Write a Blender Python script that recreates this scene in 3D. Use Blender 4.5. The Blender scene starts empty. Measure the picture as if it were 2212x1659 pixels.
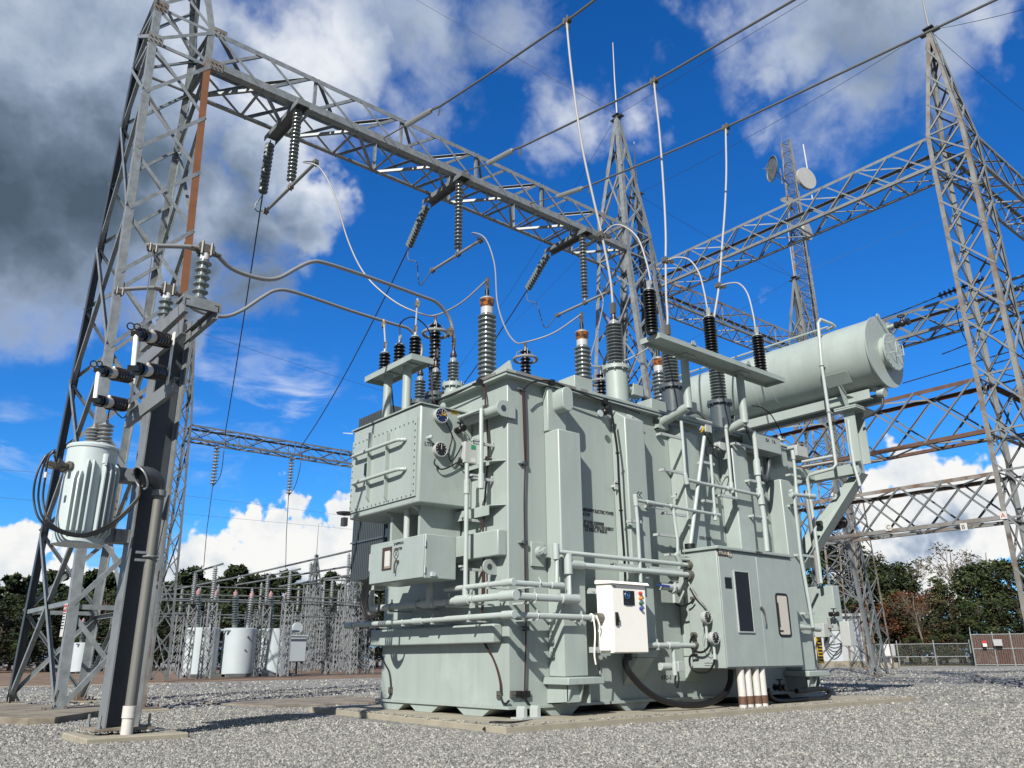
import bpy, math, random
from mathutils import Vector, Matrix
random.seed(7)
R=math.radians
SC=bpy.context.scene
COL=SC.collection
# ---------------------------------------------------------------- measured camera (yard frame: X along the transformer, Y along its end, Z up)
F=1740.;CX,CY=1106.,829.5
PIT=R(18.796);ROL=R(-0.409);AZ=R(50.163);H=.86
_cp,_sp,_cr,_sr=math.cos(PIT),math.sin(PIT),math.cos(ROL),math.sin(ROL)
def _rot(d):
    s,c=math.sin(AZ),math.cos(AZ)
    return Vector((d[0]*s+d[1]*c,-d[0]*c+d[1]*s,d[2]))
RT,UP,FW=_rot((_cr,-_sr*_sp,_sr*_cp)),_rot((-_sr,-_cr*_sp,_cr*_cp)),_rot((0,_cp,_sp))
def ray(px,py): return FW+RT*((px-CX)/F)+UP*((CY-py)/F)
_d=ray(1099.7,1530);_t=(.21-H)/_d.z
CAM=Vector((-_d.x*_t,-_d.y*_t,H))
def on(px,py,ax,val):
    d=ray(px,py);return CAM+d*((val-CAM[ax])/d[ax])
def PX(px,py,v):return on(px,py,0,v)
def PY(px,py,v):return on(px,py,1,v)
def PZ(px,py,v):return on(px,py,2,v)
V=Vector
# ---------------------------------------------------------------- mesh builder
def frame(d,n=None):
    d=V(d).normalized()
    n=V(n) if n is not None else (V((0,0,1)) if abs(d.z)<.9 else V((1,0,0)))
    u=d.cross(n)
    if u.length<1e-5: u=d.cross(V((0.3,1,.2)))
    u.normalize();return d,u,u.cross(d)
class B:
    def __init__(s): s.v=[];s.f=[]
    def add(s,vs,fs):
        k=len(s.v);s.v+= [tuple(p) for p in vs];s.f+=[tuple(i+k for i in f) for f in fs];return s
    def box(s,a,b):
        x0,x1=sorted((a[0],b[0]));y0,y1=sorted((a[1],b[1]));z0,z1=sorted((a[2],b[2]))
        return s.add([(x0,y0,z0),(x1,y0,z0),(x1,y1,z0),(x0,y1,z0),(x0,y0,z1),(x1,y0,z1),(x1,y1,z1),(x0,y1,z1)],
            [(3,2,1,0),(4,5,6,7),(0,1,5,4),(1,2,6,5),(2,3,7,6),(3,0,4,7)])
    def bar(s,p0,p1,w,h,n=None):
        p0,p1=V(p0),V(p1);d,u,v=frame(p1-p0,n)
        vs=[p+u*(a*w/2)+v*(b*h/2) for p in (p0,p1) for a,b in ((-1,-1),(1,-1),(1,1),(-1,1))]
        return s.add(vs,[(3,2,1,0),(4,5,6,7),(0,1,5,4),(1,2,6,5),(2,3,7,6),(3,0,4,7)])
    def ang(s,p0,p1,w,t,n,flip=1,w2=None):
        # steel angle: one flange flat in the plane whose outward normal is n, the other pointing inward
        p0,p1=V(p0),V(p1);d,u,v=frame(p1-p0,n);u=u*flip;w2=w2 or w
        pr=[(0,0),(w,0),(w,-t),(t,-t),(t,-w2),(0,-w2)]
        vs=[p+u*a+v*b for p in (p0,p1) for a,b in pr]
        fs=[(i,(i+1)%6,(i+1)%6+6,i+6) for i in range(6)]+[(5,4,3,0),(3,2,1,0),(6,9,10,11),(6,7,8,9)]
        if flip<0: fs=[f[::-1] for f in fs]
        return s.add(vs,fs)
    def chan(s,p0,p1,w,dp,t,n):
        # channel: web facing n, flanges pointing away from n
        p0,p1=V(p0),V(p1);d,u,v=frame(p1-p0,n)
        for a,b,c,e in ((-w/2,w/2,-t,0),(-w/2,-w/2+t,-dp,-t),(w/2-t,w/2,-dp,-t)):
            vs=[p+u*x+v*y for p in (p0,p1) for x,y in ((a,c),(b,c),(b,e),(a,e))]
            s.add(vs,[(3,2,1,0),(4,5,6,7),(0,1,5,4),(1,2,6,5),(2,3,7,6),(3,0,4,7)])
        return s
    def tube(s,pts,r,n=8,cap=True):
        pts=[V(p) for p in pts];m=len(pts);rs=r if isinstance(r,(list,tuple)) else [r]*m
        k=len(s.v);u=None
        for i,p in enumerate(pts):
            d=(pts[min(i+1,m-1)]-pts[max(i-1,0)]).normalized()
            if u is None: _,u,_=frame(d)
            else:
                u=u-d*u.dot(d)
                if u.length<1e-6:_,u,_=frame(d)
                u.normalize()
            w=d.cross(u)
            for j in range(n):
                a=2*math.pi*j/n;s.v.append(tuple(p+(u*math.cos(a)+w*math.sin(a))*rs[i]))
        for i in range(m-1):
            for j in range(n):
                a=k+i*n+j;b=k+i*n+(j+1)%n;s.f.append((a,b,b+n,a+n))
        if cap: s.f.append(tuple(k+j for j in range(n))[::-1]);s.f.append(tuple(k+(m-1)*n+j for j in range(n)))
        return s
    def lathe(s,p0,ax,prof,n=16):
        # prof: (distance along axis, radius)
        d,u,w=frame(ax);p0=V(p0);k=len(s.v);m=len(prof)
        for h,r in prof:
            for j in range(n):
                a=2*math.pi*j/n;s.v.append(tuple(p0+d*h+(u*math.cos(a)+w*math.sin(a))*max(r,1e-4)))
        for i in range(m-1):
            for j in range(n):
                a=k+i*n+j;b=k+i*n+(j+1)%n;s.f.append((b,a,a+n,b+n))
        s.f.append(tuple(k+j for j in range(n)));s.f.append(tuple(k+(m-1)*n+j for j in range(n))[::-1])
        return s
    def cyl(s,p0,p1,r,n=16,r2=None):
        d=V(p1)-V(p0);return s.lathe(p0,d,[(0,r),(d.length,r if r2 is None else r2)],n)
    def sheds(s,p0,p1,rc,rs,k,n=16,cap=.0):
        d=V(p1)-V(p0);L=d.length;pr=[(0,rc)];st=(L-2*cap)/k
        for i in range(k):
            a=cap+i*st
            pr+=[(a+st*.12,rc),(a+st*.38,rs),(a+st*.52,rs),(a+st*.66,rc*1.03)]
        pr.append((L,rc));return s.lathe(p0,d,pr,n)
    def torus(s,c,ax,R_,r,n=28,m=8):
        d,u,w=frame(ax);c=V(c)
        pts=[c+(u*math.cos(2*math.pi*i/n)+w*math.sin(2*math.pi*i/n))*R_ for i in range(n)]
        k=len(s.v)
        for i,p in enumerate(pts):
            o=(p-c).normalized()
            for j in range(m):
                a=2*math.pi*j/m;s.v.append(tuple(p+(o*math.cos(a)+d*math.sin(a))*r))
        for i in range(n):
            for j in range(m):
                a=k+i*m+j;b=k+i*m+(j+1)%m;c2=k+((i+1)%n)*m+(j+1)%m;e=k+((i+1)%n)*m+j
                s.f.append((a,b,c2,e))
        return s
    def prism(s,poly,vec):
        # extrude a planar polygon (3d points) by vec
        m=len(poly);vec=V(vec);vs=[V(p) for p in poly]+[V(p)+vec for p in poly]
        nr=V((0,0,0))
        for i in range(m):
            a,b=vs[i],vs[(i+1)%m];nr+=a.cross(b)
        fs=[tuple(range(m))[::-1],tuple(range(m,2*m))]+[(i,(i+1)%m,(i+1)%m+m,i+m) for i in range(m)]
        if nr.dot(vec)<0: fs=[f[::-1] for f in fs]
        return s.add(vs,fs)
    def sphere(s,c,r,n=10,sz=1):
        pr=[];
        for i in range(n//2+1):
            a=math.pi*i/(n//2);pr.append((r*sz-r*sz*math.cos(a),r*math.sin(a)))
        return s.lathe(V(c)-V((0,0,r*sz)),(0,0,1),pr,n)
def bez(pts,k=8):
    # smooth path through points (Catmull-Rom)
    P=[V(p) for p in pts];P=[P[0]*2-P[1]]+P+[P[-1]*2-P[-2]];o=[]
    for i in range(1,len(P)-2):
        for j in range(k):
            t=j/k;a,b,c,d=P[i-1],P[i],P[i+1],P[i+2]
            o.append(.5*((2*b)+(c-a)*t+(2*a-5*b+4*c-d)*t*t+(3*b-a-3*c+d)*t**3))
    o.append(P[-2]);return o
def sag(a,b,s,n=14):
    a,b=V(a),V(b);return [a.lerp(b,i/n)-V((0,0,4*s*(i/n)*(1-i/n))) for i in range(n+1)]
ORG={}
def _wl(o):
    while o is not None and o not in ORG: o=o.parent
    return ORG.get(o,V((0,0,0))) if o is not None else V((0,0,0))
def link(name,b,m,loc,smooth=True):
    me=bpy.data.meshes.new(name);me.from_pydata([(p[0]-loc[0],p[1]-loc[1],p[2]-loc[2]) for p in b.v],[],b.f)
    me.validate()
    if smooth:
        me.polygons.foreach_set('use_smooth',[True]*len(me.polygons));me.set_sharp_from_angle(angle=R(38.5))
    me.materials.append(m);o=bpy.data.objects.new(name,me);COL.objects.link(o);return o
def tag(o,label,cat,group=None):
    o['label']=label;o['category']=cat
    if group:o['group']=group
    return o
def thing(name,label,cat,loc,group=None):
    o=bpy.data.objects.new(name,None);COL.objects.link(o);o.empty_display_size=.2
    o.location=loc;ORG[o]=V(loc);return tag(o,label,cat,group)
def part(name,b,m,par,label=None,bev=0,smooth=True):
    o=link(name,b,m,_wl(par),smooth);o.parent=par
    if label:o['label']=label
    if bev:
        md=o.modifiers.new('bevel','BEVEL');md.width=bev;md.segments=2;md.limit_method='ANGLE';md.angle_limit=R(40)
    return o
def solo(name,b,m,label,cat,group=None,loc=None,smooth=True,bev=0):
    loc=V(loc) if loc is not None else V(b.v[0]);o=link(name,b,m,loc,smooth);o.location=loc;ORG[o]=loc
    if bev:
        md=o.modifiers.new('bevel','BEVEL');md.width=bev;md.segments=2;md.limit_method='ANGLE';md.angle_limit=R(40)
    return tag(o,label,cat,group)
def struct(name,b,m,smooth=False,kind='structure'):
    o=link(name,b,m,V((0,0,0)),smooth);o['kind']=kind;return o
def copy_tree(o,label,loc,rz=0,sc=1):
    def rec(a,par):
        c=a.copy();COL.objects.link(c);c.parent=par
        for ch in list(a.children): rec(ch,c)
        return c
    r=rec(o,None);r.location=loc;r.rotation_euler=(0,0,rz);r.scale=(sc,sc,sc) if not isinstance(sc,(tuple,list)) else sc
    r['label']=label;return r
def text(s,size,m,par,loc,rot,name='lettering',ext=.002,align='LEFT',sx=1,bold=0,fit=None):
    c=bpy.data.curves.new('t','FONT');c.body=s;c.size=size;c.extrude=ext;c.align_x=align;c.space_line=1.15;c.offset=bold
    t=bpy.data.objects.new('t',c);COL.objects.link(t)
    dg=bpy.context.evaluated_depsgraph_get();me=bpy.data.meshes.new_from_object(t.evaluated_get(dg))
    bpy.data.objects.remove(t)
    if fit: sx=fit/max(v.co.x for v in me.vertices)
    M=Matrix.Translation(V(loc)-_wl(par))@rot.to_4x4()@Matrix.Diagonal((sx,1,1,1));me.transform(M)
    me.materials.clear();me.materials.append(m);o=bpy.data.objects.new(name,me);COL.objects.link(o);o.parent=par;return o
ROT_END=Matrix(((0,0,-1),(-1,0,0),(0,1,0)))     # text on a face looking to -X, reading towards -Y
ROT_LONG=Matrix(((1,0,0),(0,0,-1),(0,1,0)))     # text on a face looking to -Y, reading towards +X
# ---------------------------------------------------------------- materials
MT={}
ALB=.68   # the photograph is exposed a little above the lamp values used here
def mat(name,col,rough=.5,metal=0,noise=.0,ns=6.,col2=None,bump=0,bs=200,spec=.5,streak=0,coat=0,n2=None,wear=0):
    wb=(1.0,1.0,1.02);col=tuple(c*ALB*k for c,k in zip(col,wb));col2=tuple(c*ALB*k for c,k in zip(col2,wb)) if col2 else None
    m=bpy.data.materials.new(name);m.use_nodes=True;nt=m.node_tree;N=nt.nodes;L=nt.links
    p=N['Principled BSDF'];p.inputs['Roughness'].default_value=rough;p.inputs['Metallic'].default_value=metal
    p.inputs['Specular IOR Level'].default_value=spec
    if coat:p.inputs['Coat Weight'].default_value=coat;p.inputs['Coat Roughness'].default_value=.15
    p.inputs['Base Color'].default_value=(*col,1)
    if noise or col2 or streak:
        g=N.new('ShaderNodeNewGeometry')
        t=N.new('ShaderNodeTexNoise');t.inputs['Scale'].default_value=ns;t.inputs['Detail'].default_value=6;t.inputs['Roughness'].default_value=.62
        mp=N.new('ShaderNodeMapping');mp.inputs['Scale'].default_value=(1,1,.12 if streak else 1)
        L.new(g.outputs['Position'],mp.inputs['Vector']);L.new(mp.outputs[0],t.inputs['Vector'])
        cr=N.new('ShaderNodeValToRGB');cr.color_ramp.elements[0].position=.3;cr.color_ramp.elements[1].position=.72
        if n2: cr.color_ramp.elements[0].position,cr.color_ramp.elements[1].position=n2
        a=col;b=col2 or tuple(c*(1-noise) for c in col)
        cr.color_ramp.elements[0].color=(*b,1);cr.color_ramp.elements[1].color=(*a,1)
        L.new(t.outputs[0],cr.inputs[0]);L.new(cr.outputs[0],p.inputs['Base Color'])
        mr=N.new('ShaderNodeMapRange');mr.inputs[3].default_value=max(0,rough-.08);mr.inputs[4].default_value=min(1,rough+.12)
        L.new(t.outputs[0],mr.inputs[0]);L.new(mr.outputs[0],p.inputs['Roughness'])
    if bump:
        t2=N.new('ShaderNodeTexNoise');t2.inputs['Scale'].default_value=bs;g2=N.new('ShaderNodeNewGeometry');L.new(g2.outputs['Position'],t2.inputs['Vector'])
        t2.inputs['Detail'].default_value=3
        bp=N.new('ShaderNodeBump');bp.inputs['Strength'].default_value=bump;bp.inputs['Distance'].default_value=.01
        L.new(t2.outputs[0],bp.inputs['Height']);L.new(bp.outputs[0],p.inputs['Normal'])
    if wear:
        src=p.inputs['Base Color'].links[0].from_socket
        def nz(scale,sc3,det,lo,hi):
            mp=N.new('ShaderNodeMapping');mp.inputs['Scale'].default_value=sc3;L.new(N.new('ShaderNodeNewGeometry').outputs['Position'],mp.inputs['Vector'])
            t=N.new('ShaderNodeTexNoise');t.inputs['Scale'].default_value=scale;t.inputs['Detail'].default_value=det;t.inputs['Roughness'].default_value=.65;L.new(mp.outputs[0],t.inputs['Vector'])
            r=N.new('ShaderNodeMapRange');r.inputs[1].default_value=lo;r.inputs[2].default_value=hi;L.new(t.outputs[0],r.inputs[0]);return r.outputs[0]
        def mx(f,a,c):
            n=N.new('ShaderNodeMix');n.data_type='RGBA';L.new(f,n.inputs[0]);L.new(a,n.inputs[6]);n.inputs[7].default_value=(*c,1);return n.outputs[2]
        k1=nz(7,(1,1,.07),5,.52,.82);a1=mx(k1,src,tuple(c*.80 for c in col))           # faint run marks
        k2=nz(1.1,(1,1,1),6,.55,.80);a2=mx(k2,a1,tuple(min(1,c*1.10+.01) for c in col)) # chalky patches
        k3=nz(34,(1,1,.6),4,.735,.76);a3=mx(k3,a2,(.17,.12,.08))                        # small chips
        L.new(a3,p.inputs['Base Color'])
    MT[name]=m;return m
PAINT=mat('transformer paint',(.425,.495,.458),.38,0,.14,1.6,streak=1,bump=.05,bs=11,wear=1)
PAINT2=mat('cabinet paint',(.41,.475,.445),.33,0,.10,3,bump=.03,bs=25,wear=1)
PIPEP=mat('conduit paint',(.49,.555,.525),.4,0,.08,5)
CREAM=mat('cream cabinet paint',(1.12,1.10,1.0),.35,0,.04,4)
GALV=mat('galvanised steel',(.35,.385,.395),.5,.25,.42,5,bump=.05,bs=60)
GALV2=mat('weathered galvanised steel',(.25,.27,.275),.55,.2,.4,3,col2=(.16,.15,.135),n2=(.25,.5))
GALVF=mat('old lattice steel',(.22,.24,.245),.6,.1,.40,1.5)
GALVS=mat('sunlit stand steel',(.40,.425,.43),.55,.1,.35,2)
RUST=mat('rusted steel',(.17,.095,.06),.8,0,.0,4,col2=(.095,.05,.035))
RUSTL=mat('half rusted steel',(.30,.285,.26),.65,.1,.0,2.2,col2=(.17,.11,.075),n2=(.42,.6))
STAIN=mat('rust stained steel',(.27,.275,.265),.6,.15,.0,1.7,col2=(.18,.135,.10),n2=(.36,.58))
BROWN=mat('brown weathered leg',(.25,.098,.036),.7,0,.25,3)
PORC=mat('grey porcelain',(.17,.20,.195),.18,0,.1,8,coat=.5)
PORCL=mat('light porcelain',(.36,.385,.38),.25,0,.1,8,coat=.4)
POLY=mat('black polymer',(.012,.013,.014),.32,0,.1,8)
DBROWN=mat('dark brown porcelain',(.012,.007,.006),.2,0,.1,8,coat=.15,spec=.35)
CERAM=mat('white ceramic',(.72,.73,.72),.3)
ALU=mat('aluminium conductor',(.30,.305,.30),.5,.1,.0)
ALUW=mat('bright aluminium rod',(.44,.44,.43),.6,.0,.0)
CLAMP=mat('weathered clamp metal',(.25,.235,.20),.5,.6,.4,40)
DARKW=mat('dark wire',(.05,.052,.055),.5,.3)
WIRE=mat('grey wire',(.20,.21,.21),.5,.5)
RUB=mat('black rubber cable',(.009,.009,.010),.45)
CABR=mat('red brown cable',(.055,.018,.014),.4)
DSTEEL=mat('dark and shaded steel',(.07,.08,.088),.4,.1,.2,4)  # also gives column web and back tower leg their shade as colour
BLKM=mat('black valve metal',(.02,.02,.02),.35,.2)
GLASSD=mat('dark window',(.012,.014,.016),.08)
GLASSL=mat('pale window',(.66,.62,.54),.2)
AMBER=mat('amber oil glass',(.45,.15,.012),.06,0,.0,16,col2=(.035,.012,.004),coat=1,n2=(.42,.6))
STUDB=mat('dark brown stud',(.05,.022,.016),.35)
CLIPP=mat('painted strut',(.49,.54,.515),.42,0,.08,5)
WHITE=mat('white paint',(.74,.76,.76),.42,0,.06,2)
PTANK=mat('pale breaker paint',(.56,.63,.65),.4,0,.07,1.2)
CANP=mat('pole transformer paint',(.60,.69,.68),.32,0,.09,3,streak=1)
PVC=mat('pvc pipe',(.74,.72,.66),.45,0,.14,10)
BOXG=mat('grey junction box',(.50,.53,.51),.4,0,.05,8)
PINK=mat('pink cap',(.42,.25,.25),.5)
INK=mat('black lettering',(.012,.012,.014),.6)
SILV=mat('silver lettering',(.62,.58,.48),.4,.3)
BRONZ=mat('bronze plate',(.085,.055,.04),.4,.2)
YEL=mat('yellow sticker',(.80,.50,.03),.5)
GRN=mat('green sticker',(.03,.28,.13),.5)
REDM=mat('red enamel',(.55,.03,.03),.4)
ORA=mat('orange enamel',(.75,.28,.04),.4)
BLUM=mat('blue enamel',(.02,.05,.32),.4)
GRM=mat('green enamel',(.02,.12,.07),.4)
NAVY=mat('dark blue dial',(.012,.022,.075),.2)
SIGNW=mat('sign white',(.66,.66,.62),.5)
BREAKW=mat('break plate cream',(.80,.74,.62),.5,0,.08,6)
CONC=mat('concrete',(.43,.395,.30),.88,0,.25,3,bump=.4,bs=90)
CONCD=mat('stained concrete',(.30,.265,.20),.9,0,.0,2.2,col2=(.155,.13,.10),bump=.4,bs=60,n2=(.35,.6))
CONCW=mat('pale concrete',(.45,.46,.46),.85,0,.12,.5)
BLDG=mat('white building wall',(.46,.50,.53),.6,0,.05,.6)
BARK=mat('bark',(.10,.075,.055),.9,0,.35,6)
TWIG=mat('pale twigs',(.22,.18,.14),.9,0,.3,6)
def leafmat(n,c1,c2,c3,sc=.9):
    m=bpy.data.materials.new(n);m.use_nodes=True;nt=m.node_tree;N=nt.nodes;L=nt.links;p=N['Principled BSDF']
    g=N.new('ShaderNodeNewGeometry');t=N.new('ShaderNodeTexNoise');t.inputs['Scale'].default_value=sc;t.inputs['Detail'].default_value=4
    L.new(g.outputs['Position'],t.inputs['Vector']);cr=N.new('ShaderNodeValToRGB');e=cr.color_ramp.elements
    e[0].position=.32;e[0].color=(*c1,1);e[1].position=.7;e[1].color=(*c3,1);k=e.new(.5);k.color=(*c2,1)
    L.new(t.outputs[0],cr.inputs[0]);L.new(cr.outputs[0],p.inputs['Base Color']);p.inputs['Roughness'].default_value=.7
    p.inputs['Specular IOR Level'].default_value=.2;return m
PINEL=leafmat('pine needles',(.014,.022,.010),(.024,.036,.014),(.042,.056,.022))
LEAFG=leafmat('green leaves',(.016,.026,.009),(.032,.044,.014),(.058,.070,.022))
LEAFD=leafmat('dark leaves',(.011,.017,.008),(.020,.029,.011),(.036,.046,.016))
LEAFR=leafmat('autumn leaves',(.05,.028,.014),(.085,.034,.017),(.11,.055,.022))
LEAFO=leafmat('olive leaves',(.03,.030,.014),(.055,.050,.022),(.09,.075,.034))
import numpy as np
# ---------------------------------------------------------------- camera, sun, sky
cam=bpy.data.cameras.new('camera');co=bpy.data.objects.new('camera',cam);COL.objects.link(co);SC.camera=co
cam.sensor_width=36;cam.lens=F/2212*36;cam.clip_end=3000;cam.clip_start=.05
co.matrix_world=Matrix(((RT.x,UP.x,-FW.x,CAM.x),(RT.y,UP.y,-FW.y,CAM.y),(RT.z,UP.z,-FW.z,CAM.z),(0,0,0,1)))
SUN_EL=R(36);_h=_rot((math.sin(R(-160)),math.cos(R(-160)),0));SUND=V((_h.x*math.cos(SUN_EL),_h.y*math.cos(SUN_EL),math.sin(SUN_EL)))
sl=bpy.data.lights.new('sun','SUN');sl.energy=5.0;sl.angle=R(.53);sl.color=(1,.955,.88)
so=bpy.data.objects.new('sun',sl);COL.objects.link(so);so.rotation_euler=SUND.to_track_quat('Z','Y').to_euler()
SC.view_settings.view_transform='Standard';SC.view_settings.look='None';SC.view_settings.exposure=.62
W=bpy.data.worlds.new('World');SC.world=W;W.use_nodes=True;nt=W.node_tree;N=nt.nodes;L=nt.links
bg=N['Background']
sky=N.new('ShaderNodeTexSky');sky.sky_type='NISHITA';sky.sun_disc=False;sky.sun_elevation=SUN_EL;sky.sun_rotation=math.atan2(SUND.x,SUND.y)
sky.air_density=1.0;sky.dust_density=.25;sky.ozone_density=3.0;sky.altitude=200
def nd(t,**k):
    n=N.new(t)
    for a,b in k.items(): setattr(n,a,b)
    return n
def math_(op,a,b=None,c=None,clamp=False):
    n=nd('ShaderNodeMath',operation=op);n.use_clamp=clamp
    for i,x in enumerate((a,b,c)):
        if x is None: continue
        if hasattr(x,'is_linked') or hasattr(x,'links'): L.new(x,n.inputs[i])
        else: n.inputs[i].default_value=x
    return n.outputs[0]
tc=nd('ShaderNodeTexCoord');GV=tc.outputs['Generated']
def noise(vec,scale,detail,rough=.55,dist=0,off=(0,0,0),col=False):
    mp=nd('ShaderNodeMapping');mp.inputs['Location'].default_value=off;L.new(vec,mp.inputs['Vector'])
    n=nd('ShaderNodeTexNoise');n.inputs['Scale'].default_value=scale;n.inputs['Detail'].default_value=detail;n.inputs['Roughness'].default_value=rough;n.inputs['Distortion'].default_value=dist
    L.new(mp.outputs[0],n.inputs['Vector']);return n.outputs[1 if col else 0]
# warp the view direction a little so that cloud banks get ragged outlines
wn=noise(GV,6,5,.6,col=True);ws=nd('ShaderNodeVectorMath',operation='SUBTRACT');L.new(wn,ws.inputs[0]);ws.inputs[1].default_value=(.5,.5,.5)
wm=nd('ShaderNodeVectorMath',operation='SCALE');L.new(ws.outputs[0],wm.inputs[0]);wm.inputs['Scale'].default_value=.20
wa=nd('ShaderNodeVectorMath',operation='ADD');L.new(GV,wa.inputs[0]);L.new(wm.outputs[0],wa.inputs[1]);WV=wa.outputs[0]
def blobs(lst,vec):
    out=None
    for px,py,r,s in lst:
        d=ray(px,py).normalized();rr=r/1740*(1/ray(px,py).length)
        v=nd('ShaderNodeVectorMath',operation='DISTANCE');L.new(vec,v.inputs[0]);v.inputs[1].default_value=d
        q=math_('MULTIPLY_ADD',v.outputs['Value'],-s/rr,s)
        out=q if out is None else math_('MAXIMUM',out,q)
    return math_('MAXIMUM',out,0.)
HIGH=[(-80,330,520,1.5),(180,180,480,1.4),(330,450,320,1.3),(560,470,190,1.0),(620,150,260,1.0),(760,90,220,.9),(660,300,160,.8),(930,100,260,.75),(1130,70,230,.62),(850,230,160,.6),(680,430,130,1.5),(600,330,190,1.4),(660,520,100,1.1),(560,600,120,.8),(420,640,150,.9),(300,700,120,.5),
 (-200,520,320,1.3),(60,560,170,.9),(1240,230,150,.75),(1370,215,120,.72),(1190,300,110,.6),
 (1900,-20,330,1.0),(1700,60,200,.8),(1620,110,150,.62),(1790,210,220,.75),(1650,230,110,.6),(2010,150,230,.72),(2130,60,190,.7),(1560,60,110,.6),(1530,150,80,.4),(2190,170,120,.5),(1890,270,110,.45),(1480,20,60,.4)]
LOW=[(560,1195,105,1.15),(450,1215,100,1.1),(650,1190,95,1.1),(730,1230,110,1.1),(760,1130,70,.9),(380,1250,110,1.0),(540,1110,50,.8),(300,1270,90,1.),(20,1215,90,1.),(110,1230,80,1.),(-60,1260,140,1.1),(200,1290,110,1.),(700,1150,50,.8),
 (1990,1060,110,1.0),(2100,1090,110,1.0),(1900,1110,90,.9),(1960,1200,110,1.1),(2080,1215,130,1.1),(2200,1150,110,1.),(2040,1045,100,1.),(1880,1070,90,1.),(2180,1065,100,1.),(1960,1110,110,1.),(620,1120,60,.9),(480,1150,80,.9),(1850,1200,90,.9),(1030,1330,200,.9),(1400,1350,220,.9)]
nA=noise(WV,3.2,9,.60,.3);nB=noise(GV,14,8,.62,.2,(3,1,2));nC=noise(GV,30,6,.6,0,(7,2,9))
# unseen cloud cover added behind the camera, greyed to neutralise blue ambient light
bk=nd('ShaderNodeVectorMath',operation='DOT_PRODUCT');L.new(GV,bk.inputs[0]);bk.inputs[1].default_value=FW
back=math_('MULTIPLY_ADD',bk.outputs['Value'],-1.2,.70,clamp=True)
fill_cloud=math_('MULTIPLY',math_('MULTIPLY',back,3.,clamp=True),math_('MULTIPLY_ADD',noise(GV,1.8,6,.6,0,(5,5,5)),3.,-.7))
hi=math_('MAXIMUM',blobs(HIGH,WV),fill_cloud)
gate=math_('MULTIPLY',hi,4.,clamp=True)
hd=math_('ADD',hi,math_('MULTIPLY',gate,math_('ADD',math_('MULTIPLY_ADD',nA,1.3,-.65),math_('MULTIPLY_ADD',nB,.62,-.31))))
def mrange(x,a,b,c=0,d=1,smooth=True):
    n=nd('ShaderNodeMapRange');n.interpolation_type='SMOOTHSTEP' if smooth else 'LINEAR'
    L.new(x,n.inputs[0]);n.inputs[1].default_value=a;n.inputs[2].default_value=b;n.inputs[3].default_value=c;n.inputs[4].default_value=d;return n.outputs[0]
hm=mrange(hd,.08,.68)
lw=blobs(LOW,WV);nD=noise(GV,22,8,.55,.1,(1,8,3))
ld=math_('ADD',lw,math_('MULTIPLY',math_('MULTIPLY',lw,4.,clamp=True),math_('ADD',math_('MULTIPLY_ADD',nD,.9,-.45),math_('MULTIPLY_ADD',nC,.5,-.25))))
lm=mrange(ld,.16,.34)
# how grey the high cloud is: thick parts are seen from their unlit underside
DARK=[(1850,90,330,.62),(1960,220,220,.5),(1180,220,180,.22),(760,230,140,.22),(1050,100,270,.52),(150,60,320,.5),(500,90,90,.7),(610,430,130,.85),(540,400,170,.95),(640,340,90,.4),(560,600,170,.9),(-60,390,420,1.35),(200,450,300,1.3),(330,330,260,1.1),(520,540,200,.95),(430,620,150,1.0),(60,560,200,1.0),(480,330,150,.8),(1900,20,190,.55),(1800,100,150,.4),(900,120,190,.5),(1120,40,120,.35),(620,480,150,.75)]
dk=blobs(DARK,WV)
dk2=math_('ADD',dk,math_('MULTIPLY_ADD',nA,.8,-.42))
cr=nd('ShaderNodeValToRGB');e=cr.color_ramp.elements;e[0].position=0;e[0].color=(.86,.90,.96,1);e[1].position=1;e[1].color=(.082,.125,.175,1)
for p_,c_ in ((.22,(.52,.60,.74,1)),(.45,(.30,.38,.51,1)),(.7,(.155,.215,.30,1))):
    k=e.new(p_);k.color=c_
fill_grey=math_('MULTIPLY',math_('MULTIPLY',back,3.,clamp=True),.45)  # extra grey for the unseen cloud behind, keeps its light neutral
dkn=math_('ADD',fill_grey,math_('ADD',math_('MULTIPLY',dk2,.8),math_('MULTIPLY_ADD',nB,.55,-.20)));L.new(dkn,cr.inputs[0])
# low cumulus: bright tops, faint blue-grey hollows and flat grey bases
LBASE=[(640,1262,70,.8),(560,1268,60,.7),(470,1225,60,.4),(1960,1145,60,.9),(2060,1138,70,1.),(2010,1140,60,1.),(2140,1262,70,.5),(1940,1250,50,.5),(330,1235,60,.4),(480,1180,50,.35),(740,1255,60,.4)]
lb=blobs(LBASE,WV);cr2=nd('ShaderNodeValToRGB');e=cr2.color_ramp.elements;e[0].position=0.1;e[0].color=(.98,.98,.96,1);e[1].position=1;e[1].color=(.25,.33,.45,1)
k=e.new(.35);k.color=(.80,.84,.88,1);k=e.new(.6);k.color=(.50,.58,.70,1)
L.new(math_('ADD',lb,math_('MULTIPLY_ADD',nD,1.5,-.62)),cr2.inputs[0])
# thin cirrus streaks
CIR=[(520,840,150,.6),(640,900,150,.7),(740,950,120,.6),(560,930,110,.5),(430,1000,120,.5),(1640,665,22,.9),(30,980,150,.6),(160,1010,120,.4),(250,1060,200,.4),(980,420,80,.0)]
mp=nd('ShaderNodeMapping');mp.inputs['Scale'].default_value=(1,1,3.2);mp.inputs['Rotation'].default_value=(R(14),R(-10),0);L.new(GV,mp.inputs['Vector'])
nE=noise(mp.outputs[0],9,7,.6,.6);ci=math_('MULTIPLY',blobs(CIR,WV),mrange(nE,.46,.75));ci=math_('MULTIPLY',ci,1.2,clamp=True)
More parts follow.
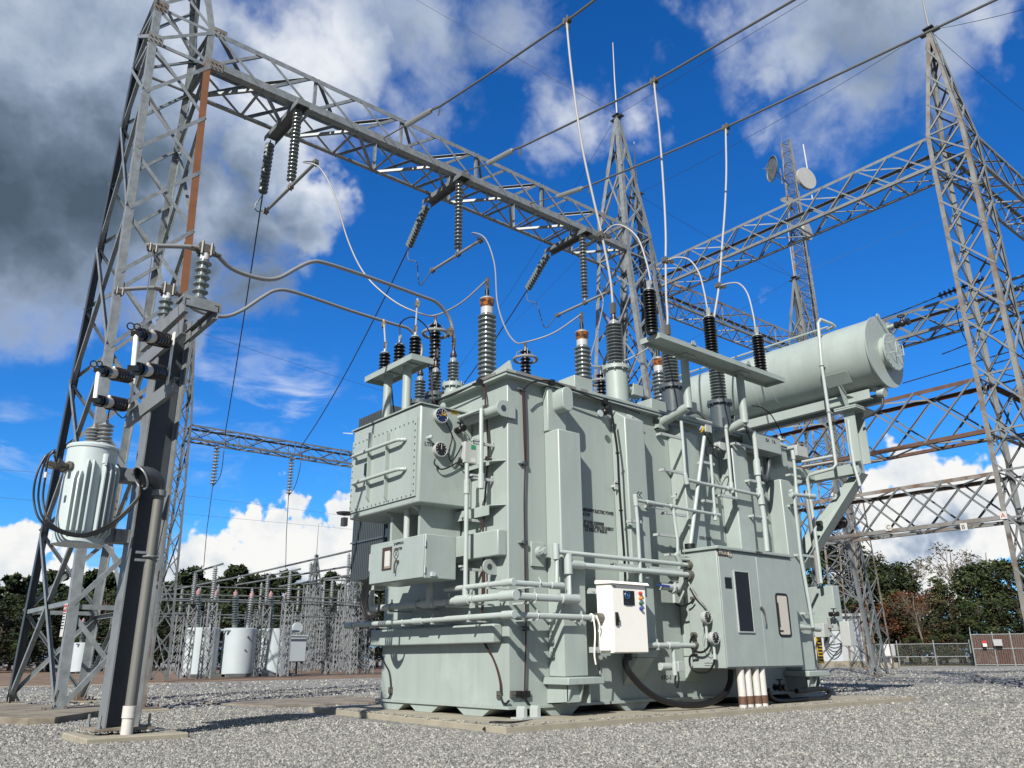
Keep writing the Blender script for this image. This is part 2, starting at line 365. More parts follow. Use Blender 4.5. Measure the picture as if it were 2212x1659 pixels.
# assemble (radiance is in the sky texture's own units, all scaled by one strength)
STR=.072;K=.65/STR
def mix(f,a,b):
    n=nd('ShaderNodeMix',data_type='RGBA');L.new(f,n.inputs[0])
    for i,x in ((6,a),(7,b)):
        if isinstance(x,tuple): n.inputs[i].default_value=x
        else: L.new(x,n.inputs[i])
    return n.outputs[2]
def scl(c,s):
    n=nd('ShaderNodeVectorMath',operation='SCALE');L.new(c,n.inputs[0]);n.inputs['Scale'].default_value=s;return n.outputs[0]
hs=nd('ShaderNodeHueSaturation');hs.inputs['Saturation'].default_value=1.30;hs.inputs['Hue'].default_value=.497;hs.inputs['Value'].default_value=1.0;L.new(sky.outputs[0],hs.inputs['Color'])
tn_=nd('ShaderNodeVectorMath',operation='MULTIPLY');L.new(hs.outputs[0],tn_.inputs[0]);tn_.inputs[1].default_value=(.44,.97,1.45)
sk=tn_.outputs[0]
sz_=nd('ShaderNodeSeparateXYZ');L.new(GV,sz_.inputs[0]);hz=mrange(sz_.outputs[2],.0,.16,.7,0.)
sk=mix(hz,sk,(.24*K,.52*K,.95*K,1))
c0=mix(ci,sk,(.85*K,.9*K,.97*K,1))
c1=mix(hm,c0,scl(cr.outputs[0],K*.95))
c2=mix(lm,c1,scl(cr2.outputs[0],K*.97))
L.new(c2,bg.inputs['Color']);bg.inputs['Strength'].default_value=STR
# ---------------------------------------------------------------- ground
def gravelmat(name,base,island=False):
    m=bpy.data.materials.new(name);m.use_nodes=True;n_=m.node_tree;NN=n_.nodes;LL=n_.links;p=NN['Principled BSDF'];p.inputs['Roughness'].default_value=.85
    p.inputs['Specular IOR Level'].default_value=.25
    g=NN.new('ShaderNodeNewGeometry');cr=NN.new('ShaderNodeValToRGB');e=cr.color_ramp.elements
    e[0].position=0;e[0].color=(base*.42,base*.42,base*.41,1);e[1].position=1;e[1].color=(base*1.65,base*1.62,base*1.55,1)
    for q,f,t in ((.3,.66,1),(.6,.96,1.0),(.85,1.3,.96)):
        k=e.new(q);k.color=(base*f,base*f*.98,base*f*(.93 if t==1 else .85),1)
    if island: LL.new(g.outputs['Random Per Island'],cr.inputs[0]);LL.new(cr.outputs[0],p.inputs['Base Color']);return m
    v=NN.new('ShaderNodeTexVoronoi');v.inputs['Scale'].default_value=30;LL.new(g.outputs['Position'],v.inputs['Vector'])
    bw=NN.new('ShaderNodeSeparateColor');LL.new(v.outputs['Color'],bw.inputs[0]);LL.new(bw.outputs[0],cr.inputs[0])
    nn=NN.new('ShaderNodeTexNoise');nn.inputs['Scale'].default_value=.35;nn.inputs['Detail'].default_value=5;LL.new(g.outputs['Position'],nn.inputs['Vector'])
    mr=NN.new('ShaderNodeMapRange');mr.inputs[1].default_value=.35;mr.inputs[2].default_value=.68;mr.inputs[3].default_value=.78;mr.inputs[4].default_value=1.12;LL.new(nn.outputs[0],mr.inputs[0])
    mx=NN.new('ShaderNodeVectorMath');mx.operation='SCALE';LL.new(cr.outputs[0],mx.inputs[0]);LL.new(mr.outputs[0],mx.inputs['Scale']);LL.new(mx.outputs[0],p.inputs['Base Color'])
    bp=NN.new('ShaderNodeBump');bp.inputs['Strength'].default_value=1;bp.inputs['Distance'].default_value=.02;bp.invert=True;LL.new(v.outputs['Distance'],bp.inputs['Height']);LL.new(bp.outputs[0],p.inputs['Normal'])
    return m
GRAV=gravelmat('gravel ground',.25);STONE=gravelmat('gravel stones',.235,True)
DIRT=mat('brown dirt',(.27,.19,.12),.95,0,.0,.9,col2=(.15,.085,.05),bump=.6,bs=20,n2=(.4,.6))
GRASS=leafmat('rough grass ground',(.05,.055,.02),(.09,.085,.035),(.16,.12,.06),.3)
struct('ground',B().add([(-900,-900,0),(1500,-900,0),(1500,1500,0),(-900,1500,0)],[(0,1,2,3)]),GRAV)
struct('dirt_ground',B().add([(-70,27,.004),(22,27,.004),(36,40,.004),(46,90,.004),(20,160,.004),(-120,160,.004)],[(0,1,2,3,4,5)]),DIRT)
struct('path',B().add([(-70,25.2,.006),(4,25.6,.006),(4,26.9,.006),(-70,26.6,.006)],[(0,1,2,3)]),mat('sandy strip',(.50,.42,.30),.9,0,.2,2,bump=.3))
def pad(name,pts,z,zt,m=CONC,jit=0):
    b=B();b.prism([(x,y,z) for x,y in pts],(0,0,zt-z));o=struct(name,b,m);md=o.modifiers.new('bevel','BEVEL');md.width=.012;md.segments=2;return o
pc=PZ(1092,1570,.08);pr=PZ(1880,1512,.08);pl=PZ(735,1529,.08)
pad('transformer_pad',[(pc.x,pc.y),(9.6,pc.y-.02),(9.7,4.6),(pl.x-.3,4.6),(pl.x-.25,pl.y)],-.2,.08)
def poly(px,z): 
    o=[];
    for x,y in px:
        p=PZ(x,y,z);o.append((p.x,p.y))
    return o
pad('slab_beside_transformer',[(-.5,6.4),(2.6,6.2),(2.6,9.5),(-1.0,8.9)],-.2,.03,CONCD)
pad('tower_strip_footing',poly([(-80,1521),(226,1523),(226,1533),(120,1549),(60,1551),(-80,1546)],.10),-.2,.10,CONCD)
for fx,fy in ((-4.165,6.97),(-2.695,6.97),(-4.165,11.39),(-2.695,11.39)): pad('tower_leg_footing',[(fx-.33,fy-.33),(fx+.33,fy-.33),(fx+.33,fy+.33),(fx-.33,fy+.33)],-.2,.048,CONC)
# stones
def stones():
    rng=np.random.default_rng(3);out=[];
    fh=V((FW.x,FW.y)).normalized();a0=math.atan2(fh.y,fh.x)
    for n,r0,r1,s in ((100000,6.6,11,.0155),(60000,11,17,.0185),(20000,17,28,.03),(14000,28,62,.05)):
        r=np.sqrt(rng.uniform(r0*r0,r1*r1,n));a=a0+rng.uniform(-.66,.66,n);x=CAM.x+r*np.cos(a);y=CAM.y+r*np.sin(a)
        ok=~((x>-1.15)&(x<9.8)&(y>pc.y-.08)&(y<4.6))&~((x>-1.1)&(x<2.7)&(y>6.1)&(y<9.5))&~((x>-5.95)&(x<-2.9)&(y>6.6)&(y<8.1))&~((abs(x-COLX)<.62)&(abs(y-COLY)<.62))&~((y>25)&(x<34))
        x=x[ok];y=y[ok];k=len(x);sz=s*rng.uniform(.5,1.25,k)
        out.append((x,y,sz))
    ex=[]
    for (ax,ay,bx,by,n) in ((pc.x,pc.y,9.5,pc.y,420),(pc.x,pc.y,pl.x-.25,pl.y,260),(COLX-.48,COLY-.62,COLX+.62,COLY-.62,90),(COLX-.48,COLY-.62,COLX-.48,COLY+.4,60)):
        t_=rng.uniform(0,1,n);d_=np.abs(rng.normal(0,.045,n));ex.append((ax+(bx-ax)*t_+d_*.8,ay+(by-ay)*t_+d_,rng.uniform(.010,.022,n)))
    nE_=sum(len(e[0]) for e in ex);out+=ex
    x=np.concatenate([o[0] for o in out]);y=np.concatenate([o[1] for o in out]);sz=np.concatenate([o[2] for o in out]);n=len(x)
    base=np.array([(1,0,0),(0,1,0),(-1,0,0),(0,-1,0),(0,0,1),(0,0,-1),(.6,.6,.5),(-.6,-.5,.55)])
    base=np.array([(1,-.2,-.1),(.25,1,-.1),(-1,.3,-.1),(-.3,-1,-.1),(.3,.2,.8),(-.35,-.25,.75)])
    fs=np.array([(0,1,4),(1,2,5),(1,5,4),(2,3,5),(3,0,4),(3,4,5)])
    th=rng.uniform(0,6.28,n);c,s_=np.cos(th),np.sin(th);sx=sz*rng.uniform(.7,1.35,n);sy=sz*rng.uniform(.6,1.1,n);szz=sz*rng.uniform(.5,1.1,n)
    P=base[None]*np.stack([sx,sy,szz],1)[:,None,:]+rng.normal(0,.18,(n,6,3))*sz[:,None,None]
    X=P[...,0]*c[:,None]-P[...,1]*s_[:,None]+x[:,None];Y=P[...,0]*s_[:,None]+P[...,1]*c[:,None]+y[:,None];Z=P[...,2]+sz[:,None]*.15+.002;Z[-nE_:]+=.085
    vs=np.stack([X,Y,Z],2).reshape(-1,3);ff=(fs[None]+6*np.arange(n)[:,None,None]).reshape(-1)
    me=bpy.data.meshes.new('gravel_stones');me.vertices.add(len(vs));me.vertices.foreach_set('co',vs.ravel());me.loops.add(len(ff));me.loops.foreach_set('vertex_index',ff.astype(np.int32))
    nf=len(ff)//3;me.polygons.add(nf);me.polygons.foreach_set('loop_start',np.arange(nf,dtype=np.int32)*3);me.polygons.foreach_set('loop_total',np.full(nf,3,dtype=np.int32));me.update();me.validate()
    me.materials.append(STONE);o=bpy.data.objects.new('gravel_stones',me);COL.objects.link(o);o['kind']='stuff';o['label']='loose grey crushed stones covering the yard in front';
COLX,COLY=-4.45,1.95
stones()
# ---------------------------------------------------------------- trees
def gp(px,dist,py=1425):
    d=ray(px,py);h=math.hypot(d.x,d.y);return V((CAM.x+d.x/h*dist,CAM.y+d.y/h*dist,0))
def ztopf(px,py,dist):
    d=ray(px,py);return H+d.z/math.hypot(d.x,d.y)*dist
def leaf_cloud(b,c,rad,n,size,rng,flat=1.):
    for i in range(n):
        d=V((rng.gauss(0,1),rng.gauss(0,1),rng.gauss(0,1))).normalized()*rad*(rng.random()**.4);d.z*=flat
        p=c+d;u=V((rng.gauss(0,1),rng.gauss(0,1),rng.gauss(0,.7))).normalized();w=u.cross(V((rng.gauss(0,1),rng.gauss(0,1),rng.gauss(0,1)))).normalized()
        s=size*rng.uniform(.6,1.5);b.add([p-u*s,p+w*s*.45,p+u*s,p-w*s*.5],[(0,1,2,3)])
def tree(kind,h,seed,leaf,name,label,loc):
    rng=random.Random(seed);t=thing(name,label,'tree',loc);O=V(loc)
    tb=B();cb=B();lean=V((rng.uniform(-.04,.04),rng.uniform(-.04,.04),1))
    pts=[O+lean*(h*.96*i/6)+V((rng.uniform(-.12,.12),rng.uniform(-.12,.12),0))*(i>0) for i in range(7)]
    r0=.018*h
    tb.tube(pts,[r0*(1-.14*i) for i in range(7)],7)
    if kind=='pine':
        for i in range(34):
            f=rng.uniform(.22,.98);z=f*h;a=rng.uniform(0,6.28);ln=(1.05-f)*h*.36*rng.uniform(.5,1.2)+.35
            p0=O+lean*z;p1=p0+V((math.cos(a)*ln,math.sin(a)*ln,ln*.35))
            tb.tube([p0,p0.lerp(p1,.5)+V((0,0,-.05*ln)),p1],[.05,.035,.015],4)
            leaf_cloud(cb,p1,.075*h*rng.uniform(.7,1.25),80,.028*h,rng,.72)
            leaf_cloud(cb,p0.lerp(p1,.6),.06*h,45,.028*h,rng,.7)
        leaf_cloud(cb,O+lean*h*.97,.05*h,60,.02*h,rng,1.2)
    elif kind=='leafy':
        for i in range(34):
            f=rng.uniform(.10,.93);z=f*h;a=rng.uniform(0,6.28);wd=math.sin(math.pi*min(1,(f*.86+.12)))*.42*h;ln=wd*rng.uniform(.45,1.05)
            p0=O+lean*z*.85;p1=O+lean*z+V((math.cos(a)*ln,math.sin(a)*ln,.03*h))
            tb.tube([p0,p0.lerp(p1,.55)+V((0,0,.03*h)),p1],[.07,.04,.012],4)
            leaf_cloud(cb,p1,.085*h*rng.uniform(.7,1.35),95,.017*h,rng,.8)
    elif kind=='bare':
        def br(p,d,ln,r,k):
            q=p+d*ln;tb.tube([p,p.lerp(q,.5)+V((rng.gauss(0,.03),rng.gauss(0,.03),rng.gauss(0,.03)))*ln,q],[r,r*.8,r*.6],4)
            if k==0:
                if rng.random()<.55: leaf_cloud(cb,q,.03*h,6,.010*h,rng)
                return
            for _ in range(3):
                nd_=(d+V((rng.gauss(0,.42),rng.gauss(0,.42),rng.gauss(.12,.25)))).normalized();br(q,nd_,ln*rng.uniform(.58,.8),r*.62,k-1)
        for i in range(7):
            a=rng.uniform(0,6.28);br(O+lean*h*rng.uniform(.3,.6),V((math.cos(a)*.55,math.sin(a)*.55,.9)).normalized(),h*.17,.045,3)
    if not cb.v: cb.v=[];leaf_cloud(cb,O+lean*h*.8,.05*h,10,.01*h,rng)
    part('trunk',tb,BARK if kind!='bare' else TWIG,t);part('crown',cb,leaf,t,smooth=False);return t
# ================================================================ the big transformer
XF=thing('power_transformer','big grey green power transformer standing on its concrete pad in the middle of the yard','transformer',(0,0,.08))
ZT=5.02;LX=7.95;LY=3.4
tb=B().box((0,0,.21),(LX,LY,ZT));tank=part('tank',tb,PAINT,XF,bev=.015)
part('base_plate',B().box((-.06,-.06,.195),(LX+.06,LY+.06,.235)),PAINT,tank)
lid=part('lid',B().box((-.13,-.13,5.0),(LX+.13,LY+.13,5.045)).box((-.15,-.15,5.049),(LX+.15,LY+.15,5.10)),PAINT,XF,bev=.006)
b=B()
for x0,x1,y in ((.05,1.35,-.153),(1.45,1.62,-.153)): b.box((x0,y,5.052),(x1,y+.004,5.098))
b.box((-.154,.1,5.06),(-.150,.5,5.095));part('rust_streak',b,STAIN,lid)
b=B()
for x,y0,y1 in ((.0,-.10,.55),(1.55,-.08,.12),(3.55,-.08,.12)):pass
b.prism([(.02,-.08,5.102),(.02,.62,5.102),(.02,.62,5.16),(.02,-.02,5.30)],(.03,0,0))
part('corner_plate',b,PAINT,XF)
part('lid_box',B().box((1.42,-.05,5.102),(1.85,.35,5.36)),PAINT,XF,bev=.01);part('lid_box',B().box((3.35,-.05,5.102),(3.8,.3,5.33)),PAINT,XF,bev=.01)
# skid feet
for x in (.95,2.5,4.0,5.5,7.1):
    pb=B().prism([(x-.36,-.03,.193),(x+.36,-.03,.193),(x+.2,-.03,.083),(x-.2,-.03,.083)],(0,.6,0));part('skid',pb,PAINT,XF)
for y in (.78,2.05,3.0):
    pb=B().prism([(-.03,y-.42,.193),(-.03,y+.42,.193),(-.03,y+.22,.083),(-.03,y-.22,.083)],(.5,0,0));part('skid',pb,PAINT,XF)
part('underframe',B().box((.5,.5,.085),(7.5,3,.2)),DSTEEL,XF)
# jacking lug standing at the front corner
b=B();p=PZ(1130,1553,.09)
b.box((p.x-.05,p.y-.04,.082),(p.x+.34,p.y+.2,.105))
for dx in (0,.24):
    c=V((p.x+dx,p.y-.02,.105));b.prism([c,c+V((.055,0,0)),c+V((.055,0,.10)),c+V((.04,0,.14)),c+V((.015,0,.14)),c+V((0,0,.10))],(0,.16,0))
part('corner_foot',b,CLIPP,XF)
# vertical stiffeners on the long face
SX=(.75,2.30,3.80,5.30,6.85);SD=.33;SW=.48
for i,x in enumerate(SX):
    full=i in (0,4);z0=.60 if full else .86;z1=4.25 if full else 4.72
    if full:
        b=B().box((x,-SD,z0),(x+SW,.0,z1))
        b.box((x-.02,-.12,z1+.001),(x+SW*.8,.0,ZT-.03))
    else:
        b=B().prism([(x,0,ZT-.1),(x,-.03,ZT-.1),(x,-SD,z1),(x,-SD,z0),(x,0,z0-.0)],(SW,0,0))
        b.prism([(x,0,z0-.002),(x,-SD,z0-.002),(x,0,z0-.42)],(SW*.85,0,0))
    s=part('stiffener',b,PAINT,XF,bev=.02)
    if not full:
        part('gusset',B().prism([(x+SW*.55,-.02,ZT-.1),(x+SW*.55,-.30,4.78),(x+SW*.55,-.02,4.74)],(.02,0,0)),PAINT,s)
    if full:
        q=B().box((x-.12,-SD-.2,.50),(x+SW+.12,-.001,.598));part('jacking_pad',q,PAINT,XF,bev=.012)
        q=B().box((x+.05,-SD-.02,.25),(x+.07,-.001,.498)).box((x+SW-.1,-SD-.1,.25),(x+SW-.08,-.001,.498))
        q.prism([(x-.04,-.001,.498),(x-.04,-SD-.17,.498),(x-.04,-SD-.10,.28),(x-.04,-.001,.25)],(.02,0,0))
        q.prism([(x+SW*.4,-.001,.498),(x+SW*.4,-SD-.17,.498),(x+SW*.4,-SD-.10,.28),(x+SW*.4,-.001,.25)],(.02,0,0))
        q.box((x-.04,-SD-.10,.27),(x+SW*.4,-SD-.08,.498))
        part('jacking_bracket',q,PAINT,XF)
for i,(px,py,y) in enumerate(((1227,861,-.36),(1694,988,-.36))):
    c=PY(px,py,y);r=.115;h=.085;pts=[]
    for k in range(24):
        a=2*math.pi*k/24;pts.append(c+V((r*math.cos(a),0,r*math.sin(a)+(h if math.sin(a)>0 else -h))))
    part('oval_port',B().prism(pts,(0,-y-.01,0)),PAINT,XF,bev=.01)
# end face stiffeners
def E(px,py,off=0): return PX(px,py,-off)
def Lf(px,py,off=0): return PY(px,py,-off)
z=E(1096,1387.6,.16).z
b=B().box((-.17,.14,z),(-.001,3.52,z+.26));b.prism([(-.17,.14,z),(-.17,.14,z+.26),(-.001,.02,z+.26),(-.001,.02,z)],(0,.0001,0)) if 0 else None
part('end_stiffener',b,PAINT,XF,bev=.02)
za,zb=E(1092,1197,.16).z,E(1092,1139,.16).z
part('end_stiffener',B().box((-.17,.03,za),(-.001,3.3,zb)),PAINT,XF,bev=.02)
for py,hh in ((989,.03),(1095,.15)):
    z=E(1095,py,.1).z;b=B().prism([(-.001,.03,z+hh/2),(-.16,.25,z+hh/2),(-.16,3.2,z+hh/2),(-.001,3.2,z+hh/2)],(0,0,-.012))
    if hh>.1:b.box((-.16,.26,z-hh/2),(-.148,3.2,z+hh/2-.013))
    else: b.box((-.16,.26,z-.05),(-.15,3.2,z))
    part('end_stiffener',b,PAINT,XF)
# near-bottom channel bracket on the end face
c0,c1=E(930,1558,.12),E(1002,1552,.12)
part('tow_bracket',B().box((-.14,c1.y,c0.z+.045),(-.001,c0.y,c0.z+.055)).box((-.14,c1.y,c0.z-.055),(-.001,c0.y,c0.z-.045)).box((-.14,c1.y,c0.z-.044),(-.13,c1.y+.42*(c0.y-c1.y)*1.2,c0.z+.044)),PAINT,XF)
# trunnion and lugs
c=PY(1094,884,-.03)
b=B();l,r_=PY(1075,884,-.03).x,PY(1112,884,-.03).x;zz=c.z
ring=[V((l+.10,-.05,zz))+V((.13*math.cos(a),0,.13*math.sin(a))) for a in [R(90+i*20) for i in range(10)]]
b.prism(ring+[V((r_,-.05,zz-.13)),V((r_,-.05,zz+.10)),V((l+.2,-.05,zz+.13))],(0,.03,0));pl_=part('trunnion_plate',b,PAINT,XF,bev=.004)
part('hole',B().cyl((l+.10,-.054,zz),(l+.10,-.048,zz),.05,20),DSTEEL,pl_)
part('trunnion',B().cyl((-.14,-.02,zz),(-.14,.85,zz),.085,20),PAINT,XF)
def lug(c,n,r=.12,hole=.04,down=.1):
    c=V(c);n=V(n);u=V((0,0,1)).cross(n).normalized();b=B()
    pts=[c+u*(r*math.cos(a))+V((0,0,r*math.sin(a))) for a in [R(-10+i*20) for i in range(11)]]+[c-u*r+V((0,0,-down)),c+u*r+V((0,0,-down))]
    b.prism(pts,n*.03);o=part('lifting_lug',b,PAINT,XF,bev=.004);part('hole',B().cyl(c+n*.028,c+n*.034,hole,18),DSTEEL,o);return o
q=E(1068,1225,.05);b=B();cc=V((-.14,q.y,q.z))
b.prism([cc+V((math.cos(a)*.11,0,math.sin(a)*.11)) for a in [R(90+i*20) for i in range(10)]]+[V((-.001,q.y,q.z-.11)),V((-.001,q.y,q.z+.11))],(0,.03,0));o=part('lifting_lug',b,PAINT,XF)
part('hole',B().cyl(cc+V((0,-.004,0)),cc+V((0,.001,0)),.045,18),DSTEEL,o)
lug((-.15,1.95,5.02),(-1,0,0),.10,.035,.12)
# round valve cover on the long face by the corner
q=Lf(1161,1196,.02);b=B().box((q.x-.13,-.035,q.z-.19),(q.x+.13,-.001,q.z+.17));o=part('blank_cover',b,PAINT,XF,bev=.006)
q2=Lf(1164,1193,.05);b=B().cyl(q2,q2+V((0,-.09,0)),.085,24);b.bar(q2+V((-.08,-.11,-.03)),q2+V((.05,-.11,.05)),.05,.04,(0,1,0));b.cyl(q2+V((0,-.08,0)),q2+V((0,-.14,0)),.04,12);part('plug',b,PAINT,o)
# gasket frame / drain valve near top
def valve(c,ax,m,par,s=1.,wheel=(0,0,1)):
    c=V(c);ax=V(ax).normalized();w=V(wheel);b=B()
    b.cyl(c,c+ax*.05*s,.06*s,14).cyl(c+ax*.05*s,c+ax*.2*s,.035*s,12).cyl(c+ax*.2*s,c+ax*.24*s,.06*s,14);m_=c+ax*.12*s
    b.sphere(m_,.062*s,12);b.cyl(m_,m_+w*.13*s,.018*s,8);b.torus(m_+w*.13*s,w,.055*s,.011*s,16,6)
    return part('valve',b,m,par)
q=Lf(1352-28,897,.0);valve(Lf(1296,893,.02),(0,-1,0),BLKM,XF,1.0)
q=Lf(1296,893,.22);part('valve_cap',B().cyl(q,q+V((.0,-.02,0)),.06,14),PTANK,XF)
# ---------------------------------------------------------------- HV turrets and bushings
def bushing(base,r_t,h_t,h_i,n,rs,mt=PAINT,mi=PORC,rod=.35,label=None,box=0,pinkcap=0):
    bs=V(base);o=part('bushing',B().cyl(bs,bs+V((0,0,h_t)),r_t,28),mt,XF,label)
    f=B().cyl(bs+V((0,0,h_t+.001)),bs+V((0,0,h_t+.035)),r_t*1.28,28).cyl(bs+V((0,0,h_t+.035)),bs+V((0,0,h_t+.075)),r_t*1.24,28)
    for k in range(10):
        a=2*math.pi*k/10;p=bs+V((math.cos(a)*r_t*1.2,math.sin(a)*r_t*1.2,h_t-.03));f.cyl(p,p+V((0,0,.13)),.012,6)
    part('base_flange',B().cyl(bs+V((0,0,.001)),bs+V((0,0,.03)),r_t*1.25,28),mt,o)
    part('flange',f,mt,o)
    i0=bs+V((0,0,h_t+.08));part('insulator',B().cyl(i0,i0+V((0,0,.06)),rs*.55,18).sheds(i0+V((0,0,.06)),i0+V((0,0,.06+h_i)),rs*.62,rs,n,22),mi,o)
    t=i0+V((0,0,.06+h_i))
    tm=B().lathe(t,(0,0,1),[(0,rs*.62),(.05,rs*.62),(.08,rs*.3),(.11,rs*.28)],16);part('cap',tm,PORCL,o)
    st=B().lathe(t+V((0,0,.1)),(0,0,1),[(0,.06),(.04,.06),(.05,.045),(.10,.04),(.11,.026),(.10+rod*.3,.026)],12);part('stud',st,STUDB,o)
    pd=B().box(t+V((-.012,-.045,.12+rod*.3)),t+V((.012,.045,.3+rod*.3)))
    for dz in (.18,.25):
        for dy in (-.02,.02): pd.cyl(t+V((-.03,dy,dz+rod*.3)),t+V((.03,dy,dz+rod*.3)),.012,6)
    part('terminal_pad',pd,CLAMP,o)
    if box:
        q=bs+V((r_t*.2,-r_t*.0,h_t*.62));part('ct_box',B().cyl(q+V((r_t*.6,0,0)),q+V((r_t+.1,0,0)),.085,14).box(q+V((r_t+.08,-.11,-.11)),q+V((r_t+.36,.11,.11))),mt,o,bev=.008)
    return o,t+V((0,0,.3+rod*.3))
HV=[]
for i,(x,pt) in enumerate(((2.97,690),(4.57,730),(6.10,790))):
    zt=(5.98,5.95,5.92)[i]
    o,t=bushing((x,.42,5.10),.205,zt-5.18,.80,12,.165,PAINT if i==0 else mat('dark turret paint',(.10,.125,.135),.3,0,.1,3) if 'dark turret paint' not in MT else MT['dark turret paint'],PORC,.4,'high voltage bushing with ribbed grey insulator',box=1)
    HV.append(t)
# secondary bushings next to the tap changer
LV=[]
for i,(y,z) in enumerate(((1.95,5.42),(2.50,5.38),(3.02,5.36))):
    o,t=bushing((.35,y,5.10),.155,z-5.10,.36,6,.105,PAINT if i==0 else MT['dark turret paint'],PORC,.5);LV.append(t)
# tall bushings with amber oil cups
TB=[]
for i,x in enumerate((1.62,4.30,6.88)):
    bs=V((x,2.6,5.1));zt=7.74-i*.03
    o=part('oil_cup_bushing',B().cyl(bs,bs+V((0,0,.12)),.2,20),PAINT,XF)
    part('insulator',B().sheds(bs+V((0,0,.12)),V((x,2.6,zt-.33)),.135,.185,22,24).cyl((x,2.6,zt-.33),(x,2.6,zt-.2),.12,22),PORC,o)
    part('collar',B().cyl((x,2.6,zt-.32),(x,2.6,zt-.18),.128,24),mat('dull white collar',(.52,.54,.54),.4,0,.1,20) if 'dull white collar' not in MT else MT['dull white collar'],o)
    part('oil_cup',B().lathe((x,2.6,zt-.185),(0,0,1),[(0,.125),(.03,.14),(.17,.155),(.175,.155)],28),AMBER,o)
    c=B().lathe((x,2.6,zt-.01),(0,0,1),[(0,.158),(.03,.15),(.06,.10),(.09,.05)],24);part('cap',c,ALU,o)
    part('stud',B().cyl((x,2.6,zt+.06),(x,2.6,zt+.22),.045,12).cyl((x,2.6,zt+.2),(x,2.6,zt+.26),.03,10),BLKM,o)
    part('terminal_pad',B().box((x-.012,2.55,zt+.24),(x+.012,2.65,zt+.5)).cyl((x-.03,2.58,zt+.36),(x+.03,2.58,zt+.36),.02,8).cyl((x-.03,2.62,zt+.42),(x+.03,2.62,zt+.42),.02,8),CLAMP,o)
    TB.append(V((x,2.6,zt+.45)))
# ringed arresters on the far side
AR=[]
for (px,pt,pb) in ((941,700,850),(1135,757,815),(1298,808,845)):
    t=PY(px,pt,3.75);zb=4.9
    o=part('ringed_arrester',B().sheds((t.x,3.75,zb),(t.x,3.75,t.z),.075,.12,int((t.z-zb)/.085),20),POLY,XF)
    rg=B().torus((t.x,3.75,t.z-.22),(0,0,1),.26,.033,32,8)
    for a in (0,2.1,4.2):
        d=V((math.cos(a),math.sin(a),0));rg.tube([V((t.x,3.75,t.z+.02))+d*.05,V((t.x,3.75,t.z-.02))+d*.2,V((t.x,3.75,t.z-.22))+d*.25],.011,6)
    part('grading_ring',rg,ALU,o)
    part('terminal_pad',B().cyl((t.x,3.75,t.z),(t.x,3.75,t.z+.09),.05,12,.03).box((t.x-.012,3.71,t.z+.08),(t.x+.012,3.79,t.z+.2)),CLAMP,o)
    AR.append(V((t.x,3.75,t.z+.17)))
    part('arrester_stand',B().box((t.x-.12,3.41,zb-.03),(t.x+.12,3.9,zb)),PAINT,XF)
# ---------------------------------------------------------------- arrester shelf over the long face
a1=PY(1425,913,-.02);a2=PY(1541,944,-.02)
e1=PX(1486.6,879,a1.x);e2=PX(1608,910.7,a2.x)
yF=(e1.y+e2.y)/2
t1=PX(1483,770,a1.x)
zs=t1.z+.02
s0=PZ(1425,720,zs);s1=PZ(1680,823,zs);s2=PZ(1388,738,zs)
y0,y1=s0.y,s2.y;x0,x1=s0.x,s1.x
if abs(y1-y0)>.6 or y1<y0: y1=y0+.42
yc=(y0+y1)/2
b=B().box((x0,y0,zs),(x1,y1,zs+.02)).box((x0,y0,zs-.07),(x1,y0+.012,zs-.001)).box((x0,y1-.012,zs-.07),(x1,y1,zs-.001)).box((x0,y0+.013,zs-.07),(x0+.012,y1-.013,zs-.001)).box((x1-.012,y0+.013,zs-.07),(x1,y1-.013,zs-.001))
shelf=part('arrester_shelf',b,PAINT,XF)
for a,e in ((a1,e1),(a2,e2)):
    el=V((a.x,e.y,e.z));wl=V((a.x,-.1,a.z));tp=V((a.x,e.y,zs-.002))
    b=B().tube([wl,el],.085,18).tube([el+V((0,.0,-.03)),tp],.075,18);b.box(tp+V((-.15,-.14,-.02)),tp+V((.15,.14,0)))
    b.box((a.x-.13,-.11,a.z-.14),(a.x+.13,-.09,a.z+.14)).box((a.x-.14,-.09,a.z-.15),(a.x-.12,-.001,a.z+.15)).box((a.x+.12,-.09,a.z-.15),(a.x+.14,-.001,a.z+.15)).box((a.x-.14,-.1,a.z-.15),(a.x+.14,-.001,a.z-.13))
    part('shelf_post',b,PAINT,XF)
print('shelf',x0,x1,y0,y1,zs,'posts',a1,e1,a2,e2)
HA=[]
for px,pb,pt in ((1424,712,636),(1539,768,688),(1645,808,729)):
    c=PZ(px,pb,zs+.04);c.y=min(max(c.y,y0+.12),y1-.12);ht=PY(px-5,pt,c.y).z-zs
    o=part('surge_arrester',B().cyl((c.x,c.y,zs+.021),(c.x,c.y,zs+.06),.09,16).sheds((c.x,c.y,zs+.06),(c.x,c.y,zs+ht),.068,.115,13,22),POLY,XF)
    part('cap',B().lathe((c.x,c.y,zs+ht),(0,0,1),[(0,.10),(.015,.10),(.03,.04),(.07,.03)],16).box((c.x-.012,c.y-.04,zs+ht+.06),(c.x+.012,c.y+.04,zs+ht+.2)),PORCL,o);HA.append(V((c.x,c.y,zs+ht+.18)))
for px in (1502,1615):
    c=PZ(px,745 if px<1550 else 790,zs);lx=c.x;b=B();c=V((lx,y0-.001,zs+.03))
    b.prism([c+V((math.cos(a)*.06,0,math.sin(a)*.06)) for a in [R(-20+i*22) for i in range(11)]],(0,-.015,0));part('lifting_lug',b,PAINT,shelf)
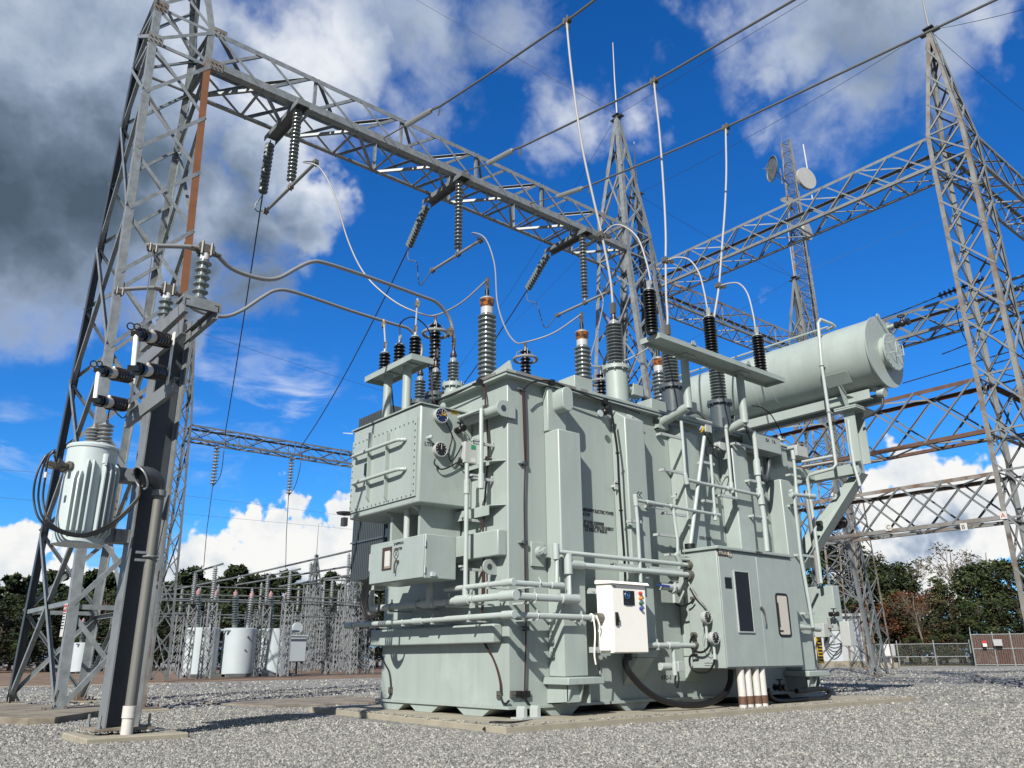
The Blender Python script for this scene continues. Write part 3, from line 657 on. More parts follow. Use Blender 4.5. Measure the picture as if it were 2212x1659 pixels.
# ---------------------------------------------------------------- tap changer box
FX=-1.0
tl=PX(765,933,FX);tr=PX(910,871.6,FX);br=PX(905.7,1083.9,FX)
yN,yR=tr.y,tl.y;zT,zB=tr.z,br.z
TC=part('tap_changer_box',B().box((FX,yN,zB),(-.001,yR,zT)),PAINT,XF,bev=.03)
part('roof_lip',B().box((FX-.03,yN-.03,zT+.001),(-.02,yR+.03,zT+.02)),PAINT,TC)
d0=PX(898.7,1071,FX);d1=PX(767,1112,FX);dt=PX(902,902,FX)
dy0,dy1,dz0,dz1=d0.y,yR-.03,d0.z,dt.z
door=B().box((FX-.022,dy0,dz0),(FX-.001,dy1,dz1))
def brow(p,q,n):
    for i in range(n):
        c=V(p).lerp(V(q),(i+.5)/n);door.cyl(c,c+V((-.022,0,0)),.013,6)
i_=.04;X_=FX-.022
brow((X_,dy0+i_,dz0+i_),(X_,dy1-i_,dz0+i_),15);brow((X_,dy0+i_,dz1-i_),(X_,dy1-i_,dz1-i_),15)
brow((X_,dy0+i_,dz0+i_),(X_,dy0+i_,dz1-i_),11);brow((X_,dy1-i_,dz0+i_),(X_,dy1-i_,dz1-i_),11)
cov=part('cover_plate',door,PAINT,TC)
for px in (867,901):pass
c4=lambda x,y:(725.8+.2812*x,829.4+.2812*y)
for xa in (290,425):
    p=PX(*c4(xa,380),FX);q=PX(*c4(xa-15,870),FX)
    part('rib',B().box((FX-.09,p.y-.012,q.z),(FX-.022,p.y+.012,p.z)).prism([(FX-.09,p.y-.012,q.z),(FX-.022,p.y-.012,q.z-.08),(FX-.022,p.y-.012,q.z)],(0,.024,0)),PAINT,cov)
for ya,yb in ((430,580),(655,790)):
    r_=PX(*c4(550,ya),FX);l_=PX(*c4(170,yb),FX);zc=PX(*c4(440,ya+10),FX-.13).z
    part('grab_rail',B().tube(bez([(FX-.02,r_.y,r_.z),(FX-.09,r_.y+.06,zc),(FX-.13,r_.y+.22,zc),(FX-.13,l_.y-.16,zc),(FX-.09,l_.y-.03,zc),(FX-.02,l_.y,l_.z)],5),.03,10),PIPEP,cov)
p=PX(*c4(232,655),FX-.02);part('small_window',B().box((FX-.035,p.y-.045,p.z-.10),(FX-.023,p.y+.045,p.z+.10)),GLASSD,cov)
S=lambda x,y:PY(*c4(x,y),yN)
def gauge(c,ax,r,face,par,dial='dial'):
    c=V(c);ax=V(ax).normalized();o=part('gauge',B().lathe(c,ax,[(0,r*.9),(.03,r),(.085,r),(.09,r*.9),(.084,r*.85)],28),BOXG,par)
    f=part('dial',B().cyl(c+ax*.075,c+ax*.087,r*.84,28),face,o);_,u,w=frame(ax)
    part('pointer',B().bar(c+ax*.091,c+ax*.091+V((0,0,r*.6)),.008,.004,ax),YEL if face is NAVY else SIGNW,f)
    tk=B()
    for k in range(9):
        a=R(-40+k*32);d=V((0,0,1))*math.sin(a)+V((0,0,1)).cross(ax)*math.cos(a);tk.bar(c+ax*.09+d*r*.62,c+ax*.09+d*r*.76,.008,.004,ax)
    part('tick_marks',tk,SIGNW,f)
    if face is NAVY:
        d=V((0,0,1)).cross(ax);k=B();k.bar(c+ax*.09+d*r*.2+V((0,0,r*.35)),c+ax*.09+d*r*.6+V((0,0,r*.35)),.012,.003,ax);k.bar(c+ax*.09+d*r*.2+V((0,0,r*.12)),c+ax*.09+d*r*.62+V((0,0,r*.12)),.018,.003,ax);k.bar(c+ax*.09-d*r*.45+V((0,0,-r*.0)),c+ax*.09-d*r*.1+V((0,0,-r*.1)),.008,.003,ax);part('dial_print',k,YEL,f)
    return o
gauge(S(790,250),(0,-1,0),.125,NAVY,TC);gauge(S(785,510),(0,-1,0),.12,BLKM,TC)
p=S(908,213);part('warning_sticker',B().box((p.x-.075,yN-.006,p.z-.04),(p.x+.075,yN-.003,p.z+.04)),YEL,TC)
k=B()
for i in range(3): k.box((p.x-.065,yN-.009,p.z-.03+i*.022),(p.x+.065,yN-.0065,p.z-.02+i*.022))
part('sticker_print',k,INK,TC)
valve(S(925,360),(0,-1,0),BLKM,TC,.85)
p=S(705,415);part('nozzle',B().cyl(p,p+V((0,-.07,0)),.025,10).sphere(p+V((0,-.08,0)),.035,8),PTANK,TC)
text('LTI-2',.085,INK,TC,S(678,470)+V((0,-.004,0)),ROT_LONG)
jb=S(1000,540);jq=V((jb.x,yN-.1,jb.z))
o=part('junction_box',B().box((jb.x-.12,yN-.13,jb.z-.17),(jb.x+.13,yN-.03,jb.z+.17)),BOXG,TC,bev=.008)
part('green_label',B().box((jb.x-.0,yN-.134,jb.z+.06),(jb.x+.09,yN-.1305,jb.z+.13)),GRN,o);part('white_label',B().box((jb.x-.0,yN-.134,jb.z-.15),(jb.x+.09,yN-.1305,jb.z-.08)),SIGNW,o)
for pts in (((830,300),(858,360),(875,420),(850,520)),((860,480),(850,560),(870,600),(905,560),(950,480)),((745,580),(740,620),(790,660),(860,640),(930,600),(960,600)),((930,570),(925,610),(955,640),(975,625),(940,600),(965,580))):
    part('lead',B().tube(bez([S(*q)+V((0,-.06,0)) for q in pts],6),.012,7),RUB,TC)
# pillars, pipe and brackets carrying the box
pp=PX(*c4(645,1130),-.8)
part('pillar',B().box((-.8,pp.y,2.4),(-.05,pp.y+.06,zB)),PAINT,TC)
pq=PX(*c4(430,1150),-.8);part('pillar',B().box((-.8,pq.y,2.4),(-.05,pq.y+.06,zB)),PAINT,TC)
pq=PX(*c4(545,1080),-.8);part('drain_pipe',B().cyl((-.8,pq.y,2.3),(-.8,pq.y,zB),.05,14),PIPEP,TC)
for xa in (600,400):
    q=PX(*c4(xa,960),-.9);part('gusset',B().prism([(-.95,q.y,zB-.001),(-.2,q.y,zB-.001),(-.2,q.y,zB-.2),(-.6,q.y,zB-.2)],(0,.02,0)),PAINT,TC)
for yy in (yN+.15,yN+.6,yR-.4):
    c=V((-.5,yy,zT+.02));b=B();b.prism([c+V((0,math.cos(a)*.07,math.sin(a)*.07+.06)) for a in [R(-30+i*24) for i in range(11)]],(.02,0,0));part('lifting_lug',b,PAINT,TC)
# rain hood corner fitting at far side
p=PX(757,1110,FX);part('beacon_bracket',B().lathe((FX-.05,yR+.06,p.z-.02),(0,0,1),[(0,.04),(.02,.13),(.05,.15),(.06,.02)],16).box((FX-.1,yR,p.z-.2),(FX-.02,yR+.1,p.z-.06)),DSTEEL,TC)
p=PX(762,938,FX);part('beacon_bracket',B().prism([(FX-.02,yR,p.z),(FX-.15,yR+.12,p.z+.02),(FX+.1,yR+.14,p.z+.06)],(0,0,-.012)),PAINT,TC)
# arrester shelf over the tap changer
zs2=PX(889,768,-1.0).z;sa=PX(889.4,765,-.95);sb=PZ(794,818,sa.z);sc=PZ(929.8,781,sa.z)
X0s,Y0s,X1s,Y1s=sa.x,sa.y,sc.x,sb.y;Zs=sa.z
print('shelf2',X0s,X1s,Y0s,Y1s,Zs)
b=B().box((X0s,Y0s,Zs),(X1s,Y1s,Zs+.02)).box((X0s,Y0s,Zs-.08),(X0s+.012,Y1s,Zs-.001)).box((X1s-.012,Y0s,Zs-.08),(X1s,Y1s,Zs-.001)).box((X0s+.013,Y0s,Zs-.08),(X1s-.013,Y0s+.012,Zs-.001)).box((X0s+.013,Y1s-.012,Zs-.08),(X1s-.013,Y1s,Zs-.001))
sh2=part('arrester_shelf',b,PAINT,TC)
xm=(X0s+X1s)/2
for px in (838,879):
    q=PX(px,830,xm);part('shelf_post',B().cyl((xm,q.y,zT+.02),(xm,q.y,Zs-.012),.075,18).box((xm-.14,q.y-.13,Zs-.03),(xm+.14,q.y+.13,Zs-.01)),PAINT,TC)
LA=[]
for px,pb,pt in ((830,800,765),(862,783,747),(896,768,730)):
    q=PX(px,pb,xm);q.y=min(q.y,Y1s-.1);zt_=PX(px,pt,xm).z
    o=part('surge_arrester',B().cyl((xm,q.y,Zs+.021),(xm,q.y,Zs+.05),.07,14).sheds((xm,q.y,Zs+.05),(xm,q.y,zt_),.055,.10,6,20),POLY,TC)
    part('cap',B().lathe((xm,q.y,zt_),(0,0,1),[(0,.075),(.02,.075),(.05,.03),(.08,.025)],14).box((xm-.01,q.y-.035,zt_+.07),(xm+.01,q.y+.035,zt_+.19)),PORCL,o);LA.append(V((xm,q.y,zt_+.17)))
part('lead',B().tube(bez([LA[1]+V((0,0,0)),LA[1]+V((0,-.0,.25)),PX(893,685,xm),PX(925,712,-.3),PX(936,760,.2),LV[1]],6),.012,6),RUB,TC)
for pts in (((846,838),(850,880),(857,920)),((926,790),(932,820),(935,860),(940,870))):
    part('lead',B().tube(bez([PX(*q,xm+.2) for q in pts],5),.012,6),CABR,TC)
# ---------------------------------------------------------------- drive cabinet
ctr=PX(919.8,1152.3,FX);cbr=PX(918.5,1248.4,FX);ctl=PX(803,1176,FX)
yA,yB_,zc1,zc0=ctr.y,ctl.y,ctr.z,cbr.z;xb=PY(980.3,1156.4,yA).x
print('LTC',yN,yR,zB,zT,'drive',yA,yB_,zc0,zc1,xb)
DC=part('drive_cabinet',B().box((FX,yA,zc0),(max(xb,-.45),yB_,zc1)),PAINT2,XF,bev=.012)
dr=part('door',B().box((FX-.018,yA+.02,zc0+.015),(FX-.001,yB_-.005,zc1-.012)),PAINT2,DC,bev=.006)
c5=lambda x,y:(743+.2084*x,993.6+.2084*y)
p0,p1=PX(*c5(405,915),FX-.02),PX(*c5(490,1132),FX-.02)
w=part('window',B().box((FX-.03,p0.y,p1.z),(FX-.019,p1.y,p0.z)),BRONZ,dr)
part('card',B().box((FX-.034,p1.y+.01,p1.z+.02),(FX-.031,p0.y-.08,p0.z-.08)),mat('brown card',(.42,.34,.27),.6,0,.3,30),w)
part('dial',B().box((FX-.038,p1.y+.03,p1.z+.05),(FX-.035,p0.y-.09,p1.z+.28)),SIGNW,w)
tp=PX(*c5(517,882),FX-.022);text('SHIPPING',.060,INK,dr,(FX-.022,tp.y,tp.z-.01),ROT_END,fit=.27)
text('CENTER',.060,INK,dr,(FX-.022,tp.y-.02,tp.z-.09),ROT_END,fit=.22)
q=PX(*c5(540,972),FX-.022);k=B().torus((FX-.022,q.y,q.z),(-1,0,0),.07,.004,24,4);k.bar((FX-.022,q.y-.05,q.z-.05),(FX-.022,q.y+.05,q.z+.05),.006,.004,(1,0,0));k.bar((FX-.022,q.y+.05,q.z-.05),(FX-.022,q.y-.05,q.z+.05),.006,.004,(1,0,0));part('mark',k,INK,dr)
h0,h1=PX(*c5(560,1030),FX-.03),PX(*c5(540,1175),FX-.03)
part('handle',B().cyl((FX-.018,h0.y,h0.z-.03),(FX-.06,h0.y,h0.z-.03),.022,10).tube(bez([(FX-.06,h0.y,h0.z),(FX-.07,h0.y+.03,h0.z-.08),(FX-.055,h1.y+.01,h1.z)],5),.014,7),CLAMP,dr)
for zz in (zc0+.12,zc1-.14): part('hinge',B().cyl((FX-.01,yA-.012,zz-.05),(FX-.01,yA-.012,zz+.05),.012,8),PTANK,dr)
q=PY(*c5(912,1185),yA);part('lock',B().box((q.x-.03,yA-.05,q.z-.03),(q.x+.03,yA-.001,q.z+.03)),PTANK,DC)
# small junction box left of it with looping cables
q=PX(*c5(215,1095),FX+.2);jbx=part('junction_box',B().box((FX+.1,yB_+.04,q.z-.13),(FX+.35,yB_+.24,q.z+.15)),BOXG,XF,bev=.01)
part('lower_box',B().box((FX+.12,yB_+.05,q.z-.42),(FX+.3,yB_+.17,q.z-.14)),BOXG,jbx)
part('stub',B().cyl((FX+.25,yB_-.0,q.z),(FX+.25,yB_+.05,q.z),.04,12),PIPEP,jbx)
for k_ in range(4):
    o_=.03*k_;part('lead',B().tube(bez([(FX+.15,yB_+.1+o_,q.z-.13),(FX+.1,yB_+.32-o_*2,q.z-.3),(FX+.08,yB_+.38-o_*2,q.z-.6+o_),(FX+.12,yB_+.2,q.z-.85+o_),(FX+.2,yB_+.05,q.z-.75),(FX+.2,yB_+.04,q.z-.45)],6),.02,7),RUB,jbx)
RZ=5.42
# ---------------------------------------------------------------- radiators behind
for k_,(xr,y0r) in enumerate(((.15,3.46),)):
    pass
ra=part('radiator',B().cyl((.3,3.42,4.75),(.3,4.75,4.75),.07,12).cyl((.3,3.42,2.35),(.3,4.75,2.35),.07,12),PAINT,XF)
for i in range(19):
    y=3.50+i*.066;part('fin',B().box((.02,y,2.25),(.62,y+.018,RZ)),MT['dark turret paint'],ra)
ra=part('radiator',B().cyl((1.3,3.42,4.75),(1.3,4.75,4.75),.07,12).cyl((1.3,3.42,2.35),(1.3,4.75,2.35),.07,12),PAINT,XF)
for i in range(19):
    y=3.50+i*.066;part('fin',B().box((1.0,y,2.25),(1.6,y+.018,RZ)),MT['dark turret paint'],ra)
part('radiator_brace',B().bar((.01,3.45,2.95),(.01,4.75,2.95),.03,.01,(1,0,0)),MT['dark turret paint'],ra)
# ================================================================ conduits, cabinets, conservator
c6=lambda x,y:(725.8+.2578*x,1209.6+.2578*y)
r1=lambda x,y:(1166.5+.4166*x,864+.4166*y)
c2=lambda x,y:(1468.8+.2291*x,829.4+.2291*y)
EO,LO=.37,.45
def Ec(x,y,f=c6,o=EO): return PX(*f(x,y),-o)
def Lc(x,y,f=c6,o=LO): return PY(*f(x,y),-o)
def conduit(segs,r,fit=(),par=XF,m=PIPEP):
    pts=[V(p) for p in segs];o=part('conduit',B().tube(pts,r,12),m,par)
    for f in fit:
        c,d=f;d=V(d).normalized();part('conduit_fitting',B().cyl(V(c)-d*r*3.2,V(c)+d*r*3.2,r*1.38,14),m,o,bev=.006)
    return o
def clampE(p,r,o=EO):
    p=V(p);b=B().box((-o+.0-r,p.y-.018,p.z-r*1.6),(-.001,p.y+.018,p.z-r*1.1)).torus((-o,p.y,p.z),(0,1,0),r*1.15,.008,14,4).box((-o-.02,p.y-.018,p.z+r),(-o+.0,p.y+.0,p.z+r*2.2));part('strut_clamp',b,CLIPP,XF)
def clampL(p,r,o=LO,to=-.001):
    p=V(p);b=B().box((p.x-.018,-o-r,p.z-r*1.6),(p.x+.018,to,p.z-r*1.1)).torus((p.x,-o,p.z),(1,0,0),r*1.15,.008,14,4).box((p.x,-o-.02,p.z+r),(p.x+.018,-o,p.z+r*2.2));part('strut_clamp',b,CLIPP,XF)
def corner(z): return V((-EO,-LO,z))
def hE(ps,zc):   # level run on the end face through listed pixel rows
    return zc
# run A
zA=PX(1094.5,1258.6,-EO).z;A0=Ec(915,265);A1=Lc(1850,205);zA2=PY(1204.7,1192,-LO).z;xa=A1.x
conduit([(-EO,A0.y,zA),corner(zA),(xa,-LO,zA)],.038,[(corner(zA),(0,1,0)),((xa,-LO,zA),(1,0,0))])
xcab=3.60
conduit([(xa,-LO,zA),(xa,-LO,zA2),(xcab,-LO,zA2)],.036,[((xa,-LO,zA2),(0,0,1))])
part('hub',B().cyl((xcab-.09,-LO,zA2),(xcab,-LO,zA2),.065,16),CLAMP,XF)
for x in (1285,): clampE(Ec(x,205),.038)
clampL(Lc(1700,190),.038)
# run B
zB_=PX(1096,1287,-EO).z;B0=Ec(285,410);B1=Lc(1955,320);xb_=B1.x;zB2=PY(1232,1219,-LO).z
conduit([(-EO,B0.y,zB_),corner(zB_),(xb_,-LO,zB_)],.052,[(corner(zB_),(0,1,0)),((xb_,-LO,zB_),(1,0,0)),((-EO,Ec(780,350).y,zB_),(0,1,0)),((-EO,Ec(1065,320).y,zB_),(0,1,0)),((-EO,B0.y,zB_+.03),(0,0,1))])
conduit([(xb_,-LO,zB_),(xb_,-LO,zB2),(xcab,-LO,zB2)],.046,[((xb_,-LO,zB2),(0,0,1)),((xb_+.15,-LO,zB2),(1,0,0))])
part('hub',B().cyl((xcab-.1,-LO,zB2),(xcab,-LO,zB2),.08,16),CLAMP,XF)
for x in (470,690,945,1155):clampE(Ec(x,380),.052) if 0 else clampE(V((-EO,Ec(x,360).y,zB_)),.052)
clampL(V((Lc(1660,300).x,0,zB_)),.052)
yv=Ec(300,330).y;conduit([(-EO,yv,zB_),(-EO,yv,zc0)],.045)
yv=Ec(800,300).y;conduit([(-EO-.02,yv,zB_),(-EO-.02,yv,zc0+.01)],.045,[((-EO-.02,yv,zB_+.09),(0,0,1))])
yv=Ec(1085,240).y;zj=Ec(1005,610,c4).z;conduit([(-EO,yv,zB_),(-EO,yv,zj)],.034,[((-EO,yv,zB_+.1),(0,0,1)),((-EO,yv,Ec(1010,790,c4).z),(0,0,1))])
ztp=Ec(1072,190,c4).z;yv2=Ec(1075,600,c4).y
conduit([(-EO+.1,yv2,Ec(1075,800,c4).z),(-EO+.1,yv2,ztp),(-EO+.1,yv2+.7,ztp+.0)],.036,[((-EO+.1,yv2,Ec(1075,740,c4).z),(0,0,1))])
for yy,a,b_ in ((440,1070,1235),(710,1060,1235),(1030,985,1190),(1410,975,1190)):
    p=Ec(a,yy,c4);q=Ec(b_,yy+20,c4,.12);part('strut_bracket',B().chan((p.x-.03,p.y,p.z),(-.02,p.y-.0,p.z),.04,.04,.005,(0,0,1)).cyl((-.03,p.y,p.z-.02),(-.03,p.y,p.z+.05),.01,6).box((p.x-.06,p.y-.03,p.z+.001),(p.x+.06,p.y+.03,p.z+.03)),CLIPP,XF)
# run C
zC=PX(1096,1328,-EO).z;C0=Ec(115,550)
conduit([(-EO,C0.y,zC),corner(zC),(1.44,-LO,zC)],.040,[(corner(zC),(0,1,0)),((-EO,C0.y,zC),(0,1,0)),((-EO,Ec(690,505).y,zC),(0,1,0))])
for x in (305,570,815,1120): clampE(V((-EO,Ec(x,500).y,zC)),.04)
for x in (1680,2050):clampL(V((Lc(x,470).x,0,zC)),.04)
part('hub',B().cyl((1.30,-LO,zC),(1.42,-LO,zC),.07,16),CLAMP,XF)
q=V((1.2,-LO,zC));part('rope',B().tube(bez([q+V((0,-.04,.04)),q+V((.02,-.05,-.2)),q+V((.0,-.04,-.5)),q+V((.03,-.03,-.65))],6),.012,6).tube(bez([q+V((.06,-.05,.03)),q+V((.1,-.07,-.12)),q+V((.1,-.05,-.2))],5),.012,6).torus(q,(1,0,0),.05,.012,14,5),CREAM,XF)
# grounding cables on the end face and on the long face
def cab(pts,f,fn,o,r,m,name='ground_cable'):
    return part(name,B().tube(bez([fn(x,y,f,o) for x,y in pts],5),r,7),m,XF)
cab([(1050,2),(1120,-5),(1142,60),(1150,170),(1166,420),(1168,570),(1150,800),(1135,1000),(1128,1220),(1138,1420),(1140,1610)],c4,Ec,.10,.016,CABR)
cab([(1232,80),(1225,320),(1225,560),(1245,700),(1300,790),(1345,900),(1375,1020),(1380,1100)],c6,Ec,.05,.015,CABR)
cab([(1240,560),(1250,690),(1310,810),(1360,960),(1385,1110)],c6,Ec,.05,.010,RUB)
cab([(1380,1150),(1400,1195),(1425,1205),(1450,1180)],c6,Ec,.04,.016,RUB)
cab([(345,560),(350,700),(400,850),(445,940),(462,1080)],c6,Ec,.03,.014,RUB);cab([(462,1110),(440,1160),(395,1168)],c6,Ec,.03,.014,RUB)
cab([(1432,45),(1438,200),(1445,420),(1452,620),(1446,900),(1450,1220),(1453,1500),(1456,1620)],c4,Lc,.05,.013,CABR)
cab([(1446,45),(1456,300),(1462,600)],c4,Lc,.05,.012,CABR)
cab([(1585,20),(1588,300),(1592,560),(1588,800),(1580,1105)],c6,Lc,.05,.013,CABR)
cab([(1575,1145),(1610,1200),(1680,1280),(1740,1330)],c6,Lc,.05,.016,RUB)
p=[PY(*c6(1740,1330),-.06),PZ(*c6(1500,1360),.09),PZ(*c6(1300,1362),.09),PZ(*c6(1235,1420),.03)]
part('ground_cable',B().tube(bez(p,6),.015,7),RUB,XF)
cab([(1560,1150),(1600,1155)],c6,Lc,.03,.012,RUB)
for fn,f,x,y,o in ((Ec,c4,1150,180,.06),(Ec,c4,1170,572,.06),(Ec,c4,1128,1225,.06),(Lc,c4,1437,45,.03),(Lc,c4,1450,612,.03),(Lc,c4,1450,1220,.03),(Ec,c6,1232,585,.04),(Lc,c6,1590,575,.03)):
    q=fn(x,y,f,o);d=V((-.05,0,0)) if fn is Ec else V((0,-.05,0));e=V((0,.05,0)) if fn is Ec else V((-.05,0,0))
    part('cable_clip',B().box(q-V((.035,.035,.03)),q+V((.035,.035,.03))),DSTEEL,XF);part('clip_tab',B().bar(q+e*2.4-d*.0,q-e*1.,.05,.006,(0,0,1)),CLIPP,XF)
for x,y in ((460,1093),(1372,1130)):
    q=Ec(x,y,c6,.01);part('ground_lug',B().box((-.03,q.y-.05,q.z-.05),(-.001,q.y+.05,q.z+.05)).cyl((-.03,q.y+.02,q.z),(-.045,q.y+.02,q.z),.012,6).cyl((-.03,q.y-.02,q.z),(-.045,q.y-.02,q.z),.012,6),CLAMP,XF)
for x in (1480,1520,1565,1600):
    q=Lc(x,1125,c6,.01);part('ground_lug',B().box((q.x-.045,-.045,q.z-.04),(q.x+.035,-.001,q.z+.045)).cyl((q.x,-.045,q.z),(q.x,-.06,q.z),.013,6),BLKM if x>1500 else CLAMP,XF)
# black lead along the lid edge
def lidc(pts,o=.17,r=.014,m=RUB,name='lid_cable'): return part(name,B().tube(bez(pts,5),r,7),m,XF)
lidc([PX(*q,-.18) for q in ((939,868),(975,855),(1010,838),(1033,826))]+[PX(*c4(1050,2),-.14)])
lidc([PY(*q,-.18) for q in ((1131,841),(1150,826),(1180,822),(1205,829),(1240,843),(1290,862),(1340,877),(1382,893))])
for q in (PX(1036,824,-.18),PX(940,869,-.18),PY(1192,825,-.18),PY(1307,867,-.18),PY(1417,909,-.18)): part('cable_clip',B().box(q-V((.04,.04,.05)),q+V((.04,.04,.03))),BLKM,XF)
cab([(362,10),(385,150),(402,275),(410,430),(420,575),(432,740),(440,870),(442,945)],r1,Lc,.40,.02,RUB,'black_cable')
cab([(418,575),(436,760),(446,945)],r1,Lc,.40,.012,RUB,'black_cable')
for x,y in ((402,275),(420,573)):
    q=Lc(x,y,r1,.40);part('cable_clip',B().torus(q,(0,0,1),.026,.012,12,5),BLKM,XF)
# ---------------------------------------------------------------- white monitoring cabinet
WX0=1.42;w1=PY(1394,1262,-.66);w0=PY(1399,1411,-.66);WZ1=PX(1317,1259,WX0).z;WZ0=PX(1323,1411,WX0).z;WX1=(w1.x+w0.x)/2
wc=part('monitoring_cabinet',B().box((WX0,-.655,WZ0),(WX1,-.36,WZ1)),CREAM,XF,'cream white monitoring cabinet',bev=.01)
part('door',B().box((WX0+.01,-.675,WZ0+.012),(WX1-.012,-.657,WZ1-.015)),CREAM,wc,bev=.006)
part('hood',B().prism([(WX0-.03,-.72,WZ1-.01),(WX0-.03,-.69,WZ1+.03),(WX0-.03,-.36,WZ1+.06),(WX0-.03,-.36,WZ1+.002)],(WX1-WX0+.07,0,0)),CREAM,wc)
rr=lambda x,y:PY(*r1(x,y),-.676)
p,q=rr(430,987),rr(490,1065);sc_=part('screen',B().box((p.x,-.684,q.z),(q.x,-.677,p.z)),BLKM,wc)
c=rr(450,1012);ring=B().torus((c.x,-.686,c.z),(0,1,0),.052,.006,24,5).torus((c.x-.014,-.686,c.z+.0),(0,1,0),.022,.004,14,4).torus((c.x+.016,-.686,c.z),(0,1,0),.02,.004,14,4);part('emblem',ring,mat('screen emblem',(.05,.16,.34),.3),sc_)
b=B();b.box((c.x-.05,-.687,c.z-.115),(c.x+.03,-.6845,c.z-.105)).box((c.x-.05,-.687,c.z-.15),(c.x+.10,-.6845,c.z-.14));part('screen_text',b,mat('screen text',(.05,.07,.12),.3),sc_)
for i,(y,m) in enumerate(((1003,REDM),(1028,ORA),(1055,GRM),(1082,BLUM))):
    q=rr(516+i*1.5,y);part('indicator',B().cyl(q,q+V((0,-.03,0)),.027,16).sphere(q+V((0,-.03,0)),.024,10),m,wc)
p,q=rr(388,1100),rr(404,1170);part('latch',B().box((p.x,-.70,q.z),(q.x,-.677,p.z)).box((p.x+.03,-.72,q.z+.05),(q.x,-.70,q.z+.13)),BLKM,wc,bev=.004)
text('ABB',.045,SILV,wc,rr(373,971)+V((0,-.003,0)),ROT_LONG)
p=PX(*r1(300,1195),WX0-.02);part('vent_cover',B().box((WX0-.05,-.62,WZ0+.03),(WX0-.001,-.42,WZ0+.38)),CREAM,wc,bev=.015)
for z in (WZ0+.03,WZ1-.12):
    b=B().box((WX0-.12,-.36,z-.02),(WX0+.02,-.34,z+.06)).box((WX0-.12,-.34,z-.02),(WX0-.10,-.001,z+.06)).cyl((WX0-.07,-.36,z+.02),(WX0-.07,-.375,z+.02),.018,8);part('mount',b,CLIPP,wc)
z=WZ1-.05;part('mount',B().box((WX1-.02,-.36,z-.02),(WX1+.05,-.34,z+.06)),CLIPP,wc)
hp=[V(((WX0+WX1)/2+.1,-.5,WZ0-.0)),Lc(445,1380,r1,.5),Lc(520,1480,r1,.5),Lc(620,1550,r1,.55),Lc(740,1580,r1,.6),Lc(860,1575,r1,.6),Lc(950,1530,r1,.6),Lc(985,1470,r1,.6),Lc(990,1400,r1,.6)]
part('flexible_hose',B().tube(bez(hp,6),.05,12),RUB,XF,'thick black flexible hose')
part('gland',B().cyl(hp[0]+V((0,0,.0)),hp[0]+V((0,0,-.1)),.065,14),RUB,XF)
# ---------------------------------------------------------------- big control cabinet
KX0,KY=3.60,-1.0;k1=PY(1710,1203,KY);k0=PX(*r1(968,1392),KX0);KX1=PY(1722,1330,KY).x;KZ1=PX(*r1(912,772),KX0).z;KZ0=k0.z
kc=part('control_cabinet',B().box((KX0,KY,KZ0),(KX1,-.345,KZ1)),PAINT2,XF,bev=.01)
part('roof',B().box((KX0-.04,KY-.06,KZ1+.001),(KX1+.04,-.33,KZ1+.05)),PAINT2,kc,bev=.008)
kk=lambda x,y:PY(*r1(x,y),KY-.022)
xm_=kk(1148,1100).x
dl=part('door',B().box((KX0+.02,KY-.02,KZ0+.02),(xm_-.004,KY-.001,KZ1-.03)),PAINT2,kc,bev=.006)
dr_=part('door',B().box((xm_+.004,KY-.02,KZ0+.02),(KX1-.015,KY-.001,KZ1-.03)),PAINT2,kc,bev=.006)
def panel(x0,z0,x1,z1,y,m,name,par,fr=None,t=.012):
    o=part(name,B().box((x0,y-t,z0),(x1,y,z1)),m,par)
    if fr:
        f=B();w=.02;f.box((x0-w,y-t-.01,z0-w),(x1+w,y-.0005,z0-.0005)).box((x0-w,y-t-.01,z1+.0005),(x1+w,y-.0005,z1+w)).box((x0-w,y-t-.01,z0),(x0-.0005,y-.0005,z1)).box((x1+.0005,y-t-.01,z0),(x1+w,y-.0005,z1));part('frame',f,fr,o)
    return o
p,q=kk(1010,892),kk(1078,890);r_=kk(1108,1200)
panel(kk(1018,1050).x,kk(1060,1200).z,kk(1092,1050).x,kk(1045,893).z,KY-.021,GLASSD,'window',dl,CLIPP)
p,q=kk(957,918),kk(996,978);panel(p.x,q.z,q.x,p.z,KY-.021,GLASSD,'data_plate',dl,None,.006)
p,q=kk(921,783),kk(996,815);pb=panel(p.x,q.z,q.x,p.z,KY-.021,BRONZ,'maker_plate',dl,None,.006)
text('PROLEC',.105,SILV,pb,(p.x+.02,KY-.03,q.z+.03),ROT_LONG,sx=.85,bold=.003)
part('emblem',B().torus((q.x-.07,KY-.031,(p.z+q.z)/2),(0,1,0),.042,.006,20,4).torus((q.x-.085,KY-.031,(p.z+q.z)/2),(0,1,0),.016,.004,12,4).torus((q.x-.056,KY-.031,(p.z+q.z)/2),(0,1,0),.016,.004,12,4),SILV,pb)
p0=kk(1218,1000);p1=kk(1272,1010);p2=kk(1292,1228)
wx0,wx1,wz1,wz0=kk(1232,1115).x,kk(1290,1115).x,kk(1250,1008).z,kk(1260,1222).z
rw=B();n=10;rad=.05;pts=[]
for cx_,cz_,a0 in ((wx1-rad,wz1-rad,0),(wx0+rad,wz1-rad,90),(wx0+rad,wz0+rad,180),(wx1-rad,wz0+rad,270)):
    for i in range(5):
        a=R(a0+i*22.5);pts.append(V((cx_+rad*math.cos(a),KY-.021,cz_+rad*math.sin(a))))
w2=part('window',B().prism(pts,(0,-.006,0)),GLASSL,dr_);part('gasket',B().tube(pts+[pts[0]],.022,6),RUB,w2)
b=B()
for i in range(14):
    z=wz0+.14+i*(wz1-wz0-.28)/14;b.box((wx0+.02,KY-.0295,z),(wx0+.055,KY-.0275,z+(wz1-wz0)*.035))
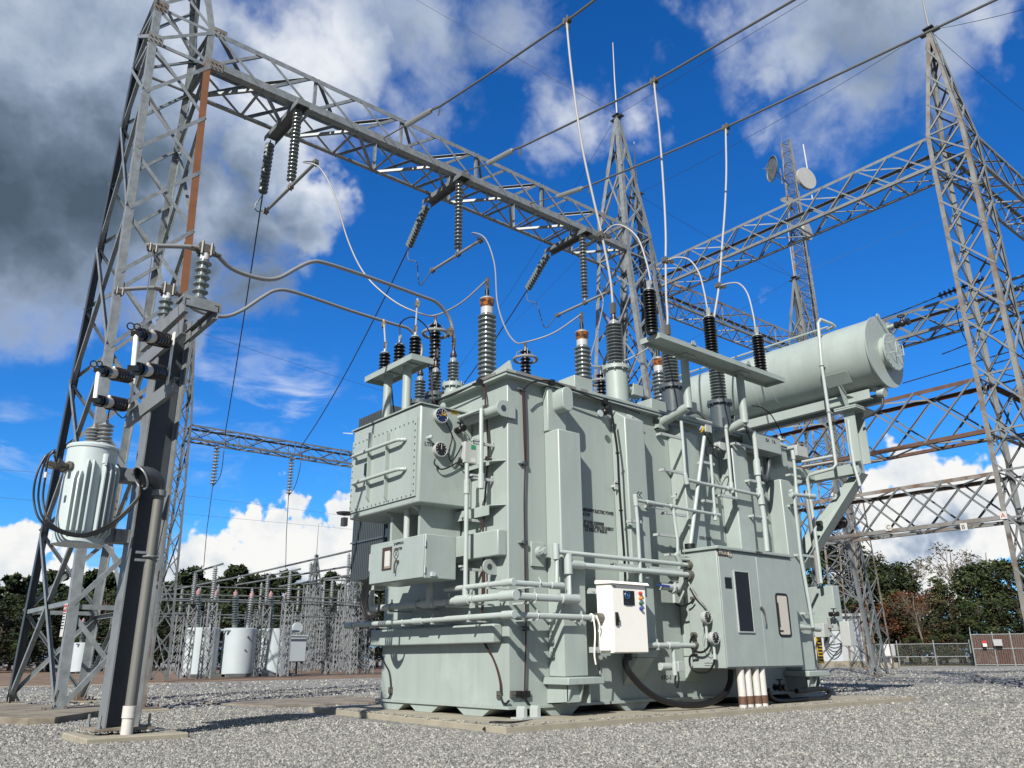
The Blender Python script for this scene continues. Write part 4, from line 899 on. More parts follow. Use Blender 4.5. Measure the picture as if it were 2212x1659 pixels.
b.box((wx0+.02,KY-.0295,wz0+.06),(wx0+.12,KY-.0275,wz0+.09));part('breaker_row',b,BLKM,w2)
h=kk(1145,1095);part('handle',B().cyl((h.x,KY-.02,h.z+.05),(h.x,KY-.06,h.z+.05),.024,10).tube(bez([(h.x-.03,KY-.06,h.z+.07),(h.x+.01,KY-.08,h.z),(h.x+.045,KY-.07,h.z-.16),(h.x+.035,KY-.06,h.z-.22)],5),.013,7),CLAMP,dr_)
text('G4506-01',.05,INK,kc,(kk(1108,793).x,KY-.066,KZ1+.006),ROT_LONG,bold=0)
# fittings on the left side of the control cabinet
sk_=lambda x,y:PX(*r1(x,y),KX0-.002)
for x,y in ((875,1130),(915,1235)):
    c=sk_(x,y);g=part('gauge',B().cyl((KX0,c.y,c.z),(KX0-.12,c.y,c.z),.07,14),CLIPP,kc)
    gb=V((KX0-.14,c.y-.04,c.z));gauge(gb+V((-.02,.02,0)),(0,-1,0),.10,BLKM,kc)
    part('stem',B().cyl(gb+V((0,0,-.1)),gb+V((0,0,-.24)),.022,10).cyl(gb+V((0,0,-.24)),gb+V((0,0,-.32)),.032,8),CLIPP,kc)
for y,x in ((828,765),(858,775),(908,780),(1270,812),(1220,805),(1030,798)):
    c=sk_(x,y);part('hub',B().cyl((KX0-.07,c.y,c.z),(KX0-.001,c.y,c.z),.05 if y!=1030 else .03,14),CLAMP,kc)
def rub(pts,r=.016,m=RUB,x=KX0-.10,name='hose'): return part(name,B().tube(bez([PX(*r1(*q),x) for q in pts],6),r,7),m,XF)
rub([(805,1218),(785,1235),(780,1270),(800,1300),(840,1308),(870,1285),(885,1235),(882,1200)],.018)
rub([(815,1320),(785,1325),(775,1350),(785,1390),(820,1412),(870,1408),(900,1370),(905,1330)],.018)
rub([(690,1000),(700,1050),(730,1068),(775,1055),(797,1032)],.016)
rub([(770,945),(800,1000),(850,1055),(878,1095)],.012,ALU,name='capillary');rub([(768,950),(812,1010),(872,1090)],.007,RUB,name='capillary')
rub([(860,1190),(845,1230),(850,1280),(880,1310),(895,1280),(880,1240)],.005,ALU,name='capillary')
for i in range(3):
    for j in range(2):
        c=sk_(862+j*22,1360+i*13);part('louver',B().box((KX0-.014,c.y-.05,c.z-.008),(KX0-.001,c.y+.03,c.z+.012)),PAINT2,kc)
# lower conduit from the white cabinet to the control cabinet and its elbows
zD=Lc(700,1273,r1).z;conduit([(WX1,-LO,zD),(KX0,-LO,zD)],.042,[((Lc(690,1273,r1).x,-LO,zD),(1,0,0))])
xD=Lc(690,1273,r1).x;clampL(V((Lc(605,1273,r1).x,0,zD)),.042)
conduit([(xD,-LO,zD),(xD,-LO,Lc(695,1425,r1).z)],.03,[((xD,-LO,Lc(694,1395,r1).z),(0,0,1))])
q=Lc(722,1382,r1);part('sensor_head',B().box((q.x-.09,-LO-.06,q.z-.07),(q.x+.07,-LO+.06,q.z+.08)).cyl((q.x-.35,-LO+.1,q.z),(q.x-.1,-LO+.1,q.z),.06,14),CLIPP,XF,bev=.006)
rub([(705,1425),(700,1460),(712,1490),(720,1450),(716,1410)],.014,RUB,xD)
text('RTD-3',.09,INK,XF,Lc(630,1450,r1,.003),ROT_LONG,bold=0)
q=Lc(660,968,r1,.35);part('oil_valve',B().cyl((q.x-.18,-.35,q.z),(q.x+.22,-.35,q.z),.06,14).cyl((q.x+.1,-.35,q.z),(q.x+.15,-.35,q.z),.10,8).cyl((q.x+.2,-.35,q.z),(q.x+.24,-.35,q.z),.09,16).cyl((q.x+.15,-.35,q.z-.05),(q.x+.15,-.35,q.z-.25),.03,10),CLIPP,XF)
part('blue_lever',B().bar((q.x-.02,-.41,q.z+.0),(q.x-.32,-.42,q.z+.01),.03,.02,(0,1,0)),BLUM,XF)
# PVC risers below the cabinet
for i,x in enumerate((1052,1088,1130,1162)):
    c=PY(*r1(x,1560),-.925);part('pvc_riser',B().cyl((c.x,c.y,.02),(c.x,c.y,KZ0),.062,18).cyl((c.x,c.y,.02),(c.x,c.y,.10),.064,18),PVC,XF)
    part('band',B().cyl((c.x,c.y,.14),(c.x,c.y,.26),.068,18),BRONZ if 0 else mat('brown band %d'%i,(.17,.09,.05),.6,0,.4,30),XF)
# black hose and drain at the right foot
hp=[PY(*r1(*q),-.5) for q in ((1180,1500),(1200,1545),(1260,1562),(1380,1552),(1470,1545),(1500,1525),(1488,1500),(1430,1498),(1370,1505),(1330,1510))]
part('flexible_hose',B().tube(bez(hp,5),.045,10),RUB,XF)
valve(PY(*r1(1215,1490),-.3),(0,-1,0),BLKM,XF,1.0)
# ---------------------------------------------------------------- pipework on the right half of the long face
def run(pts,f,r=.033,o=LO,fit=()):
    P_=[Lc(x,y,f,o) for x,y in pts];return conduit(P_,r,[(P_[i],(P_[min(i+1,len(P_)-1)]-P_[max(i-1,0)])) for i in fit])
def strut(x0,y0,x1,y1,f,o=LO):
    p,q=Lc(x0,y0,f,o),Lc(x1,y1,f,o);part('strut_bracket',B().chan(p,V((q.x,-o,p.z)),.045,.045,.006,(0,-1,0)).box((min(p.x,q.x),-o+.0,p.z-.02),(min(p.x,q.x)+.04,-SD if 1 else 0,p.z+.02)),CLIPP,XF)
run([(523,945),(515,800),(505,620),(495,520)],r1,.030,.45,(3,))
run([(495,518),(570,533),(690,553),(800,575),(915,595)],r1,.028,.45,(1,2,4))
run([(770,828),(715,822),(712,720),(700,640),(690,558)],r1,.030,.45,(1,))
run([(908,600),(895,430),(884,285)],r1,.027,.45,(0,))
run([(732,105),(742,240),(752,385),(757,410)],r1,.030,.45,(3,))
run([(757,412),(850,435),(985,462),(1060,478),(1140,495)],r1,.032,.45,(2,4))
run([(1178,785),(1160,600),(1143,500),(1125,350),(1112,200),(1105,160)],r1,.05,.45,(2,3))
run([(992,455),(975,250),(960,120)],r1,.032,.45,(0,2))
run([(1415,1180),(1395,1050),(1350,800),(1318,500),(1312,490)],r1,.033,.55,(4,))
run([(1318,492),(1360,495),(1405,500)],r1,.04,.55,(0,2))
run([(1330,480),(1320,350),(1312,285)],r1,.03,.55,(0,2))
run([(1345,1178),(1380,1180),(1430,1186)],r1,.04,.45,(0,2))
for a in ((628,172,745,150),(645,358,760,340),(475,625,528,615),(615,695,715,682),(655,583,760,568),(672,800,750,790),(570,548,640,540),(845,320,905,318),(855,520,920,510),(935,492,1020,485),(1110,598,1180,585),(1090,415,1160,405),(390,853,520,840),(560,868,740,862),(1012,222,1130,210),(1345,802,1420,800),(1185,640,1240,640) if 0 else (1310,545,1350,540),(1300,385,1350,380),(1380,1105,1425,1100)): strut(*a,r1)
p,q=Lc(852,190,r1,.42),Lc(778,765,r1,.42);part('diagonal_tube',B().tube([p,q],.035,12),PIPEP,XF);part('boot',B().cyl(q+V((0,0,-.02)),q+V((0,0,.06)),.09,16),RUB,XF)
for x,y,o in ((838,148,.35),(912,240,.3)):
    q=Lc(x,y,r1,o);part('sensor_head',B().cyl(q+V((-.08,0,0)),q+V((.02,0,0)),.06,14).box(q+V((.02,-.08,-.07)),q+V((.2,.06,.08))),CLIPP,XF,bev=.006)
q=Lc(832,150,r1,.36);part('amber_ring',B().cyl(q+V((-.0,0,0)),q+V((.03,0,0)),.066,14),YEL,XF)
for pts in (((850,170),(880,215),(900,260),(890,290),(865,285),(862,250),(885,235),(930,250),(955,285),(945,305),(915,300),(895,270)),((868,150),(885,180),(890,210)),((1090,205),(1070,150),(1062,90)),((1100,30),(1150,40),(1200,80),(1240,150),(1260,200))):
    part('lead',B().tube(bez([Lc(x,y,r1,.42) for x,y in pts],5),.012,6),RUB,XF)
g=Lc(*(1150,235),r1,.30);b=B().box((g.x-.45,-.48,g.z-.17),(g.x+.40,-.15,g.z+.17));jb=part('terminal_box',b,PAINT2,XF,bev=.01)
text('8A   7A',.11,INK,jb,(g.x-.13,-.482,g.z+.02),ROT_LONG)
part('flexible_hose',B().tube(bez([Lc(*q_,r1,.35) for q_ in ((1185,300),(1187,350),(1175,405),(1160,412),(1150,385),(1148,350))],6),.045,10),DSTEEL,XF)
q=Lc(*(1340,275),r1,.35);part('junction_box',B().box(q+V((-.22,-.1,-.1)),q+V((.2,.12,.13))),BOXG,XF,bev=.01)
# relief vents on the lid at the right
for px,y in ((1680,.5),(1718,.5)):
    c=PY(px,915,y);part('relief_device',B().lathe((c.x,y,5.1),(0,0,1),[(0,.2),(.06,.2),(.12,.13),(.2,.12),(.21,.16),(.25,.16),(.26,.06),(.34,.06),(.35,.12),(.38,.12),(.39,.04),(.45,.04)],20),CLIPP if px<1700 else CLAMP,XF)
# lid piping between turrets
part('lid_pipe',B().tube([(1.9,.6,5.30),(2.7,.55,5.36),(3.3,.9,5.4)],.03,8),CLIPP,XF);part('lid_pipe',B().tube([(3.4,1.2,5.3),(4.2,1.1,5.4),(4.7,1.2,5.36),(5.8,1.1,5.4),(7.0,1.1,5.36)],.03,8),CLIPP,XF)
part('lid_pipe',B().tube([(1.9,.06,5.16),(3.4,.06,5.16)],.022,8).tube([(3.4,.02,5.2),(5.2,.02,5.2)],.03,8),CLIPP,XF)
for i in range(3):
    q=HV[i];x=(2.97,4.57,6.10)[i];s=V((x+.55,.42,5.55));part('flexible_hose',B().tube(bez([s,s+V((.18,-.1,-.08)),s+V((.35,-.25,-.3)),s+V((.5,-.35,-.42)),s+V((.8,-.38,-.42))],6),.035,9),DSTEEL,XF)
# lettering on the tank between the first two stiffeners
for s_,yy,xa_,xb_ in (('MISSISSIPPI ELECTRIC POWER',566,222,381),('ATION',589,222,258),('N° DOE-OE0000908',630,228,330),('TION: COOPERATIVE ENERGY',650,224,381),('GE SERIAL N°4506-01',669,234,346)):
    q=Lc(xa_,yy,r1,.003);q2=Lc(xb_,yy,r1,.003);text(s_,.078,INK,XF,(max(q.x,1.24),-.003,q.z-.03),ROT_LONG,fit=q2.x-q.x,bold=.0012)
text('OPERATION',.085,INK,XF,(PY(*r1(827,722),-.34).x,-SD-.003,PY(*r1(827,722),-.34).z),ROT_LONG,sx=.7,bold=0)
for x,y in ((500,490),(514,492)):
    q=PY(*r1(x,y),-SD-.003);part('chevron_mark',B().bar(q,q+V((.07,0,.06)),.012,.003,(0,1,0)).bar(q+V((0,0,0)),q+V((.07,0,-.06)),.012,.003,(0,1,0)),INK,XF)
for x,y in ((393,443),(706,498),(748,1040)):
    q=Lc(x,y,r1,.10);part('small_tab',B().box((q.x-.04,-.12,q.z-.07),(q.x+.04,-.10,q.z+.04)).cyl((q.x,-.12,q.z+.04),(q.x,-.10,q.z+.04),.04,14).cyl((q.x,-.125,q.z),(q.x,-.12,q.z),.018,10).box((q.x-.01,-.1,q.z-.02),(q.x+.01,-.001,q.z+.02)),CLIPP,XF)
q=Lc(312,1440,r1,.01);part('hook',B().torus((q.x,-.01,q.z),(0,1,0),.04,.01,14,5).tube([(q.x,-.01,q.z+.05),(q.x,-.02,q.z+.2)],.01,6),CLIPP,XF)
# ---------------------------------------------------------------- conservator tank
CXX,CY0,CZ,CR,CY1=9.0,-1.86,7.05,.80,3.7
cv=part('conservator',B().cyl((CXX,CY0+.03,CZ),(CXX,CY1,CZ),CR-.035,64),PAINT,XF,'large horizontal oil tank')
b=B().cyl((CXX,CY0,CZ),(CXX,CY0+.03,CZ),CR,64);
for a in (90,60,):
    d=V((math.cos(R(a)),0,math.sin(R(a))));c=V((CXX,CY0+.002,CZ))+d*(CR+.03);b.cyl(c,c+V((0,.026,0)),.07,14)
ec=part('end_plate',b,PAINT,cv)
h=part('manhole_neck',B().cyl((CXX+.08,CY0-.12,CZ-.02),(CXX+.08,CY0-.001,CZ-.02),.36,40),PAINT,ec)
part('cover',B().cyl((CXX+.08,CY0-.16,CZ-.02),(CXX+.08,CY0-.121,CZ-.02),.42,40),PAINT,h)
bb=B()
for i in range(20):
    a=R(i*18);c=V((CXX+.08+.39*math.cos(a),CY0-.16,CZ-.02+.39*math.sin(a)));bb.cyl(c,c+V((0,-.015,0)),.013,6)
part('bolts',bb,PAINT,h)
for dx in (-.02,.30):
    c=V((CXX+dx-.06,CY0-.161,CZ));part('handle',B().tube([c+V((-.05,0,.13)),c+V((-.05,-.09,.13)),c+V((.02,-.12,.13)),c+V((.02,-.12,-.10)),c+V((-.05,-.09,-.10)),c+V((-.05,0,-.10))],.010,7),CLIPP,h)
vv=V((CXX+.36,CY0-.02,CZ+CR*.86));part('nozzle',B().cyl(vv+V((-.0,.1,-.03)),vv+V((0,-.16,-.03)),.05,12),PAINT,cv);valve(vv+V((0,-.14,-.03)),(0,-1,0),BLKM,cv,1.3)
part('seam',B().tube([(CXX-CR*.93,CY0+.03,CZ+.13),(CXX-CR*.93,CY1,CZ+.13)],.012,5),PAINT,cv)
for yy in (.55,1.0): part('seam',B().torus((CXX,yy,CZ),(0,1,0),CR-.033,.006,64,4),PAINT,cv)
part('top_rail',B().tube([(CXX-.35,CY0+1.0,CZ+CR+.02),(CXX-.35,CY1,CZ+CR+.02)],.025,8).tube([(CXX-.3,CY0+1.0,CZ+CR-.04),(CXX-.3,CY1,CZ+CR-.04)],.012,6),PAINT,cv)
# support beam, post and bracket
bz=CZ-CR-.02
part('support_beam',B().chan((CXX-.25,CY0+.35,bz-.08),(CXX-.25,CY1-.5,bz-.08),.20,.12,.015,(-1,0,0)).chan((CXX+.35,CY0+.35,bz-.08),(CXX+.35,CY1-.5,bz-.08),.20,.12,.015,(1,0,0)),PAINT,XF)
PPX,PPY=CXX-.20,-1.02
part('saddle',B().prism([(CXX-.62,PPY,CZ-CR*.62),(CXX-.30,PPY,CZ-CR*.80),(CXX-.22,PPY,bz-.28),(CXX-.34,PPY,bz-.28)],(0,.03,0)).prism([(CXX-.74,PPY-.3,CZ-.44),(CXX-.74,PPY+.25,CZ-.44),(CXX-.55,PPY+.25,CZ-.66),(CXX-.55,PPY-.3,CZ-.66)],(.012,0,.01)).box((CXX-.45,PPY-.25,bz-.32),(CXX+.45,PPY+.25,bz-.29)).box((CXX-.45,PPY-.25,bz-.36),(CXX+.45,PPY+.25,bz-.33)),PAINT,XF)
zb0=PX(1795,1012,PPX).z;zb0=4.75
b=B().box((CXX-.30,PPY-.12,zb0),(CXX-.28,PPY+.12,bz-.361)).box((CXX+.1,PPY-.12,zb0),(CXX+.12,PPY+.12,bz-.361)).box((CXX-.28,PPY+.05,zb0),(CXX+.1,PPY+.07,bz-.361))
part('post',b,PAINT,XF)
b=B().prism([(LX,PPY+.04,zb0+.0),(CXX+.14,PPY+.04,zb0+.0),(CXX+.14,PPY+.04,zb0-.30),(CXX-.1,PPY+.04,zb0-.42),(LX,PPY+.04,2.9)],(0,.02,0)) if 0 else B()
b.bar((CXX-.1,PPY+.0,zb0-.12),(CXX-.1,1.2,zb0-.12),.24,.22,(0,0,1));b.bar((LX+.0,.1,zb0-.12),(CXX+.1,.1,zb0-.12),.2,.2,(0,0,1))
b.prism([(CXX-.0,PPY-.05,zb0-.24),(CXX-.0,PPY+.35,zb0-.24),(LX+.35,.55,2.9),(LX+.35,.15,2.6)],(.06,0,0));b.prism([(CXX-.0,PPY-.05,zb0-.24),(CXX-.0,PPY-.03,zb0-.24),(LX+.35,.17,2.6),(LX+.35,.15,2.6)],(-.25,0,0))
part('support_bracket',b,PAINT,XF)
part('support_bracket',B().prism([(LX,2.6,3.2),(CXX+.1,2.6,4.6),(CXX+.1,2.6,bz-.3),(CXX-.2,2.6,bz-.3),(CXX-.2,2.6,4.8),(LX,2.6,4.0)],(0,.2,0)),PAINT,XF)
# float gauge
q=PX(1850,860,CXX-.2);part('float_gauge',B().cyl((CXX-.1,CY0+.22,bz-.06),(CXX-.1,CY0+.08,bz-.1),.11,18).cyl((CXX-.1,CY0+.30,bz+.04),(CXX-.1,CY0+.2,bz-.02),.06,12),CLIPP,XF)
part('lead',B().tube(bez([(CXX-.1,CY0+.15,bz-.2),(CXX-.12,CY0+.2,bz-.4),(CXX-.1,CY0+.45,bz-.5),(CXX-.1,CY0+.65,bz-.55)],6),.03,7),DSTEEL,XF)
# breather pipe over the tank and down to the dryer
rx=lambda px,py,x=CXX-CR-.06:PX(px,py,x)
pts=[PX(1788,712,8.8),PX(1803,705,8.65),PX(1797,700,8.55),PX(1772,690,8.25),rx(1767,698),rx(1775,790),rx(1790,890),rx(1806,1003,8.2),rx(1800,1012,8.15),rx(1748,1026,8.1),rx(1744,1034,8.1),rx(1757,1120,8.1),rx(1774,1260,8.1)]
part('breather_pipe',B().tube(pts,.035,10),PIPEP,XF)
for i in (5,6):
    q=pts[i];part('strut_bracket',B().torus(q,(0,0,1),.045,.012,12,5).bar(q,q+V((.15,.0,0)),.03,.02),CLIPP,XF)
part('drain_pipe',B().tube([rx(1832,907,8.7),rx(1838,960,8.7),rx(1845,1005,8.7),rx(1858,1050,8.7)],.035,10),PIPEP,XF)
part('drop_pipe',B().tube([rx(1741,1060,8.3),rx(1760,1180,8.3),rx(1770,1262,8.3)],.055,12),ALU,XF)
part('cross_pipe',B().tube([rx(1733,998,8.2),rx(1800,985,8.2)],.035,10).tube([rx(1733,1008,8.2),rx(1800,997,8.2)],.02,8),PIPEP,XF)
# gas detection cabinet and valves on the far right end
gx=8.35;u0,u1=PX(1775,1262,gx),PX(1800,1262,gx)
gz1,gz0=PX(1790,1265,gx).z,PX(1815,1390,gx).z;gy=PX(1797,1300,gx).y
gcab=part('gas_monitor_cabinet',B().box((gx,gy-.05,gz0+.25),(gx+.25,gy+.65,gz1)),PAINT2,XF,bev=.008)
part('side_box',B().box((gx-.05,gy-.32,gz0-.05),(gx+.15,gy-.12,gz0+.42)),BOXG,gcab,bev=.008)
j=rx(1777,1362,8.1);part('junction_box',B().box(j-V((.15,.12,.13)),j+V((.13,.12,.13))),BOXG,XF,bev=.006)
valve(rx(1792,1327,8.2),(0,-1,0),BLKM,XF,.8)
part('valve_tree',B().tube([rx(1790,1335,8.15),rx(1793,1360,8.15)],.03,8).tube([rx(1786,1385,8.15),rx(1786,1372,8.15),rx(1800,1372,8.15),rx(1802,1390,8.15)],.022,8).cyl(rx(1793,1350,8.15),rx(1793,1356,8.15),.06,12),ALU,XF)
for i in range(5):
    s=rx(1780+i*3,1376,8.1);e=rx(1815+i*1,1390,8.1);m=rx(1800+i,1424-i*8,8.05-.03*i)
    part('lead',B().tube(bez([s,rx(1783+i*2,1400-i*2,8.08),m,rx(1817,1410-i*5,8.08),e],6),.011,7),DSTEEL,XF)
p=rx(1764,1401,8.0);part('warning_sticker',B().box((LX+.001,-.04,p.z-.28),(LX+.2,-.02,p.z+.22)),YEL,XF)
b=B()
for i in range(7): b.box((LX+.02,-.044,p.z-.24+i*.06),(LX+.18,-.041,p.z-.205+i*.06))
part('sticker_print',b,INK,XF)
part('insulator_stub',B().cyl((8.45,-.1,PX(1770,1130,8.4).z),(8.45,-.2,PX(1770,1130,8.4).z),.06,12),BLKM,XF)
# ================================================================ lattice structures
def leg_parts(par,corners_fn,zs,w,t,m,upper=None):
    for sx in (-1,1):
        for sy in (-1,1):
            b=B()
            for i in range(len(zs)-1):
                if upper and (sx,sy)==upper[0] and zs[i]>=upper[1]: continue
                _legseg(b,V(corners_fn(sx,sy,zs[i])),V(corners_fn(sx,sy,zs[i+1])),sx,sy,w,t)
            mm=m((sx,sy)) if callable(m) else m
            o=part('leg',b,mm,par)
            if upper and (sx,sy)==upper[0]:
                b=B()
                for i in range(len(zs)-1):
                    if upper[1]<=zs[i]<upper[2]: _legseg(b,V(corners_fn(sx,sy,zs[i])),V(corners_fn(sx,sy,zs[i+1])),sx,sy,w,t)
                part('leg_extension',b,BROWN,o,'rust brown upper length of the leg')
                b=B()
                for i in range(len(zs)-1):
                    if zs[i]>=upper[2]: _legseg(b,V(corners_fn(sx,sy,zs[i])),V(corners_fn(sx,sy,zs[i+1])),sx,sy,w,t)
                part('leg_extension',b,GALV,o)
def _legseg(b,p,q,sx,sy,w,t):
    b.bar(p+V((-sx*w/2,-sy*t/2,0)),q+V((-sx*w/2,-sy*t/2,0)),w,t,(0,1,0))
    b.bar(p+V((-sx*t/2,-sy*(w/2+t/2+.001),0)),q+V((-sx*t/2,-sy*(w/2+t/2+.001),0)),w-t,t,(1,0,0))
def tower(name,label,cx,cy,prof,zs,lw,bw,m,peak=None,group=None,zsx=None,horiz=(),merge=False,upper=None,mb=None,base=True,cat='tower',rod=None):
    T=thing(name,label,cat,(cx,cy,0),group);mb=mb or (m if not callable(m) else GALV)
    def cf(sx,sy,z): hx,hy=prof(z);return (cx+sx*hx,cy+sy*hy,z)
    t=lw*.09
    leg_parts(T,cf,zs,lw,t,m,upper)
    bt=bw*.10;G=B()
    def br(p,q,n,off,flip=1):
        p,q=V(p),V(q);n=V(n);d=(q-p).normalized()*lw*.25;p=p+n*off+d;q=q+n*off-d
        b=G if merge else B();b.ang(p,q,bw,bt,n,flip)
        if not merge: part('brace',b,mb,T)
    for ax in (0,1):
        Z=zs if ax==1 or zsx is None else zsx
        for s in (-1,1):
            n=V((s,0,0)) if ax==0 else V((0,s,0))
            for i in range(len(Z)-1):
                z0,z1=Z[i],Z[i+1]
                a0=cf(s,-1,z0) if ax==0 else cf(-1,s,z0);a1=cf(s,-1,z1) if ax==0 else cf(-1,s,z1)
                b0=cf(s,1,z0) if ax==0 else cf(1,s,z0);b1=cf(s,1,z1) if ax==0 else cf(1,s,z1)
                if (V(a1)-V(b1)).length<.12: continue
                br(a0,b1,n,.004+bt,1);br(b0,a1,n,-t-.004,-1)
            for z in horiz:
                a=cf(s,-1,z) if ax==0 else cf(-1,s,z);c=cf(s,1,z) if ax==0 else cf(1,s,z);br(a,c,n,-t-bt-.012,1)
    if merge: part('bracing',G,mb,T)
    if base:
        for sx in (-1,1):
            for sy in (-1,1):
                c=V(cf(sx,sy,0));b=B().box(c+V((-.22,-.2,.05)),c+V((.22,.2,.075)))
                b.prism([c+V((-sx*.02,-sy*.1,.076)),c+V((-sx*.24,-sy*.1,.076)),c+V((-sx*.02,-sy*.1,.42))],(0,.012,0)).prism([c+V((0,-sy*.24,.076)),c+V((0,-sy*.02,.076)),c+V((0,-sy*.02,.42))],(.012,0,0))
                for dx in (-.17,.15):
                    for dy in (-.15,.15): b.cyl(c+V((dx,dy,.06)),c+V((dx,dy,.13)),.016,6)
                part('base_plate',b,RUSTL,T)
    if peak:
        tz=zs[-1];b=B().box((cx-.16,cy-.16,tz),(cx+.16,cy+.16,tz+.03));b.box((cx-.10,cy-.3,tz-.12),(cx+.1,cy+.3,tz-.08));part('peak_plate',b,DSTEEL,T)
    if rod: part('lightning_rod',B().tube([(cx,cy,zs[-1]),(cx-.02,cy,(zs[-1]+rod)/2),(cx,cy,rod)],[.04,.03,.02],7),ALU,T)
    return T
def plin(pts):
    def f(z):
        if z<=pts[0][0]: return pts[0][1:]
        for a,b in zip(pts,pts[1:]):
            if z<=b[0]:
                k=(z-a[0])/(b[0]-a[0]);return (a[1]+(b[1]-a[1])*k,a[2]+(b[2]-a[2])*k)
        return pts[-1][1:]
    return f
def girder(name,label,a,L_,ax,w,h,bay,cw,bw,m,mtop=None,group=None,posts=2,merge=False,mb=None,full=False,big=False):
    cw0=cw
    # box girder from corner a (low x, low y, bottom) running L_ along axis ax
    T=thing(name,label,'girder',a,group);a=V(a);u=V((1,0,0)) if ax==0 else V((0,1,0));s=V((0,1,0)) if ax==0 else V((1,0,0));z=V((0,0,1));mb=mb or m
    t=cw*.09;G=B()
    for si in (0,1):
        for zi in (0,1):
            cw=cw0*(1.55 if (big and si==0 and zi==0) else 1);p=a+s*(w*si)+z*(h*zi);q=p+u*L_;so=1 if si==0 else -1;zo=1 if zi==0 else -1
            b=B();b.bar(p+s*(so*t/2)+z*(zo*cw/2),q+s*(so*t/2)+z*(zo*cw/2),t,cw,z);b.bar(p+s*(so*(cw/2+t/2+.001))+z*(zo*t/2),q+s*(so*(cw/2+t/2+.001))+z*(zo*t/2),cw-t,t,z)
            part('chord',b,(mtop or m) if (zi==1 or full) else m,T)
    cw=cw0;n=max(1,round(L_/bay));st=L_/n;bt=bw*.1
    def br(p,q,nrm,off,flip=1):
        b=G if merge else B();nrm=V(nrm);d=(V(q)-V(p)).normalized()*cw*.3;b.ang(V(p)+nrm*off+d,V(q)+nrm*off-d,bw,bt,nrm,flip)
        if not merge: part('brace',b,mb,T)
    for i in range(n):
        for si in (0,1):
            nr=s*(-1 if si==0 else 1);p0=a+s*(w*si)+u*(i*st);p1=p0+u*st
            br(p0+z*h,p1,nr,.004+bt,1);br(p0,p1+z*h,nr,-t-.004,-1)
            if posts and i%posts==0 and i>0: br(p0,p0+z*h,nr,-t-bt*2-.01,1)
        for zi in (0,1):
            nr=z*(-1 if zi==0 else 1);p0=a+z*(h*zi)+u*(i*st);p1=p0+u*st
            if (i+zi)%2: br(p0,p1+s*w,nr,.004,1)
            else: br(p0+s*w,p1,nr,.004,1)
            if zi==0 and not merge and n<15: br(p0,p0+s*w,nr,-t-.006,1)
    if merge: part('bracing',G,mb,T)
    return T
BZ=15.05;BH=1.08
zs1=[.07,1.82,3.5,5.2,6.86,8.6,10.2,11.83,13.45,15.08,16.13,17.5,18.9,20.4]
pr1=plin([(0,.735,2.21),(15.05,.735,.77),(16.13,.73,.75),(20.4,.07,.07)])
T1=tower('lattice_tower','tall galvanised lattice tower at the left with one rust brown leg',-3.43,9.18,pr1,zs1,.165,.085,lambda c:RUSTL if c==(1,-1) else (DSTEEL if c==(-1,1) else GALV),True,None,zsx=[.07,3.5,6.86,10.2,13.45,15.08,16.13,18.9,20.4],horiz=(1.82,15.08,16.13),upper=((1,-1),5.2,15.0),mb=GALV)  # back left leg in darker steel, its shade put into the colour
# gusset plates at the girder joint
for (sx,z) in ((-1,15.1),(1,15.1),(-1,16.1),(1,16.1)):
    hx,hy=pr1(z);c=V((-3.43+sx*hx,9.18-hy-.012,z));b=B().box(c+V((-.14 if sx>0 else -.05,0,-.13)),c+V((.30 if sx>0 else .30,.008,.16)))
    for dx in (-.0,.1,.2):
        for dz in (-.06,.06): b.cyl(c+V((dx,0,dz)),c+V((dx,-.03,dz)),.022,6)
    part('gusset_plate',b,STAIN,T1)
# splice plates with bolts on two legs
for (sx,sy,z) in ((1,-1,4.35),(-1,-1,4.6),(1,1,3.9)):
    hx,hy=pr1(z);c=V((-3.43+sx*hx,9.18+sy*hy,z));d=V(( -3.43+sx*pr1(z+1)[0],9.18+sy*pr1(z+1)[1],z+1))-c
    b=B();b.bar(c+V((-sx*.1,-.012,-0)),c+d*.62+V((-sx*.1,-.012,0)),.19,.012,(0,1,0))
    for i in range(7):
        q=c+d*(.04+.09*i)+V((-sx*(.06 if i%2 else .14),-.018,0));b.cyl(q,q+V((0,-.035,0)),.018,6)
    part('splice_plate',b,STAIN,T1)
hx,hy=pr1(1.75);p=V((-3.43-hx-.012,9.18-hy+.16,1.55))
sg=part('warning_sign',B().box((p.x-.004,p.y-.12,p.z-.28),(p.x,p.y+.12,p.z+.28)),SIGNW,T1,'danger sign')
part('header',B().box((p.x-.008,p.y-.11,p.z+.14),(p.x-.0045,p.y+.11,p.z+.26)),REDM,sg);text('DANGER',.07,SIGNW,sg,(p.x-.0095,p.y+.105,p.z+.175),ROT_END,sx=.7)
for i in range(7): part('print_line',B().box((p.x-.007,p.y-.09+.03*(i%2),p.z+.10-i*.05),(p.x-.0045,p.y+.1,p.z+.12-i*.05)),INK,sg) if i<6 else None
